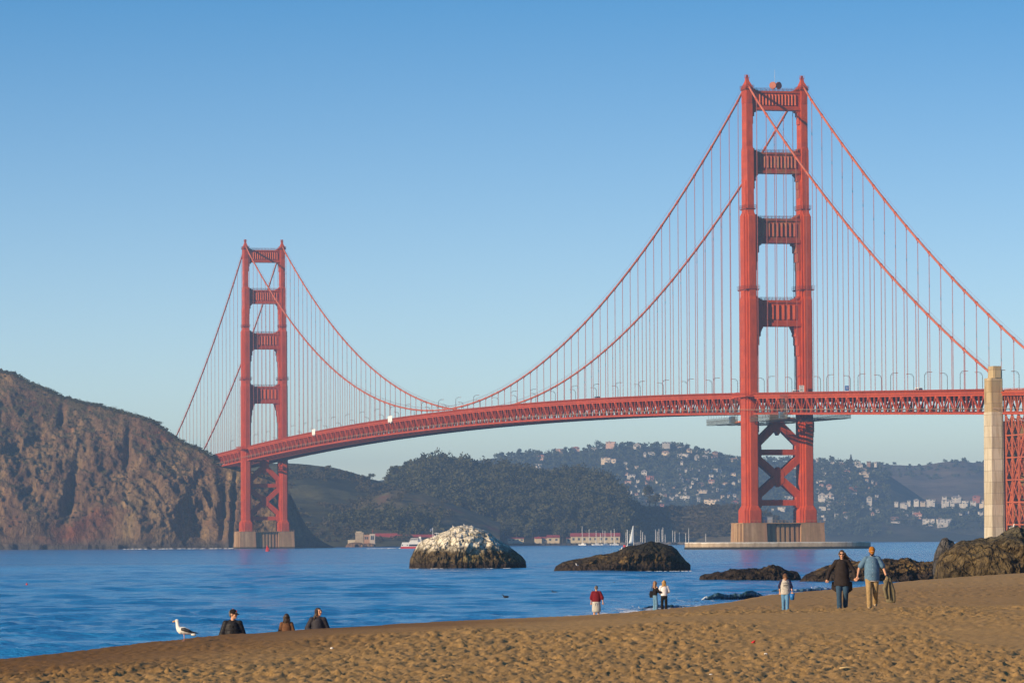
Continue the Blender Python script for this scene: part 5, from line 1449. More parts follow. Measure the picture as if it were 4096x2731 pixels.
# moored yachts
WHT = mat("boat_white", (0.78, 0.77, 0.74), .4); ALU = mat("mast_pale", (0.80, 0.78, 0.72), .4)
MA = [(635,180,2140),(727,220,0),(820,240,0),(880,275,0),(912,235,0),(940,240,0),(1023,235,0),(1065,215,0),(1222,262,0),(1275,280,0),(1422,235,0),(1446,258,0),(1480,300,0),(1620,225,0),(1642,250,0),(1667,215,0),(1705,225,0),(1718,196,0),(1750,290,0),(1850,238,0),(1880,250,0),(1942,264,0),(2026,272,0),(2065,205,0),(2296,280,0)]
for i, (X, yt, _) in enumerate(MA):
    px_ = 2140 + X*.2976; Y = 4652 + (i * 37 % 23); top = at(px_, 2050 + yt*.2976, Y); 
    t = empty("moored_yacht", (top.x, Y, 0), rz=rad((i*47) % 60 - 30)); tag(t, f"moored yacht with bare mast in the marina, {ORD[i]} mast from the left", "yacht", "yachts moored in the marina")
    mb = MB(); mb.tube([(0, 0, .8), (.1*(i % 3 - 1), 0, top.z)], [.30, .2], 6); mb.build("mast", ALU, t)
    mb = MB(); L_ = 4.5
    mb.add([(-L_, 0, 1.3), (-L_*.6, 1.3, 1.2), (L_, 1.1, 1.1), (L_, -1.1, 1.1), (-L_*.6, -1.3, 1.2), (-L_*.9, 0, 0), (-L_*.5, .8, -.3), (L_*.95, .8, -.3), (L_*.95, -.8, -.3), (-L_*.5, -.8, -.3)], [(0, 1, 2, 3, 4), (9, 8, 7, 6, 5), (0, 5, 6, 1), (1, 6, 7, 2), (2, 7, 8, 3), (3, 8, 9, 4), (4, 9, 5, 0)])
    mb.build("hull", WHT, t)
    mb = MB(); mb.taper((.8, 0), (1.8, .8), 1.2, (.8, 0), (1.4, .6), 1.9); mb.build("cabin", WHT, t)
    if i % 3 == 0: mb = MB(); mb.bar((.2, 0, 2.0), (4.2, 0, 2.1), .25, .3); mb.build("boom", mat("sail_cover", (.12, .16, .28), .7), t)
# ------------------------------------------------------------------ sailing boat, ferry, buoys
Y = 2960; k = pxm(Y)
w0 = at(2512, 2185, Y); t = empty("sailboat", (w0.x, Y, 0.0)); tag(t, "sailboat with pale raised sail passing behind the dark rock", "sailboat")
c = at(2512, 2185, Y)
def P2(px_, py_): q = at(px_, py_, Y); return (q.x - c.x, q.z - 0)
mx, mzt = P2(2531, 2101); sx0, sz0 = P2(2515, 2171)
mb = MB(); mb.tube([(mx + .5, 0, .8), (mx + .3, 0, mzt)], .14, 6); mb.build("mast", ALU, t)
mb = MB(); pts = []
for i in range(9):
    u = i / 8; zl = sz0 + (mzt - .3 - sz0) * u; xl = sx0 + (mx - sx0) * u**.75 - .25*math.sin(u*3.1); xr = mx + .35
    for j in range(5): f = j/4; mb.v.append((xl + (xr - xl)*f, -.5*math.sin(f*3.14)*(1 - u) - .1, zl))
for i in range(8):
    for j in range(4): mb.f.append((i*5+j, i*5+j+1, (i+1)*5+j+1, (i+1)*5+j))
o = mb.build("mainsail", mat("sail_cloth", (.62, .68, .70), .7), t, True); o.modifiers.new("thick", 'SOLIDIFY').thickness = .05
mb = MB(); mb.tube([(P2(2509, 2118)[0], 0, P2(2509, 2118)[1]), (P2(2510, 2170)[0], 0, 1.0)], .2, 6); mb.build("furled_jib", WHT, t)
x0, x1 = P2(2493, 2186)[0], P2(2540, 2186)[0]
mb = MB(); mb.add([(x0, 0, 1.5), (x0 + 2.2, 1.4, 1.3), (x1, 1.2, 1.2), (x1, -1.2, 1.2), (x0 + 2.2, -1.4, 1.3), (x0 + .5, 0, -.2), (x0 + 2.5, .9, -.4), (x1 - .3, .8, -.3), (x1 - .3, -.8, -.3), (x0 + 2.5, -.9, -.4)], [(0, 1, 2, 3, 4), (9, 8, 7, 6, 5), (0, 5, 6, 1), (1, 6, 7, 2), (2, 7, 8, 3), (3, 8, 9, 4), (4, 9, 5, 0)]); mb.build("hull", WHT, t)
mb = MB(); mb.ball((x0 + .8, -.9, 1.0), (.9, .5, .8), 10, 6); mb.build("red_fender", mat("buoy_red", (.65, .05, .03), .5), t)
mb = MB(); mb.tube([(sx0 + .1, 0, sz0 - .1), (mx + .4, 0, sz0 - .1)], .1, 6); mb.build("boom", ALU, t)
# ferry (a passenger boat partly behind the white rock)
Y = 3150; k = pxm(Y)
c = at(1640, 2191, Y); t = empty("ferry", (c.x, Y, 0)); tag(t, "white passenger ferry with red hull band behind the white-capped rock", "ferry")
def F2(px_, py_): q = at(px_, py_, Y); return q.x - c.x, q.z
xa, _ = F2(1604, 2190); xb, _ = F2(1790, 2190)
def prism(nm, pts, y0, y1, m):
    mb = MB(); n = len(pts)
    mb.add([(x, y0, z) for x, z in pts] + [(x, y1, z) for x, z in pts], [tuple(range(n)), tuple(reversed(range(n, 2*n)))] + [((i+1) % n, i, i+n, (i+1) % n + n) for i in range(n)])
    return mb.build(nm, m, t)
REDH = mat("ferry_red", (.55, .025, .03), .45); DKW = mat("ferry_windows", (.03, .035, .06), .2)
prism("hull", [(xa - .3, -.5), (xb, -.5), (xb + .5, 1.2), (xa - .1, 1.2)], -3.6, 3.6, REDH)
prism("main_deck", [(xa, 1.21), (xb, 1.21), (xb, 4.0), (F2(1609, 2168)[0], 4.0)], -3.5, 3.5, WHT)
xs_, _ = F2(1636, 2180)
prism("window_band", [(xs_, 1.5), (xb - 1, 1.5), (xb - 1, 2.7), (xs_ + .2, 2.7)], -3.58, -3.4, DKW)
for x_, y_ in ((1608, 2181), (1628, 2181)):
    q = F2(x_, y_); prism("porthole", [(q[0], q[1]), (q[0] + .6, q[1]), (q[0] + .6, q[1] + .6), (q[0], q[1] + .6)], -3.6, -3.4, DKW)
xu, _ = F2(1636, 2170); xv, _ = F2(1672, 2170)
prism("upper_deck", [(xu, 4.0), (xb - 2, 4.0), (xb - 2, 4.3), (xu, 4.3)], -3.3, 3.3, WHT)
prism("wheelhouse", [(xu + .6, 4.3), (xv, 4.3), (xv, 6.6), (xu + 1.2, 6.6)], -2.2, 2.2, WHT)
prism("wheelhouse_windows", [(xu + 1.0, 5.4), (xv - .3, 5.4), (xv - .3, 6.1), (xu + 1.1, 6.1)], -2.28, -2.1, DKW)
fx, fz = F2(1677, 2145); prism("funnel", [(fx - .6, 4.3), (fx + 1.4, 4.3), (fx + 1.1, fz), (fx - .2, fz)], -1, 1, WHT)
for i in range(12):
    mb = MB(); x = xu + .2 + i * (xb - 2.4 - xu) / 11; mb.bar((x, -3.2, 4.3), (x, -3.2, 5.4), .08, .08); mb.build("rail_post", WHT, t)
mb = MB(); mb.bar((xu, -3.2, 5.4), (xb - 2, -3.2, 5.4), .08, .08); mb.bar((xu, -3.2, 4.85), (xb - 2, -3.2, 4.85), .06, .06); mb.build("rail", WHT, t)
qx, qz = F2(1731, 2109); mb = MB(); mb.tube([(qx, 0, 4), (qx, 0, qz)], .12, 6); mb.bar((qx, 0, 9.5), (qx + 2.4, 0, 6), .1, .1); mb.build("mast", WHT, t)
mb = MB(); n = 6
for i in range(n + 1):
    for j in range(2): mb.v.append((qx - .15 - i*.27, .2*math.sin(i*1.2), qz - .3 - j*1.5 - i*.12))
for i in range(n): mb.f.append((i*2, i*2+2, i*2+3, i*2+1))
mb.build("flag", mat("flag_blue_white", (.06, .09, .2), .7, col2=(.7, .7, .7), scale=1.4, thr=(.52, .56)), t).modifiers.new("thick", 'SOLIDIFY').thickness = .03
rx, rz_ = F2(1747, 2135); mb = MB(); mb.box(rx - 2, rx + 2, -1.2, 1.2, 4.3, rz_ - 1); mb.tube([(rx, 0, rz_ - 1), (rx, 0, rz_ + 1)], .15, 6); mb.bar((rx - 1.5, 0, rz_ + .6), (rx + 1.5, 0, rz_ + .6), .25, .35); mb.build("radar_house", WHT, t)
# wake
FOAM = mat("sea_foam", (0.68, 0.70, 0.72), .8, bump=.6, bscale=6, bdist=.1)
mb = MB()
for i in range(40):
    f = random.random(); q = at(1604 - f*130, 2190, Y - 6 + random.random()*30); mb.ball((q.x, q.y, .05), (1.0 + random.random()*1.5, 1.0, .35*(1 - .6*f)), 6, 4)
o = mb.build("ferry_wake", FOAM, None, True); tag(o, "white broken wake behind the ferry", "foam", kind="stuff")
# red buoys
RED = mat("buoy_red", (.65, .05, .03), .5)
Y = 2440
q = at(1071, 2206, Y); t = empty("channel_buoy", (q.x, Y, 0), rz=.3); t.rotation_euler = (0, rad(-7), .3); tag(t, "red pointed channel buoy leaning in the water below the far tower", "buoy")
mb = MB(); mb.tube([(0, 0, -.4), (0, 0, .5), (0, 0, .55)], [1.15, 1.15, .7], 14); mb.build("float", RED, t)
mb = MB()
for a in range(4): mb.bar((.85*math.cos(a*1.57), .85*math.sin(a*1.57), .5), (.28*math.cos(a*1.57), .28*math.sin(a*1.57), 2.3), .16, .16)
mb.taper((0, 0), (.75, .75), .8, (0, 0), (.3, .3), 2.2); mb.build("cage", RED, t)
mb = MB(); mb.tube([(0, 0, 2.2), (0, 0, 2.5), (0, 0, 3.1)], [.3, .28, .08], 10); mb.build("lantern", RED, t)
Y = FPX * CAM_H / (2341 - 2174.0)
q = at(107, 2340, Y); t = empty("mooring_float", (q.x, Y, 0)); tag(t, "tiny red float bobbing far out at the left", "buoy")
mb = MB(); mb.ball((0, 0, .05), (.13, .13, .2), 10, 8); mb.build("ball", RED, t); mb = MB(); mb.tube([(0, 0, .2), (0, 0, .32)], .03, 6); mb.build("eye", RAIL, t)

# ------------------------------------------------------------------ vehicles on the deck
def vehicle(s, t_, kind, col, label):
    o = empty(kind, b2w(t_, s, zrail(s) - 1.45), BR); tag(o, label, "van" if "van" in kind else "car")
    m = mat("car_paint_" + "_".join(str(int(c*100)) for c in col), col, .35, spec=.5); mb = MB()
    if "van" in kind:
        mb.taper((0, 0), (1.0, 2.9), .35, (0, 0), (1.0, 2.9), 1.3); mb.taper((0, .35), (.98, 2.5), 1.301, (0, .45), (.9, 2.3), 2.55); mb.build("body", m, o)
        mb = MB(); mb.taper((0, -2.0), (.93, .1), 1.5, (0, -1.9), (.86, .1), 2.3); mb.box(-1.0, -.985, -1.7, 1.9, 1.55, 2.2); mb.box(.985, 1.0, -1.7, 1.9, 1.55, 2.2); mb.build("window_band", PANE, o)["kind"] = "stuff"
    else:
        mb.taper((0, 0), (.9, 2.2), .3, (0, 0), (.88, 2.15), .9); mb.taper((0, .15), (.82, 1.3), .901, (0, .2), (.65, .85), 1.5); mb.build("body", m, o)
        mb = MB(); mb.taper((0, .15), (.835, 1.15), .98, (0, .2), (.70, .95), 1.36); mb.build("window_band", PANE, o)
    for sx in (-1, 1):
        for sy in (-1.4, 1.4): mb = MB(); mb.tube([(sx*.78, sy, .33), (sx*1.0, sy, .33)], .33, 12); mb.build("wheel", mat("tyre", (.02, .02, .02), .8), o)
vehicle(-236, -8.5, "delivery_van", (.8, .8, .78), "white van on the deck close to the pylon")
vehicle(SPAN + 48, -9, "blue_van", (.03, .25, .6), "blue van on the deck just left of the far tower")
vehicle(470, -8.5, "blue_car", (.04, .3, .62), "small blue car on the deck beside the larger white tarpaulin")
vehicle(-60, -9, "silver_van", (.55, .55, .55), "silver van on the deck just right of the near tower")
vehicle(300, -8.5, "dark_van", (.03, .03, .035), "dark van on the deck where the truss starts to curve")
# ------------------------------------------------------------------ rocks in the water and on the shore
def rock_mat(name, stops_low, guano=None, top=None, wetz=1.2, ws=(0.5, 2.2)):
    """weathered rock: mussel-dark band at the water, brown and ochre above, droppings on top where guano = (z0, z1)"""
    m = mat(name, (0.1, 0.08, 0.06), .9, spec=.15)
    N, L, b = nodes_of(m); tc = N.new("ShaderNodeTexCoord"); v = tc.outputs['Object']
    n1 = noise_node(N, L, v, ws[0], 6, .65); n2 = noise_node(N, L, v, ws[1], 6, .72); n3 = noise_node(N, L, v, .22, 4, .6)
    c = ramp(N, L, n1, stops_low)
    c = mixrgb(N, L, .6, c, ramp(N, L, n2, [(.34, (.45, .43, .4)), (.66, (1.5, 1.45, 1.35))]), 'MULTIPLY')
    g = N.new("ShaderNodeNewGeometry"); p = N.new("ShaderNodeSeparateXYZ"); L.new(g.outputs['Position'], p.inputs[0])
    def zz(nf, k, a, bb):
        q = N.new("ShaderNodeMath"); q.operation = 'MULTIPLY_ADD'; L.new(nf, q.inputs[0]); q.inputs[1].default_value = k; L.new(p.outputs['Z'], q.inputs[2])
        r = N.new("ShaderNodeMapRange"); r.inputs['From Min'].default_value = a; r.inputs['From Max'].default_value = bb; L.new(q.outputs[0], r.inputs['Value']); return r.outputs['Result']
    if top: c = mixrgb(N, L, zz(n3, 2.0, top[0] + 1, top[1] + 1), c, mixrgb(N, L, n2, top[2], top[3]))
    if guano:
        gm = zz(n1, 3.4, guano[0] + 1.5, guano[1] + 1.9)
        gg = ramp(N, L, n2, [(.26, (0.40, 0.35, 0.18)), (.39, (.62, .56, .40)), (.56, (.80, .75, .63))])
        c = mixrgb(N, L, gm, c, gg)
    c = mixrgb(N, L, zz(n2, 1.0, wetz + .75, wetz + .3), c, mixrgb(N, L, n2, (.018, .014, .012), (.075, .055, .04)))
    L.new(c, b.inputs['Base Color'])
    bp = N.new("ShaderNodeBump"); bp.inputs['Strength'].default_value = .9; bp.inputs['Distance'].default_value = .18
    ck = cracks(N, L, v, ws[0] * 1.5); ck2 = cracks(N, L, v, ws[1] * 1.1)
    h_ = N.new("ShaderNodeMath"); h_.operation = 'MULTIPLY_ADD'; L.new(ck, h_.inputs[0]); h_.inputs[1].default_value = 1.6; L.new(n2, h_.inputs[2])
    h2 = N.new("ShaderNodeMath"); h2.operation = 'MULTIPLY_ADD'; L.new(ck2, h2.inputs[0]); h2.inputs[1].default_value = .5; L.new(h_.outputs[0], h2.inputs[2])
    c = mixrgb(N, L, .8, c, ramp(N, L, ck, [(0, (.35, .33, .3)), (1, (1, 1, 1))]), 'MULTIPLY'); L.new(c, b.inputs['Base Color'])
    L.new(h2.outputs[0], bp.inputs['Height']); L.new(bp.outputs['Normal'], b.inputs['Normal'])
    return m
def rock(name, prof, Y, D, label, m, seed, amp=0.5, zb=-1.2, nx=210, ny=90, blunt=.42, skew=0.0, strata=0.0, freq=.45, cat="rock"):
    px_ = np.array([p[0] for p in prof], float); py_ = np.array([p[1] for p in prof], float)
    xs = np.linspace(px_[0], px_[-1], nx); ys = np.interp(xs, px_, py_)
    P_ = [at(a, b2, Y) for a, b2 in zip(xs, ys)]
    X = np.array([p.x for p in P_]); Zt = np.array([p.z for p in P_])
    u = np.linspace(0, 1, nx); end = np.clip(np.sin(np.pi * np.clip(u, 0.0, 1)), 0, 1)**.45
    th = np.linspace(-np.pi / 2, np.pi / 2, ny)
    T, XX = np.meshgrid(th, X, indexing='ij'); ZT = np.broadcast_to(Zt, T.shape); E = np.broadcast_to(np.maximum(end, .16), T.shape)
    s = np.sin(T); cth = np.clip(np.cos(T), 0, 1)
    Yg = Y + D * E * np.sign(s) * np.abs(s)**.9 + skew * cth
    Zg = zb + (ZT - zb) * cth**blunt
    cx = X.mean()
    n = fbm3(XX * freq, Yg * freq, Zg * freq, 6, seed, .6); rg_ = fbm3(XX * freq * 1.1, Yg * freq * 1.1, Zg * freq * 1.5, 6, seed + 50, .62, True)
    face = np.clip(np.abs(s), 0, 1)
    ny_ = np.where(s < 0, -1, 1)
    am = amp * np.minimum(1, (ZT - zb) / 2.5) * (.35 + .65 * E)
    Yg = Yg + ny_ * face * am * (2.0 * n + 1.7 * rg_)
    Zg = Zg + (1 - face) * am * (.75 * n + .5 * rg_) * (cth > .02)
    XX = XX + am * .9 * n * face
    if strata:
        Zg = Zg + strata * face * np.sin((Zg * .8 + XX * .55 + .6 * n) * 4.2) * .5
        Yg = Yg + ny_ * face * strata * np.sign(np.sin((Zg + XX * .45 + .8 * n) * 2.6)) * .6
    org = Vector((cx, Y, 0))
    V = np.stack([XX - cx, Yg - Y, Zg], -1).reshape(-1, 3); F = grid_faces(ny, nx)
    me = mesh_np(name, V, F); me.materials.append(m)
    o = put(bpy.data.objects.new(name, me)); o.location = org; tag(o, label, cat)
    return o
BRN = [(.3, (.035, .028, .02)), (.5, (.085, .062, .038)), (.68, (.20, .14, .07))]
MG = rock_mat("guano_rock", [(.3, (.05, .042, .03)), (.5, (.12, .09, .05)), (.7, (.23, .19, .09))], guano=(2.7, 3.6), wetz=1.0, ws=(.38, 1.7))
rock("guano_rock", [(1636, 2276), (1639, 2240), (1653, 2210), (1673, 2176), (1700, 2157), (1734, 2150), (1755, 2142), (1789, 2125), (1816, 2113), (1857, 2107), (1891, 2111), (1925, 2118), (1952, 2131), (1979, 2154), (2003, 2169), (2037, 2187), (2064, 2210), (2088, 2227), (2103, 2245), (2107, 2276)],
     783, 8.0, "large sea rock with white droppings over its top", MG, 3, .75, nx=260, ny=120)
M2 = rock_mat("dark_sea_rock", [(.3, (.03, .026, .018)), (.5, (.075, .055, .03)), (.68, (.24, .16, .06))], top=(2.4, 3.2, (.012, .012, .010), (.06, .055, .035)), wetz=1.1)
rock("dark_sea_rock", [(2212, 2288), (2222, 2266), (2252, 2250), (2300, 2241), (2340, 2232), (2375, 2224), (2400, 2220), (2440, 2221), (2468, 2214), (2490, 2198), (2512, 2185), (2550, 2181), (2580, 2174), (2606, 2169), (2630, 2174), (2660, 2176), (2685, 2184), (2705, 2198), (2725, 2220), (2745, 2244), (2758, 2254), (2766, 2266), (2762, 2288)],
     689, 6.5, "low dark sea rock with a brown skirt of weed", M2, 8, .55, nx=260, ny=110)
M3 = rock_mat("black_ledge_rock", [(.3, (.012, .010, .008)), (.52, (.03, .023, .017)), (.72, (.16, .105, .045))], wetz=1.0)
rock("ledge_rock", [(2796, 2326), (2799, 2306), (2812, 2299), (2870, 2291), (2905, 2291), (2920, 2282), (2972, 2282), (3040, 2284), (3060, 2272), (3091, 2263), (3111, 2268), (3142, 2281), (3190, 2291), (3200, 2303), (3209, 2326)],
     516, 4.0, "black low ledge of rock behind the walking child", M3, 14, .55, nx=260, ny=90, freq=1.0, strata=.12)
M4 = rock_mat("weedy_shore_rock", [(.3, (.03, .024, .018)), (.48, (.075, .052, .03)), (.64, (.26, .17, .06))], wetz=1.0)
rock("weedy_rock", [(3196, 2326), (3212, 2310), (3227, 2298), (3278, 2279), (3312, 2267), (3360, 2257), (3411, 2250), (3470, 2247), (3555, 2241), (3590, 2246), (3626, 2240), (3662, 2250), (3745, 2255), (3800, 2260), (3870, 2268), (3910, 2286), (3930, 2326)],
     500, 5.0, "brown weedy rock ledge behind the walking couple", M4, 21, .6, nx=300, ny=100, freq=.9, strata=.14)
M5 = rock_mat("olive_outcrop_rock", [(.3, (.03, .024, .015)), (.46, (.085, .064, .034)), (.58, (.15, .11, .052)), (.7, (.10, .085, .045))], top=(3.6, 4.4, (.075, .064, .038), (.165, .14, .085)), wetz=.3, ws=(.42, 1.8))
rock("outcrop", [(3736, 2330), (3740, 2285), (3749, 2250), (3762, 2222), (3788, 2202), (3812, 2189), (3826, 2179), (3853, 2168), (3884, 2171), (3914, 2163), (3945, 2161), (3971, 2151), (3996, 2147), (4026, 2128), (4055, 2113), (4067, 2111), (4077, 2122), (4088, 2118), (4105, 2104), (4150, 2092), (4220, 2090), (4300, 2120), (4360, 2200), (4380, 2330)],
     405, 6.5, "big olive-brown layered rock outcrop at the end of the beach", M5, 31, .45, zb=-.5, nx=270, ny=120, strata=.34, freq=.6, blunt=.5)
M6 = rock_mat("grey_tooth_rock", [(.3, (.04, .038, .036)), (.5, (.10, .095, .09)), (.7, (.16, .15, .14))], wetz=.2)
rock("pointed_rock", [(3730, 2260), (3739, 2213), (3751, 2186), (3767, 2156), (3777, 2152), (3788, 2151), (3796, 2159), (3814, 2166), (3822, 2180), (3832, 2260)], 470, 2.0, "pointed grey rock in the water left of the big outcrop", M6, 41, .22, nx=90, ny=60, blunt=.55)

# breaking waves along the shore
def breaker(name, px0, px1, py_base, hgt, label, seed, fine=110):
    Y0 = FPX * CAM_H / (py_base - 2158.5)
    xa = at(px0, py_base, Y0).x; xb = at(px1, py_base, Y0).x
    us = np.linspace(0, 1, fine); th = np.linspace(0, 1, 40)
    T, U = np.meshgrid(th, us, indexing='ij')
    X = xa + (xb - xa) * U; env = np.sin(np.pi * U)**.5 * (.65 + .35 * fbm2(U * 6, U * 0, 3, seed))
    h = hgt * env
    # profile: rises from seaward side, curls over towards the beach
    yy = np.interp(T, [0, .35, .55, .7, .8, .9, 1.0], [5.0, 1.6, .2, -.55, -.75, -.35, -.5]); zz = np.interp(T, [0, .35, .55, .7, .8, .9, 1.0], [0, .55, .98, .88, .55, .2, -.1])
    wob = .35 * fbm2(U * 9, T * 3, 3, seed + 4)
    Y = Y0 + yy * np.maximum(h, .15) * 1.1 + wob + 8 * (U - .5) * .6
    Z = zz * h + .05 * fbm2(U * 30, T * 8, 3, seed + 9)
    me = mesh_np(name, np.stack([X, Y, Z], -1).reshape(-1, 3), grid_faces(40, fine))
    m = mat("breaking_wave", (.02, .05, .06), .12, spec=.5)
    N, L, b = nodes_of(m)
    if not any(n.type == 'TEX_NOISE' for n in N):
        tc = N.new("ShaderNodeTexCoord"); mp = N.new("ShaderNodeMapping"); mp.inputs['Scale'].default_value = (1.6, .3, .5); L.new(tc.outputs['Object'], mp.inputs['Vector'])
        n1 = noise_node(N, L, mp.outputs['Vector'], 1.5, 5, .65)
        c = ramp(N, L, n1, [(.44, (.02, .055, .065)), (.54, (.09, .18, .26)), (.66, (.6, .66, .7))]); L.new(c, b.inputs['Base Color'])
        r = ramp(N, L, n1, [(.55, (.08, .08, .08)), (.7, (.7, .7, .7))]); L.new(r, b.inputs['Roughness'])
    me.materials.append(m)
    o = put(bpy.data.objects.new(name, me)); tag(o, label, "wave", kind="stuff")
breaker("breaking_wave", 2800, 3120, 2400, 1.05, "dark curling wave breaking behind the child", 3)
breaker("breaking_wave", 3060, 3420, 2372, .8, "wave breaking against the sand behind the couple", 5)
breaker("breaking_wave", 2560, 2760, 2432, .42, "small wave breaking behind the two girls", 7)
def foam_mat():
    m = bpy.data.materials.new("lacy_foam"); m.use_nodes = True; N, L, b = nodes_of(m)
    b.inputs['Base Color'].default_value = (.82, .84, .85, 1); b.inputs['Roughness'].default_value = .8
    tc = N.new("ShaderNodeTexCoord"); mp = N.new("ShaderNodeMapping"); mp.inputs['Scale'].default_value = (1.0, .35, 1); L.new(tc.outputs['Object'], mp.inputs['Vector'])
    n = noise_node(N, L, mp.outputs['Vector'], 1.1, 8, .72); at_ = N.new("ShaderNodeAttribute"); at_.attribute_name = "edge"
    q = N.new("ShaderNodeMath"); q.operation = 'MULTIPLY_ADD'; L.new(at_.outputs['Fac'], q.inputs[0]); q.inputs[1].default_value = .22; L.new(n, q.inputs[2])
    r = N.new("ShaderNodeMapRange"); r.inputs['From Min'].default_value = .68; r.inputs['From Max'].default_value = .80; L.new(q.outputs[0], r.inputs['Value']); L.new(r.outputs['Result'], b.inputs['Alpha'])
    return m
LACE = foam_mat()
def splash(px0, px1, py_, hgt, depth, label, seed):
    """ragged white water thrown up by a small breaking wave"""
    Y0 = FPX * CAM_H / (py_ - 2160.5); xa = at(px0, py_, Y0).x; xb = at(px1, py_, Y0).x; nu, nv = 150, 50
    U, Vv = np.meshgrid(np.linspace(0, 1, nu), np.linspace(-1, 1, nv), indexing='ij')
    X = xa + (xb - xa) * U; Y = Y0 + depth * Vv
    env = np.sin(np.pi * U)**.8 * np.exp(-Vv**2 * 2.5)
    n = fbm2(X * 2.2, Y * 1.2, 5, seed, .62); r = vn2(X * 9, Y * 5, seed + 3)**3
    Z = hgt * env * (.25 + .9 * np.clip(n + .35, 0, 1.5)) + .35 * hgt * env * r - .10 * hgt - .12 * (1 - env)
    Y = Y + .3 * n
    me = mesh_np("surf_spray", np.stack([X, Y, Z], -1).reshape(-1, 3), grid_faces(nu, nv), False); me.materials.append(LACE); vcol(me, "edge", .05 + .85 * env)
    o = put(bpy.data.objects.new("surf_spray", me)); tag(o, label, "foam", kind="stuff")
splash(2470, 2600, 2437, .42, 1.4, "white spray of a small wave left of the two girls", 3)
splash(2960, 3020, 2384, .34, .6, "white spray on the curling wave behind the boy", 13)
splash(3225, 3300, 2360, .38, .7, "white spray between the boy and the walking woman", 23)
splash(3560, 3700, 2330, .22, .8, "white wash at the foot of the weedy rock", 33)
splash(3750, 3860, 2302, .30, .7, "white wash between outcrop and sand", 43)
def foam_sheet(Y0, Y1, d0, d1, label, dens=1.0, seed=0, nu=60, nv=24):
    """thin lace of foam lying on the water along the shore between distances d0..d1 from the crest line"""
    U, Vv = np.meshgrid(np.linspace(0, 1, nu), np.linspace(0, 1, nv), indexing='ij')
    Y = Y0 + (Y1 - Y0) * U; X = crest_x(Y) - (d0 + (d1 - d0) * Vv) - 1.5 * fbm2(Y * .05, Vv * 2, 3, seed)
    zs, _ = sand_base(X, Y)
    sp = np.full_like(X, .6); Z = np.maximum(zs + .02, wave_z(X, Y, sp) * .5 + .05)
    me = mesh_np("foam_sheet", np.stack([X, Y, Z], -1).reshape(-1, 3), grid_faces(nu, nv)); me.materials.append(LACE)
    vcol(me, "edge", np.sin(np.pi * Vv)**.6 * np.sin(np.pi * U)**.4 * dens)
    o = put(bpy.data.objects.new("foam_sheet", me)); tag(o, label, "foam", kind="stuff")
foam_sheet(215, 345, 7, 17, "lacy foam washing up the beach behind the walkers", 1.0, 5)
foam_sheet(110, 215, 9, 15, "thin foam at the water's edge behind the sand crest", .8, 6)
foam_sheet(330, 480, 8, 26, "white wash between the last rocks and the sand", 1.15, 7)
def surf_line(px0, px1, Y, label, seed, amp=1.0):
    rng = np.random.default_rng(seed); mb = MB()
    for i in range(70):
        q = at(rng.uniform(px0, px1), 2195, Y + rng.uniform(-3, 3)); s_ = rng.uniform(.25, .8) * amp; mb.ball((q.x, q.y, .05), (s_*2.6, s_*1.4, s_*.45), 6, 4)
    o = mb.build("cliff_surf", FOAM, None, True); tag(o, label, "foam", kind="stuff")
surf_line(480, 960, 3562, "white surf breaking at the foot of the headland", 4)
surf_line(1636, 2107, 774.5, "thin wash round the foot of the white-capped rock", 5, .16)
surf_line(2215, 2765, 682, "thin wash round the foot of the dark rock", 6, .14)
rock("station_rock", [(1376, 2200), (1384, 2182), (1396, 2172), (1420, 2170), (1450, 2172), (1480, 2171), (1498, 2174), (1504, 2186), (1508, 2200)], 4202, 9, "small brown rock under the signal station", rock_mat("station_rock_stone", [(.3, (.10, .06, .04)), (.5, (.2, .13, .08)), (.7, (.3, .2, .12))], wetz=-.2, ws=(.15, .6)), 61, 1.4, nx=80, ny=50, freq=.15)
# ------------------------------------------------------------------ people and birds
SKIN = mat("skin", (0.58, 0.32, 0.21), .55, .06, 8, spec=.3)
def cloth(name, col, var=.18, sc_=14, bump=.5, rough=.85): return mat(name, col, rough, var, sc_, spec=.12, bump=bump, bscale=9, bdist=.03)
JEAN = cloth("denim_dark", (.035, .075, .13)); JEANL = cloth("denim_light", (.12, .24, .36)); JEANB = cloth("denim_blue", (.10, .24, .42))
BLACKC = cloth("cloth_black", (.014, .013, .014)); KHAKI = cloth("khaki", (.34, .24, .12)); TUNIC = cloth("tunic_charcoal", (.030, .024, .024))
BLUES = cloth("shirt_blue", (.10, .19, .30)); GREYS = cloth("shirt_grey", (.46, .44, .41)); NAVY = cloth("sleeve_navy", (.025, .03, .08)); MAROON = cloth("maroon", (.16, .012, .02))
SWEAT = cloth("sweat_grey", (.44, .43, .39)); WHITEC = cloth("cloth_white", (.74, .72, .74), .06); BROWNC = cloth("jacket_brown", (.15, .075, .04)); PUFF = cloth("puffer_black", (.022, .022, .026), rough=.5); DARKJ = cloth("jacket_dark", (.035, .033, .042), rough=.6)
MUST = cloth("cap_mustard", (.36, .14, .015)); OLIVE = cloth("jacket_olive", (.17, .145, .09)); SHOE = mat("shoe_tan", (.42, .32, .2), .8); SHOED = mat("shoe_dark", (.03, .03, .03), .7); SHOEW = mat("shoe_white", (.75, .75, .75), .6)
def hair_m(name, a, b): return mat(name, a, .5, col2=b, scale=30, stretch=(3, 3, .4), spec=.4, bump=.4, bscale=40, bdist=.01)
HDK = hair_m("hair_dark", (.012, .008, .006), (.05, .028, .018)); HBR = hair_m("hair_brown", (.06, .028, .012), (.20, .095, .04)); HBL = hair_m("hair_blond", (.22, .11, .03), (.58, .34, .10)); HLB = hair_m("hair_light_brown", (.13, .065, .03), (.36, .20, .10)); HGR = hair_m("hair_grey", (.05, .045, .04), (.16, .14, .12)); HST = hair_m("hair_streaked", (.014, .009, .007), (.12, .075, .045))
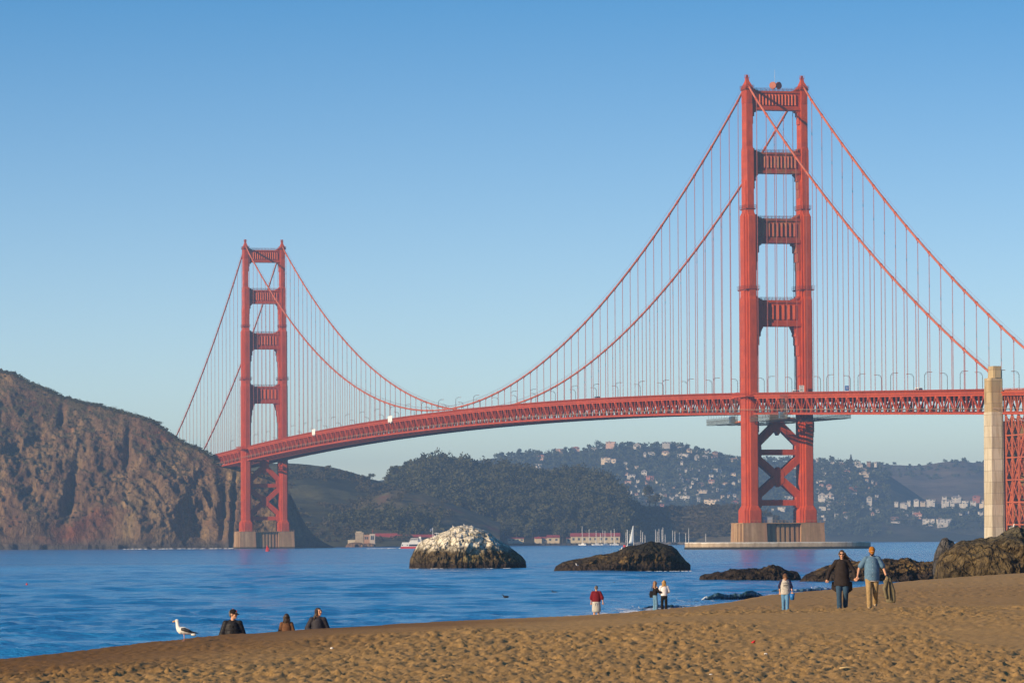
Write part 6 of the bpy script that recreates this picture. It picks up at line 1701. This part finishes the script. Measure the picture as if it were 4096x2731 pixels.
EYE = mat("eye_dark", (.01, .01, .01), .2); LIP = mat("lips", (.36, .10, .08), .5)
def fuse(mb, name, m, parent, vox=.009, sm=4, loc=None):
    o = mb.build(name, m, parent, True)
    r = o.modifiers.new("fuse", 'REMESH'); r.mode = 'VOXEL'; r.voxel_size = vox; r.use_smooth_shade = True
    s = o.modifiers.new("smooth", 'SMOOTH'); s.factor = .5; s.iterations = sm
    return o
def hand(mb, w, d, side, curl=.35, k=1.0, thumb=None):
    """palm and five unequal, bent fingers from the wrist w along d; side = +-1 gives the thumb's side"""
    w = Vector(w); d = Vector(d).normalized(); s = d.cross(Vector((0, 1, 0)))
    s = s.normalized() if s.length > .05 else Vector((1, 0, 0)); n = s.cross(d).normalized()
    pc = w + d * .05 * k
    mb.cap(w, pc, .023*k, .030*k, 8); mb.cap(pc - s*.02*k, pc + s*.02*k, .021*k, .021*k, 8)
    for i, (off, L1) in enumerate(((-.033, .062), (-.011, .072), (.011, .068), (.033, .054))):
        b = w + d*.082*k + s*off*k*side; m_ = b + (d*math.cos(curl) + n*math.sin(curl) * -1) * L1*.5*k + s*off*.25*k*side
        e = m_ + (d*math.cos(curl*2.4) - n*math.sin(curl*2.4)) * L1*.5*k
        mb.cap(b, m_, .0098*k, .0092*k, 6); mb.cap(m_, e, .0092*k, .0078*k, 6)
    b = w + d*.028*k - s*.026*k*side; m_ = b + (d*.6 - s*.8*side).normalized()*.036*k; e = m_ + (d*.95 - s*.1*side - n*.3).normalized()*.032*k
    mb.cap(b, m_, .0125*k, .011*k, 6); mb.cap(m_, e, .011*k, .009*k, 6)
J0 = dict(hipL=(-.09, 0, .92), hipR=(.09, 0, .92), kneeL=(-.105, -.03, .50), kneeR=(.105, -.03, .50), anL=(-.105, .02, .09), anR=(.105, .02, .09),
          shL=(-.185, 0, 1.42), shR=(.185, 0, 1.42), elL=(-.25, .03, 1.15), elR=(.25, .03, 1.15), wrL=(-.27, -.04, .90), wrR=(.27, -.04, .90), neck=(0, .01, 1.47), head=(0, -.01, 1.635))
class Figure:
    """built at 1.75 m facing -y (towards the camera), then scaled and turned"""
    def __init__(self, label, loc, H, yaw, pose=None, girth=1.0, nod=0.0, turn=0.0, vox=.009, hands=True, hs=1.0):
        self.J = {k: Vector(v) for k, v in {**J0, **(pose or {})}.items()}; J = self.J; g = self.g = girth; self.vox = vox
        mb = MB()
        mb.loft([((0, 0, .84), .10*g, .08*g), ((0, 0, .93), .155*g, .105*g), ((0, 0, 1.08), .135*g, .10*g), ((0, .0, 1.25), .155*g, .105*g), ((0, .01, 1.38), .165, .095), ((0, .01, 1.46), .09, .07)], 16)
        mb.cap(J['neck'] - Vector((0, 0, .05)), J['neck'].lerp(J['head'], .7), .055, .05, 10)
        HR = self.HR = Matrix.Rotation(turn, 3, 'Z') @ Matrix.Rotation(nod, 3, 'X'); hd = J['head']
        HR = self.HR = HR * hs; hp = lambda x, y, z: hd + HR @ Vector((x, y, z))
        self.hp = hp
        mb.ball(hp(0, .012, .02), (.075, .093, .095), 16, 12, HR); mb.ball(hp(0, -.025, -.035), (.058, .066, .075), 14, 10, HR); mb.ball(hp(0, -.055, -.085), (.034, .035, .03), 10, 8, HR)
        mb.cap(hp(0, -.088, .022), hp(0, -.112, -.022), .011, .017, 8); mb.ball(hp(0, -.085, .035), (.055, .02, .014), 10, 6, HR)
        for sx in (-1, 1):
            mb.ball(hp(sx*.076, .008, -.005), (.014, .026, .036), 8, 6, HR); mb.ball(hp(sx*.04, -.07, -.02), (.025, .022, .022), 8, 6, HR)
        for S, sg in (('L', -1), ('R', 1)):
            mb.cap(J['sh'+S], J['el'+S], .047, .040, 10); mb.cap(J['el'+S], J['wr'+S], .039, .026, 10); mb.ball(J['sh'+S], .055, 10, 8)
            if hands: hand(mb, J['wr'+S], J['wr'+S] - J['el'+S], sg)
            mb.cap(J['hip'+S], J['knee'+S], .078*g, .055, 12); mb.cap(J['knee'+S], J['knee'+S].lerp(J['an'+S], .35), .053, .056, 10); mb.cap(J['knee'+S].lerp(J['an'+S], .35), J['an'+S], .056, .036, 10)
            mb.cap(J['an'+S] + Vector((0, .03, -.045)), J['an'+S] + Vector((sg*.015, -.15, -.06)), .034, .028, 8)
        self.o = fuse(mb, "person", SKIN, None, vox * 1.18, 3)
        self.o.location = Vector(loc) - Vector((0, 0, .03)); self.o.rotation_euler = (0, 0, yaw); k = H/1.75; self.o.scale = (k, k, k)
        tag(self.o, label, "person")
        if hands:
            mb = MB()
            for sx in (-1, 1): mb.ball(hp(sx*.032, -.086, .012), (.012, .008, .008), 8, 6, HR)
            mb.build("eyes", EYE, self.o, True)["kind"] = "stuff"
            mb = MB(); mb.ball(hp(0, -.091, -.058), (.024, .009, .008), 8, 6, HR); mb.build("lips", LIP, self.o, True)
    def part(self, mb, name, m, sm=3, vox=None): return fuse(mb, name, m, self.o, (vox or self.vox) * 1.6, sm)
    def legs(self, m, name="trousers", flare=.07, knee=.075, thigh=.095, wz=1.0):
        J = self.J; mb = MB(); g = self.g
        for S, sg in (('L', -1), ('R', 1)):
            k_, a_, h_ = J['knee'+S], J['an'+S], J['hip'+S]
            mb.cap(h_, k_, thigh*g, knee, 14); mb.cap(k_, a_ + Vector((0, 0, -.02)), knee, flare, 14)
            for q, r in ((.12, 1.06), (.85, 1.05)): mb.ball(k_.lerp(a_, q), (knee*r, knee*r, .03), 12, 6)
        mb.loft([((0, 0, .80), .13*g, .10*g), ((0, 0, .92), .185*g, .125*g), ((0, 0, wz), .17*g, .118*g), ((0, 0, wz + .05), .15*g, .10*g)], 18)
        return self.part(mb, name, m)
    def top(self, m, name="shirt", z0=.86, wid=(.20, .18, .20, .19), dep=(.14, .13, .135, .12), sleeve="long", sr=(.066, .056, .042), sm_=None, bell=0.0, quilt=0.0, collar=.075):
        J = self.J; mb = MB(); g = self.g; zs = [z0, z0 + (1.43 - z0)*.33, z0 + (1.43 - z0)*.70, 1.40]
        rings = []
        for i in range(13):
            u = i/12; z = z0 + (1.41 - z0)*u; w = np.interp(u, [0, .33, .7, .86, 1], (wid[0], wid[1], wid[2], wid[3], wid[3]*.80))*(g if u < .7 else 1 + (g - 1)*.4); d = np.interp(u, [0, .33, .7, 1], dep)*g
            q = quilt*math.sin(u*math.pi*14)
            rings.append(((0, .0, z), w + q, d + q))
        rings += [((0, .005, 1.455), .115, .085), ((0, .005, 1.485), collar, collar*.92)]
        mb.loft(rings, 22)
        sl = None
        if sm_ is not None: sl = MB()
        for S, sg in (('L', -1), ('R', 1)):
            t = sl if sl is not None else mb; a, e, w = J['sh'+S], J['el'+S], J['wr'+S]
            a = a + Vector((-sg*.01, 0, -.010)); (mb if sl is None else sl).ball(a, sr[0]*1.02, 12, 8); mb.cap((sg*.055, .005, 1.445), a + Vector((-sg*.01, 0, -.006)), .062, sr[0]*.94, 12); mb.cap((sg*.09, .0, 1.28), a + Vector((-sg*.03, 0, -.05)), .10, sr[0]*.9, 12)
            if sleeve == "short": t.cap(a, a.lerp(e, .72), sr[0], sr[1]*1.12, 12)
            elif sleeve == "half": t.cap(a, e, sr[0], sr[1]*1.1, 12); t.cap(e, e.lerp(w, .15), sr[1]*1.1, sr[1]*1.08, 12)
            else:
                n = 6 if quilt else 1
                t.cap(a, e, sr[0], sr[1], 12); t.cap(e, e.lerp(w, .93), sr[1], sr[2] + bell, 12)
                if quilt:
                    for i in range(5): t.ball(a.lerp(e, i/4), (sr[0]*1.12,)*3, 10, 6); t.ball(e.lerp(w, i/5), (sr[1]*1.1,)*3, 10, 6)
        o = self.part(mb, name, m)
        if sl is not None: self.part(sl, "sleeves", sm_)
        return o
    def shoes(self, m):
        for S, sg in (('L', -1), ('R', 1)):
            mb = MB(); a = self.J['an'+S]
            mb.cap(a + Vector((0, .045, -.05)), a + Vector((sg*.015, -.15, -.06)), .044, .036, 10); mb.cap(a + Vector((0, .02, -.02)), a + Vector((0, -.03, -.045)), .045, .045, 10)
            self.part(mb, "shoe", m, 3)
    def shorthair(self, m, fringe=False):
        mb = MB(); hp = self.hp
        mb.ball(hp(0, .03, .035), (.084, .092, .092), 16, 12, self.HR); mb.ball(hp(0, .06, -.02), (.07, .055, .06), 12, 8, self.HR)
        if fringe: mb.ball(hp(.0, -.045, .065), (.076, .055, .042), 12, 8, self.HR); mb.ball(hp(-.045, -.06, .04), (.035, .03, .03), 10, 6, self.HR); mb.ball(hp(.045, -.055, .045), (.035, .03, .03), 10, 6, self.HR); [mb.ball(hp(sx*.07, -.005, .0), (.02, .04, .05), 8, 6, self.HR) for sx in (-1, 1)]
        return self.part(mb, "hair", m, 2, .0065)
    def longhair(self, m, back=.42, blow=0.0, wave=.0, front=True, wid=.085):
        mb = MB(); hp = self.hp
        mb.ball(hp(0, .03, .035), (.086, .092, .093), 16, 12, self.HR)
        n = 8
        for j, x in enumerate((-.075, -.045, -.015, .015, .045, .075)):
            pts = []; rs = []
            L_ = back*(.88 + .16*math.sin(j*2.3))
            for i in range(n):
                u = i/(n-1); p = hp(x*(1.0 + .25*u), .055 - .02*abs(x)/.08, .03) + Vector((blow*u**1.5 + wave*math.sin(u*9 + j*1.3), .04*math.sin(u*2.2), -L_*u)); pts.append(p); rs.append(.042*(1 - .5*u))
            mb.tube(pts, rs, 8)
        if front:
            for sx in (-1, 1):
                pts = []; rs = []
                for i in range(n):
                    u = i/(n-1); p = hp(sx*(.07 + .03*u), -.03 + .05*u, .055 - .05*u) + Vector((blow*u**1.3*(1.3 if sx > 0 else .5) + wave*math.sin(u*8 + sx), -.01, -back*.62*u)); pts.append(p); rs.append(.024*(1 - .4*u))
                mb.tube(pts, rs, 8)
            mb.ball(hp(0, -.02, .088), (.066, .055, .028), 12, 6, self.HR)
        return self.part(mb, "hair", m, 2, .007)
    def cap_hat(self, m, brim=None, yaw=0.0):
        mb = MB(); hp = self.hp
        mb.ball(hp(0, .01, .045), (.090, .104, .088), 18, 12, self.HR); mb.loft([], 3) if False else None
        o = self.part(mb, "cap", m, 3, .007)
        if brim:
            b = MB(); n = 10
            for i in range(n + 1):
                a = math.pi*(i/n) + math.pi
                for r, dz in ((.088, .030), (.148, -.012)): b.v.append(tuple(hp(r*(.86 if r < .1 else .52)*math.cos(a), r*math.sin(a)*1.08 - (.0 if r < .1 else .012), dz + .01*abs(math.cos(a)))))
            for i in range(n): b.f.append((i*2, i*2+1, i*2+3, i*2+2))
            q = b.build("brim", m, o, True); q.modifiers.new("thick", 'SOLIDIFY').thickness = .008
        return o
def ground(x, y): return float(sand_z(np.array([x]), np.array([y]))[0])
def stand(px_, py_feet, Y):
    d = ray(px_, py_feet); x = d.x * Y; return Vector((x, Y, ground(x, Y)))
def stand_behind(px_, py_head, H, Y0=112, Y1=260):
    """where on the beach face someone H tall has the top of the head at px_, py_head"""
    best = None
    for Y in np.arange(Y0, Y1, .25):
        p = at(px_, py_head, Y); g = ground(p.x, Y)
        if g <= p.z - H: best = (p.x, Y, g); break
    return Vector(best) if best else stand(px_, py_head, Y0)

# woman in the dark tunic, walking hand in hand
pW = stand(3369, 2433, 138.5); pM = stand(3489, 2431, 138.5); SEP = pM.x - pW.x
HX = SEP * .475
kW = 1.69/1.75; kM = 1.78/1.75
f = Figure("woman in loose charcoal tunic and sunglasses walking hand in hand", pW, 1.69, 0,
           dict(wrL=(-.44, -.10, .90), elL=(-.36, .04, 1.14), elR=(.35, .0, 1.16), wrR=((HX - .03)/kW, -.10, .95), kneeR=(.10, -.10, .52), anR=(.10, .10, .13), anL=(-.09, -.12, .085), kneeL=(-.10, -.12, .50)), 1.15, .12, -.05)
f.legs(JEAN, "jeans", .072, .082, .112); f.shoes(SHOED)
f.top(TUNIC, "tunic", .70, (.235, .19, .178, .175), (.165, .15, .145, .12), "long", (.07, .06, .045), bell=.014, collar=.055)
mb = MB()
for sx, dz, w in ((-1, .54, .05), (1, .50, .06)):
    for k in range(5): mb.cap((sx*(.17 + .025*k), .02, .80), (sx*(.19 + .028*k), .03 + .02*k, dz + .02*k), .035, .018, 8)
f.part(mb, "tunic_side_tails", TUNIC)
f.longhair(HST, .34, .17, .008)
mb = MB()
for sx in (-1, 1): mb.ball(f.hp(sx*.036, -.092, .014), (.032, .012, .022), 10, 6, f.HR); mb.bar(f.hp(sx*.066, -.085, .02), f.hp(sx*.08, .0, .02), .006, .008)
mb.bar(f.hp(-.02, -.1, .02), f.hp(.02, -.1, .02), .008, .008); mb.build("sunglasses", EYE, f.o, True)
# man in the blue shirt
f = Figure("bearded man in blue short-sleeved shirt and mustard cap, head bowed", pM, 1.78, 0,
           dict(wrL=((-SEP + HX + .03)/kM, -.10, .93), elL=(-.36, .02, 1.13), elR=(.33, .0, 1.13), wrR=(.40, -.08, .90), kneeL=(-.10, -.16, .52), anL=(-.09, -.16, .09), kneeR=(.09, -.02, .50), anR=(.10, .22, .17), head=(0, -.04, 1.62)), 1.18, .32, .05)
f.legs(KHAKI, "khaki_trousers", .068, .076, .102); f.shoes(SHOE)
f.top(BLUES, "blue_shirt", .80, (.18, .18, .178, .18), (.15, .165, .145, .12), "short", (.078, .076, .05), collar=.07)
mb = MB(); mb.loft([((0, 0, .775), .172*f.g, .135*f.g), ((0, 0, .83), .17*f.g, .135*f.g)], 18); f.part(mb, "undershirt_hem", WHITEC)
for i in range(5):
    mb = MB(); mb.ball((.005, -.212 + .012*abs(i - 2), .92 + i*.10), .006, 8, 6); mb.build("button", mat("button_pearl", (.7, .7, .66), .4), f.o, True)
f.cap_hat(MUST, True)
mb = MB(); mb.ball(f.hp(0, -.052, -.075), (.054, .052, .05), 12, 8, f.HR); mb.ball(f.hp(-.045, -.02, -.04), (.03, .05, .05), 10, 6, f.HR); mb.ball(f.hp(.045, -.02, -.04), (.03, .05, .05), 10, 6, f.HR); f.part(mb, "beard", HDK, 2, .008)
mb = MB(); w = f.J['wrR']; e = f.J['elR']; d = (w - e).normalized(); mb.tube([w - d*.05, w - d*.02], .034, 10); mb.build("wristwatch", EYE, f.o, True)
# the jacket in his hand
hx = pM + Vector((.405, -.09, .84)) * kM
mb = MB()
mb.loft([((.10, .02, -.70), .12, .07), ((.09, .02, -.45), .135, .085), ((.08, .01, -.22), .12, .08), ((.04, 0, -.05), .07, .05), ((.0, 0, .05), .035, .03)], 14)
mb.cap((.02, -.03, -.02), (-.07, -.06, -.30), .05, .055, 10); mb.cap((-.07, -.06, -.30), (-.02, -.05, -.55), .05, .045, 10); mb.cap((.08, 0, -.03), (.19, .0, -.40), .05, .06, 10); mb.cap((.19, 0, -.40), (.20, 0, -.66), .055, .05, 10); mb.ball((-.04, -.05, -.11), (.07, .05, .07), 10, 8)
o = fuse(mb, "jacket", OLIVE, None, .011, 3); o.location = hx; tag(o, "olive grey jacket dangling from the bearded man's hand", "jacket")
mb = MB(); mb.cap((.10, -.085, -.62), (.06, -.08, -.10), .012, .012, 6); mb.build("zip_seam", BLACKC, o, True)
# boy
pK = stand(3142, 2441, 138.0)
f = Figure("small boy in grey baseball shirt with navy sleeves looking down", pK, 1.10, 0,
           dict(head=(0, -.05, 1.575), neck=(0, 0, 1.43), wrL=(-.25, .08, .93), elL=(-.265, .08, 1.16), wrR=(.30, -.10, .92), elR=(.27, .02, 1.14), anL=(-.08, .10, .12), kneeL=(-.09, .0, .52), anR=(.07, -.16, .09), kneeR=(.08, -.12, .52)), 1.08, .55, 0, vox=.011, hs=1.32)
f.o.name = "person"
f.legs(JEANB, "jeans", .078, .086, .11); f.shoes(SHOEW)
f.top(GREYS, "baseball_shirt", .80, (.20, .195, .20, .17), (.15, .145, .14, .12), "half", (.078, .068, .05), NAVY, collar=.06)
# bigger child's head: hair cap sits over the skull
f.shorthair(HBR, True)
for txt, sz, zz, bend in (("PEANUTS", .05, 1.33, .9), ("Snoopy", .085, 1.23, 0), ("BEAGLE", .035, 1.15, -.8)):
    if bend == 0:
        me = text_mesh(txt, sz, "shirt_print"); me.materials.append(BLK); inst("shirt_print", me, f.o, (.01, -.178, zz), (math.pi/2, 0, 0))
    else:
        for i, ch in enumerate(txt):
            u = (i - (len(txt)-1)/2)/len(txt)
            me = text_mesh(ch, sz, "shirt_print"); me.materials.append(BLK)
            inst("shirt_print", me, f.o, (.01 + u*.24, -.172 + .09*u*u, zz - bend*u*u*.16), (math.pi/2, -u*bend*.9, 0))
kq = 1.10/1.75
t = empty("toy_bucket", pK + Vector((.30, -.12, .76))*kq); tag(t, "small blue bucket in the boy's hand", "bucket")
mb = MB(); mb.loft([((0, 0, -.16), .055, .055), ((0, 0, .02), .075, .075)], 14); mb.build("pail", mat("bucket_blue", (.02, .16, .45), .4), t, True)
mb = MB(); mb.tube([(-.07, 0, .02), (-.04, 0, .09), (.04, 0, .09), (.07, 0, .02)], .008, 6); mb.build("handle", mat("bucket_blue", (.02, .16, .45), .4), t, True)
# man with the sweatshirt round his waist, seen from behind
p = stand_behind(2385, 2339, 1.76, 225, 275)
f = Figure("man in maroon top with grey sweatshirt tied round his waist", p, 1.76, math.pi,
           dict(wrL=(-.33, .02, .93), elL=(-.29, .05, 1.16), wrR=(.26, -.03, .92)), 1.12, .2, vox=.012)
f.top(MAROON, "maroon_top", .95, (.20, .205, .215, .20), (.15, .15, .15, .125), "half", (.085, .082, .05)); f.shorthair(HGR)
mb = MB(); mb.loft([((0, 0, .42), .17, .14), ((0, .02, .48), .225, .18), ((0, .02, .70), .225, .175), ((0, 0, .95), .20, .155), ((0, 0, 1.06), .175, .14)], 20); f.part(mb, "tied_sweatshirt", SWEAT)
mb = MB(); pts = [(.055*math.cos(a), .172, .80 + .075*math.sin(a)) for a in np.linspace(-.9, 3.9, 16)]; mb.tube(pts, .012, 6); mb.build("letter_print", mat("print_navy", (.05, .08, .16), .7), f.o, True)
# two girls at the water's edge
p = stand_behind(2620, 2318, 1.70, 245, 300)
f = Figure("girl in black top and pale flared jeans with long brown hair", p, 1.68, rad(118),
           dict(elR=(.22, -.14, 1.18), wrR=(.10, -.34, 1.17), elL=(-.22, -.12, 1.18), wrL=(-.06, -.32, 1.14)), .9, .12, vox=.012)
f.legs(JEANL, "flared_jeans", .105, .078, .092); f.top(BLACKC, "black_top", 1.0, (.18, .175, .18, .17), (.13, .125, .13, .115), "long", (.062, .055, .045)); f.longhair(HLB, .46, .0, .015); f.shoes(SHOED)
t = empty("shoulder_bag", p + Vector((-.13, .10, 1.0))); tag(t, "black shoulder bag on the brown-haired girl's back", "bag")
mb = MB(); mb.loft([((0, 0, -.18), .14, .07), ((0, 0, -.02), .17, .085), ((0, 0, .16), .13, .06)], 14); fuse(mb, "pouch", BLACKC, t, .012, 3)
mb = MB(); mb.tube([(-.08, 0, .14), (.0, -.05, .42), (.14, -.1, .44), (.22, -.1, .12)], .012, 6); mb.build("strap", BLACKC, t, True)
p = stand_behind(2656, 2316, 1.70, 250, 300)
f = Figure("girl in white sweater and black trousers with long blond hair", p, 1.70, math.pi + .12,
           dict(elL=(-.27, -.02, 1.16), wrL=(-.18, -.20, 1.08), elR=(.27, -.02, 1.16), wrR=(.18, -.2, 1.05)), .95, .1, vox=.012)
f.legs(BLACKC, "black_trousers", .08, .08, .095); f.top(WHITEC, "white_sweater", .93, (.185, .185, .195, .185), (.14, .135, .14, .12), "long", (.072, .07, .05)); f.longhair(HBL, .44, .03, .012, True); f.shoes(SHOED)
# group behind the crest of the sand
p = stand_behind(930, 2428, 1.80)
f = Figure("man in black puffer jacket and black cap looking to the right", p, 1.78, .1,
           dict(elL=(-.265, .03, 1.13), elR=(.265, .03, 1.13), wrL=(-.26, -.08, .92), wrR=(.26, -.08, .92), head=(.02, -.02, 1.64)), 1.1, -.02, rad(62))
f.legs(BLACKC, "black_trousers"); f.shoes(SHOED); f.shorthair(HGR)
f.top(PUFF, "puffer_jacket", .84, (.18, .175, .18, .18), (.15, .15, .145, .12), "long", (.076, .07, .056), quilt=.009, collar=.085)
mb = MB()
for sx in (-1, 1): mb.bar((sx*.045, -.20, .90), (sx*.05, -.175, 1.36), .012, .02)
mb.loft([((0, -.09, .95), .045, .085), ((0, -.085, 1.35), .045, .07)], 12); f.part(mb, "jacket_front_panel", BLACKC, 2)
f.cap_hat(cloth("cap_black", (.016, .013, .014)), True)
mb = MB(); q = f.hp(0, -.096, .075); mb.ball(q, (.016, .008, .02), 8, 6, f.HR); mb.build("cap_badge", mat("badge_orange", (.75, .10, .03), .6), f.o, True)
mb = MB(); mb.ball(f.hp(0, .01, .134), .01, 8, 6); mb.build("cap_button", mat("badge_orange", (.75, .10, .03), .6), f.o, True)
p = stand_behind(1146, 2451, 1.22)
f = Figure("child with dark hair and brown jacket seen from behind", p, 1.22, math.pi + .1, None, 1.02, .1, vox=.011, hs=1.22)
f.legs(BLACKC); f.shoes(SHOED); f.top(BROWNC, "brown_jacket", .86, (.19, .19, .195, .185), (.145, .14, .14, .125), "long", (.078, .07, .055)); f.longhair(HDK, .30, .0, .006, False)
p = stand_behind(1271, 2424, 1.66)
f = Figure("woman in dark jacket with long wavy black hair turning her face", p, 1.66, .05,
           dict(elL=(-.30, .06, 1.17), wrL=(-.15, -.19, 1.02), elR=(.27, .04, 1.16), wrR=(.26, -.08, .95), head=(.02, -.02, 1.63)), 1.05, -.12, rad(42))
f.legs(BLACKC); f.shoes(SHOED); f.top(DARKJ, "dark_jacket", .84, (.18, .17, .17, .17), (.15, .145, .14, .12), "long", (.074, .066, .05), collar=.08, quilt=.004); f.longhair(HDK, .48, -.10, .02)

# ---- gulls
GW = mat("gull_white", (.80, .79, .75), .7); GG = mat("gull_slate", (.055, .055, .06), .7); GB = mat("gull_bill", (.72, .33, .02), .4); GL = mat("gull_leg", (.55, .30, .28), .6); GT = mat("gull_black", (.01, .01, .012), .6)
def gull(loc, L_, yaw, label, det=True, group=None):
    """standing gull looking along -x before turning; L_ = body length in metres"""
    mb = MB()
    def tb(pts, rs): mb.tube(pts, rs, 14)
    tb([(-.20, 0, .30), (-.17, 0, .31), (-.10, 0, .315), (0, 0, .30), (.12, 0, .27), (.24, 0, .235), (.31, 0, .215)], [.03, .075, .102, .108, .085, .045, .012])
    tb([(-.12, 0, .32), (-.175, 0, .41), (-.19, 0, .50), (-.195, 0, .56)], [.095, .066, .052, .05])
    mb.ball((-.205, 0, .575), (.062, .052, .054), 12, 8); mb.ball((-.09, 0, .30), (.10, .10, .10), 12, 8)
    o = fuse(mb, "gull", GW, None, .011, 3); o.location = loc; o.rotation_euler = (0, 0, yaw); k = L_/.58; o.scale = (k, k, k); tag(o, label, "gull", group)
    mb = MB()
    for sy in (-1, 1):
        mb.tube([(-.09, sy*.085, .345), (0, sy*.10, .335), (.12, sy*.085, .295), (.24, sy*.04, .25)], [.04, .058, .048, .018], 10)
    fuse(mb, "wings", GG, o, .011, 3)["kind"] = "stuff"
    for sy in (-1, 1):
        mb = MB(); mb.tube([(.20, sy*.045, .265), (.30, sy*.02, .245), (.41, sy*.008, .215)], [.022, .018, .004], 8); mb.build("wing_tip", GT, o, True)
    mb = MB(); mb.tube([(-.255, 0, .572), (-.30, 0, .562), (-.335, 0, .548)], [.021, .018, .006], 8); mb.build("bill", GB, o, True)
    for sy in (-1, 1):
        mb = MB(); mb.tube([(-.01, sy*.04, .22), (0, sy*.04, .10), (-.005, sy*.04, .012)], [.014, .009, .009], 6); mb.cap((.0, sy*.04, .01), (-.06, sy*.055, .008), .009, .012, 6); mb.build("leg", GL, o, True)
    if det:
        for sy in (-1, 1): mb = MB(); mb.ball((-.235, sy*.044, .588), .009, 6, 5); mb.build("eye", EYE, o, True)
    mb = MB(); mb.tube([(.20, 0, .215), (.30, 0, .185), (.34, 0, .175)], [.045, .04, .01], 8); mb.build("tail", GW, o, True)
    return o
q = at(737, 2543, 107.0); x = q.x
gull(Vector((x, 107.0, ground(x, 107.0) - .004)), .45, .05, "large white and slate gull standing on the sand crest")
for (px_, py_, Y, lab) in ((1816, 2111, 783, "small gull on the white-capped rock, left of its summit"), (1860, 2105, 783, "small gull on the summit of the white-capped rock")):
    p = at(px_, py_, Y); gull(Vector((p.x, Y - .5, p.z - .12)), .5, RNG.uniform(-1, 1), lab, False, "gulls on the sea rocks")
p = at(2484, 2199, 689); gull(Vector((p.x, 689, p.z - .1)), .5, 2.6, "small gull on the left shoulder of the dark sea rock", False, "gulls on the sea rocks")
p = at(2308, 2265, 683); gull(Vector((p.x, 682.5, p.z)), .46, .4, "white bird low on the left tail of the dark sea rock", False, "gulls on the sea rocks")
p = at(4047, 2113, 405); gull(Vector((p.x, 404.6, p.z - .1)), .46, 2.9, "white gull on top of the big outcrop", False, "gulls on the sea rocks")
for i, (px_, py_, lab) in enumerate(((2466, 2339, "dark duck on the water left of the two girls"), (2220, 2374, "dark duck floating farther left near mid water"), (2024, 2391, "lone dark duck nearest the middle of the water"))):
    Y = FPX*CAM_H/(py_ - 2162); p = at(px_, py_, Y); mb = MB(); mb.tube([(-.2, 0, .06), (-.1, 0, .08), (.1, 0, .08), (.24, 0, .1)], [.03, .09, .09, .015], 10); mb.tube([(-.16, 0, .1), (-.22, 0, .22)], [.05, .035], 8); mb.ball((-.24, 0, .24), (.05, .04, .04), 8, 6); mb.tube([(-.28, 0, .235), (-.34, 0, .225)], [.018, .008], 6)
    o = fuse(mb, "duck", GT, None, .015, 2); o.location = (p.x, Y, .06); tag(o, lab, "duck")

# ---- scraps and shells on the sand
def scrap(name, px_, py_, label, m, kind):
    Y = 60.0
    for _ in range(40):                      # walk out along the line of sight until it meets the sand
        p = at(px_, py_, Y); g = ground(p.x, Y)
        if p.z <= g: break
        Y += 1.0
    mb = MB(); rng = random.Random(int(px_))
    if kind == "stick": mb.tube([(-.14, 0, .02), (-.02, .03, .035), (.13, .02, .02)], [.010, .014, .008], 7)
    elif kind == "shell":
        mb.ball((0, 0, .012), (.035, .03, .022), 10, 6); mb.ball((.012, 0, .018), (.02, .018, .016), 8, 5)
    else:
        for i in range(4): mb.cap((rng.uniform(-.04, .04), rng.uniform(-.03, .03), .015), (rng.uniform(-.05, .05), rng.uniform(-.04, .04), rng.uniform(.02, .05)), .016, .010, 6)
    o = mb.build(name, m, None, True); p = at(px_, py_, Y); o.location = (p.x, Y, ground(p.x, Y) + .012); o["kind"] = "thing"; tag(o, label, "stick" if kind == "stick" else ("shell" if kind == "shell" else "litter"))
SHL = mat("shell_white", (.75, .73, .68), .5)
scrap("red_scrap", 3014, 2583, "tiny red scrap lying on the open sand", mat("scrap_red", (.55, .02, .03), .6), "scrap")
scrap("sea_shell", 3063, 2628, "small white shell on the sand below the red scrap", SHL, "shell")
scrap("driftwood_stick", 3391, 2686, "pale driftwood stick lying in the near sand below the couple", mat("driftwood", (.55, .42, .22), .8, .2, 20), "stick")
scrap("sea_shell", 2843, 2706, "small white shell near the bottom edge of the sand", SHL, "shell")
scrap("sea_shell", 1327, 2554, "small white shell on the sand right of the seated group", SHL, "shell")
# ------------------------------------------------------------------ haze
def make_haze():
    mb = MB(); mb.box(-9000, 9000, -4000, 14000, -4.0, 236)
    m = bpy.data.materials.new("air"); m.use_nodes = True
    N, L = m.node_tree.nodes, m.node_tree.links
    N.remove(N["Principled BSDF"])
    pv = N.new("ShaderNodeVolumePrincipled")
    pv.inputs['Color'].default_value = (0.32, 0.56, 0.94, 1)
    pv.inputs['Density'].default_value = 8.0e-5
    pv.inputs['Anisotropy'].default_value = 0.0
    L.new(pv.outputs['Volume'], N["Material Output"].inputs['Volume'])
    o = mb.build("haze", m); tag(o, kind="stuff")
make_haze()
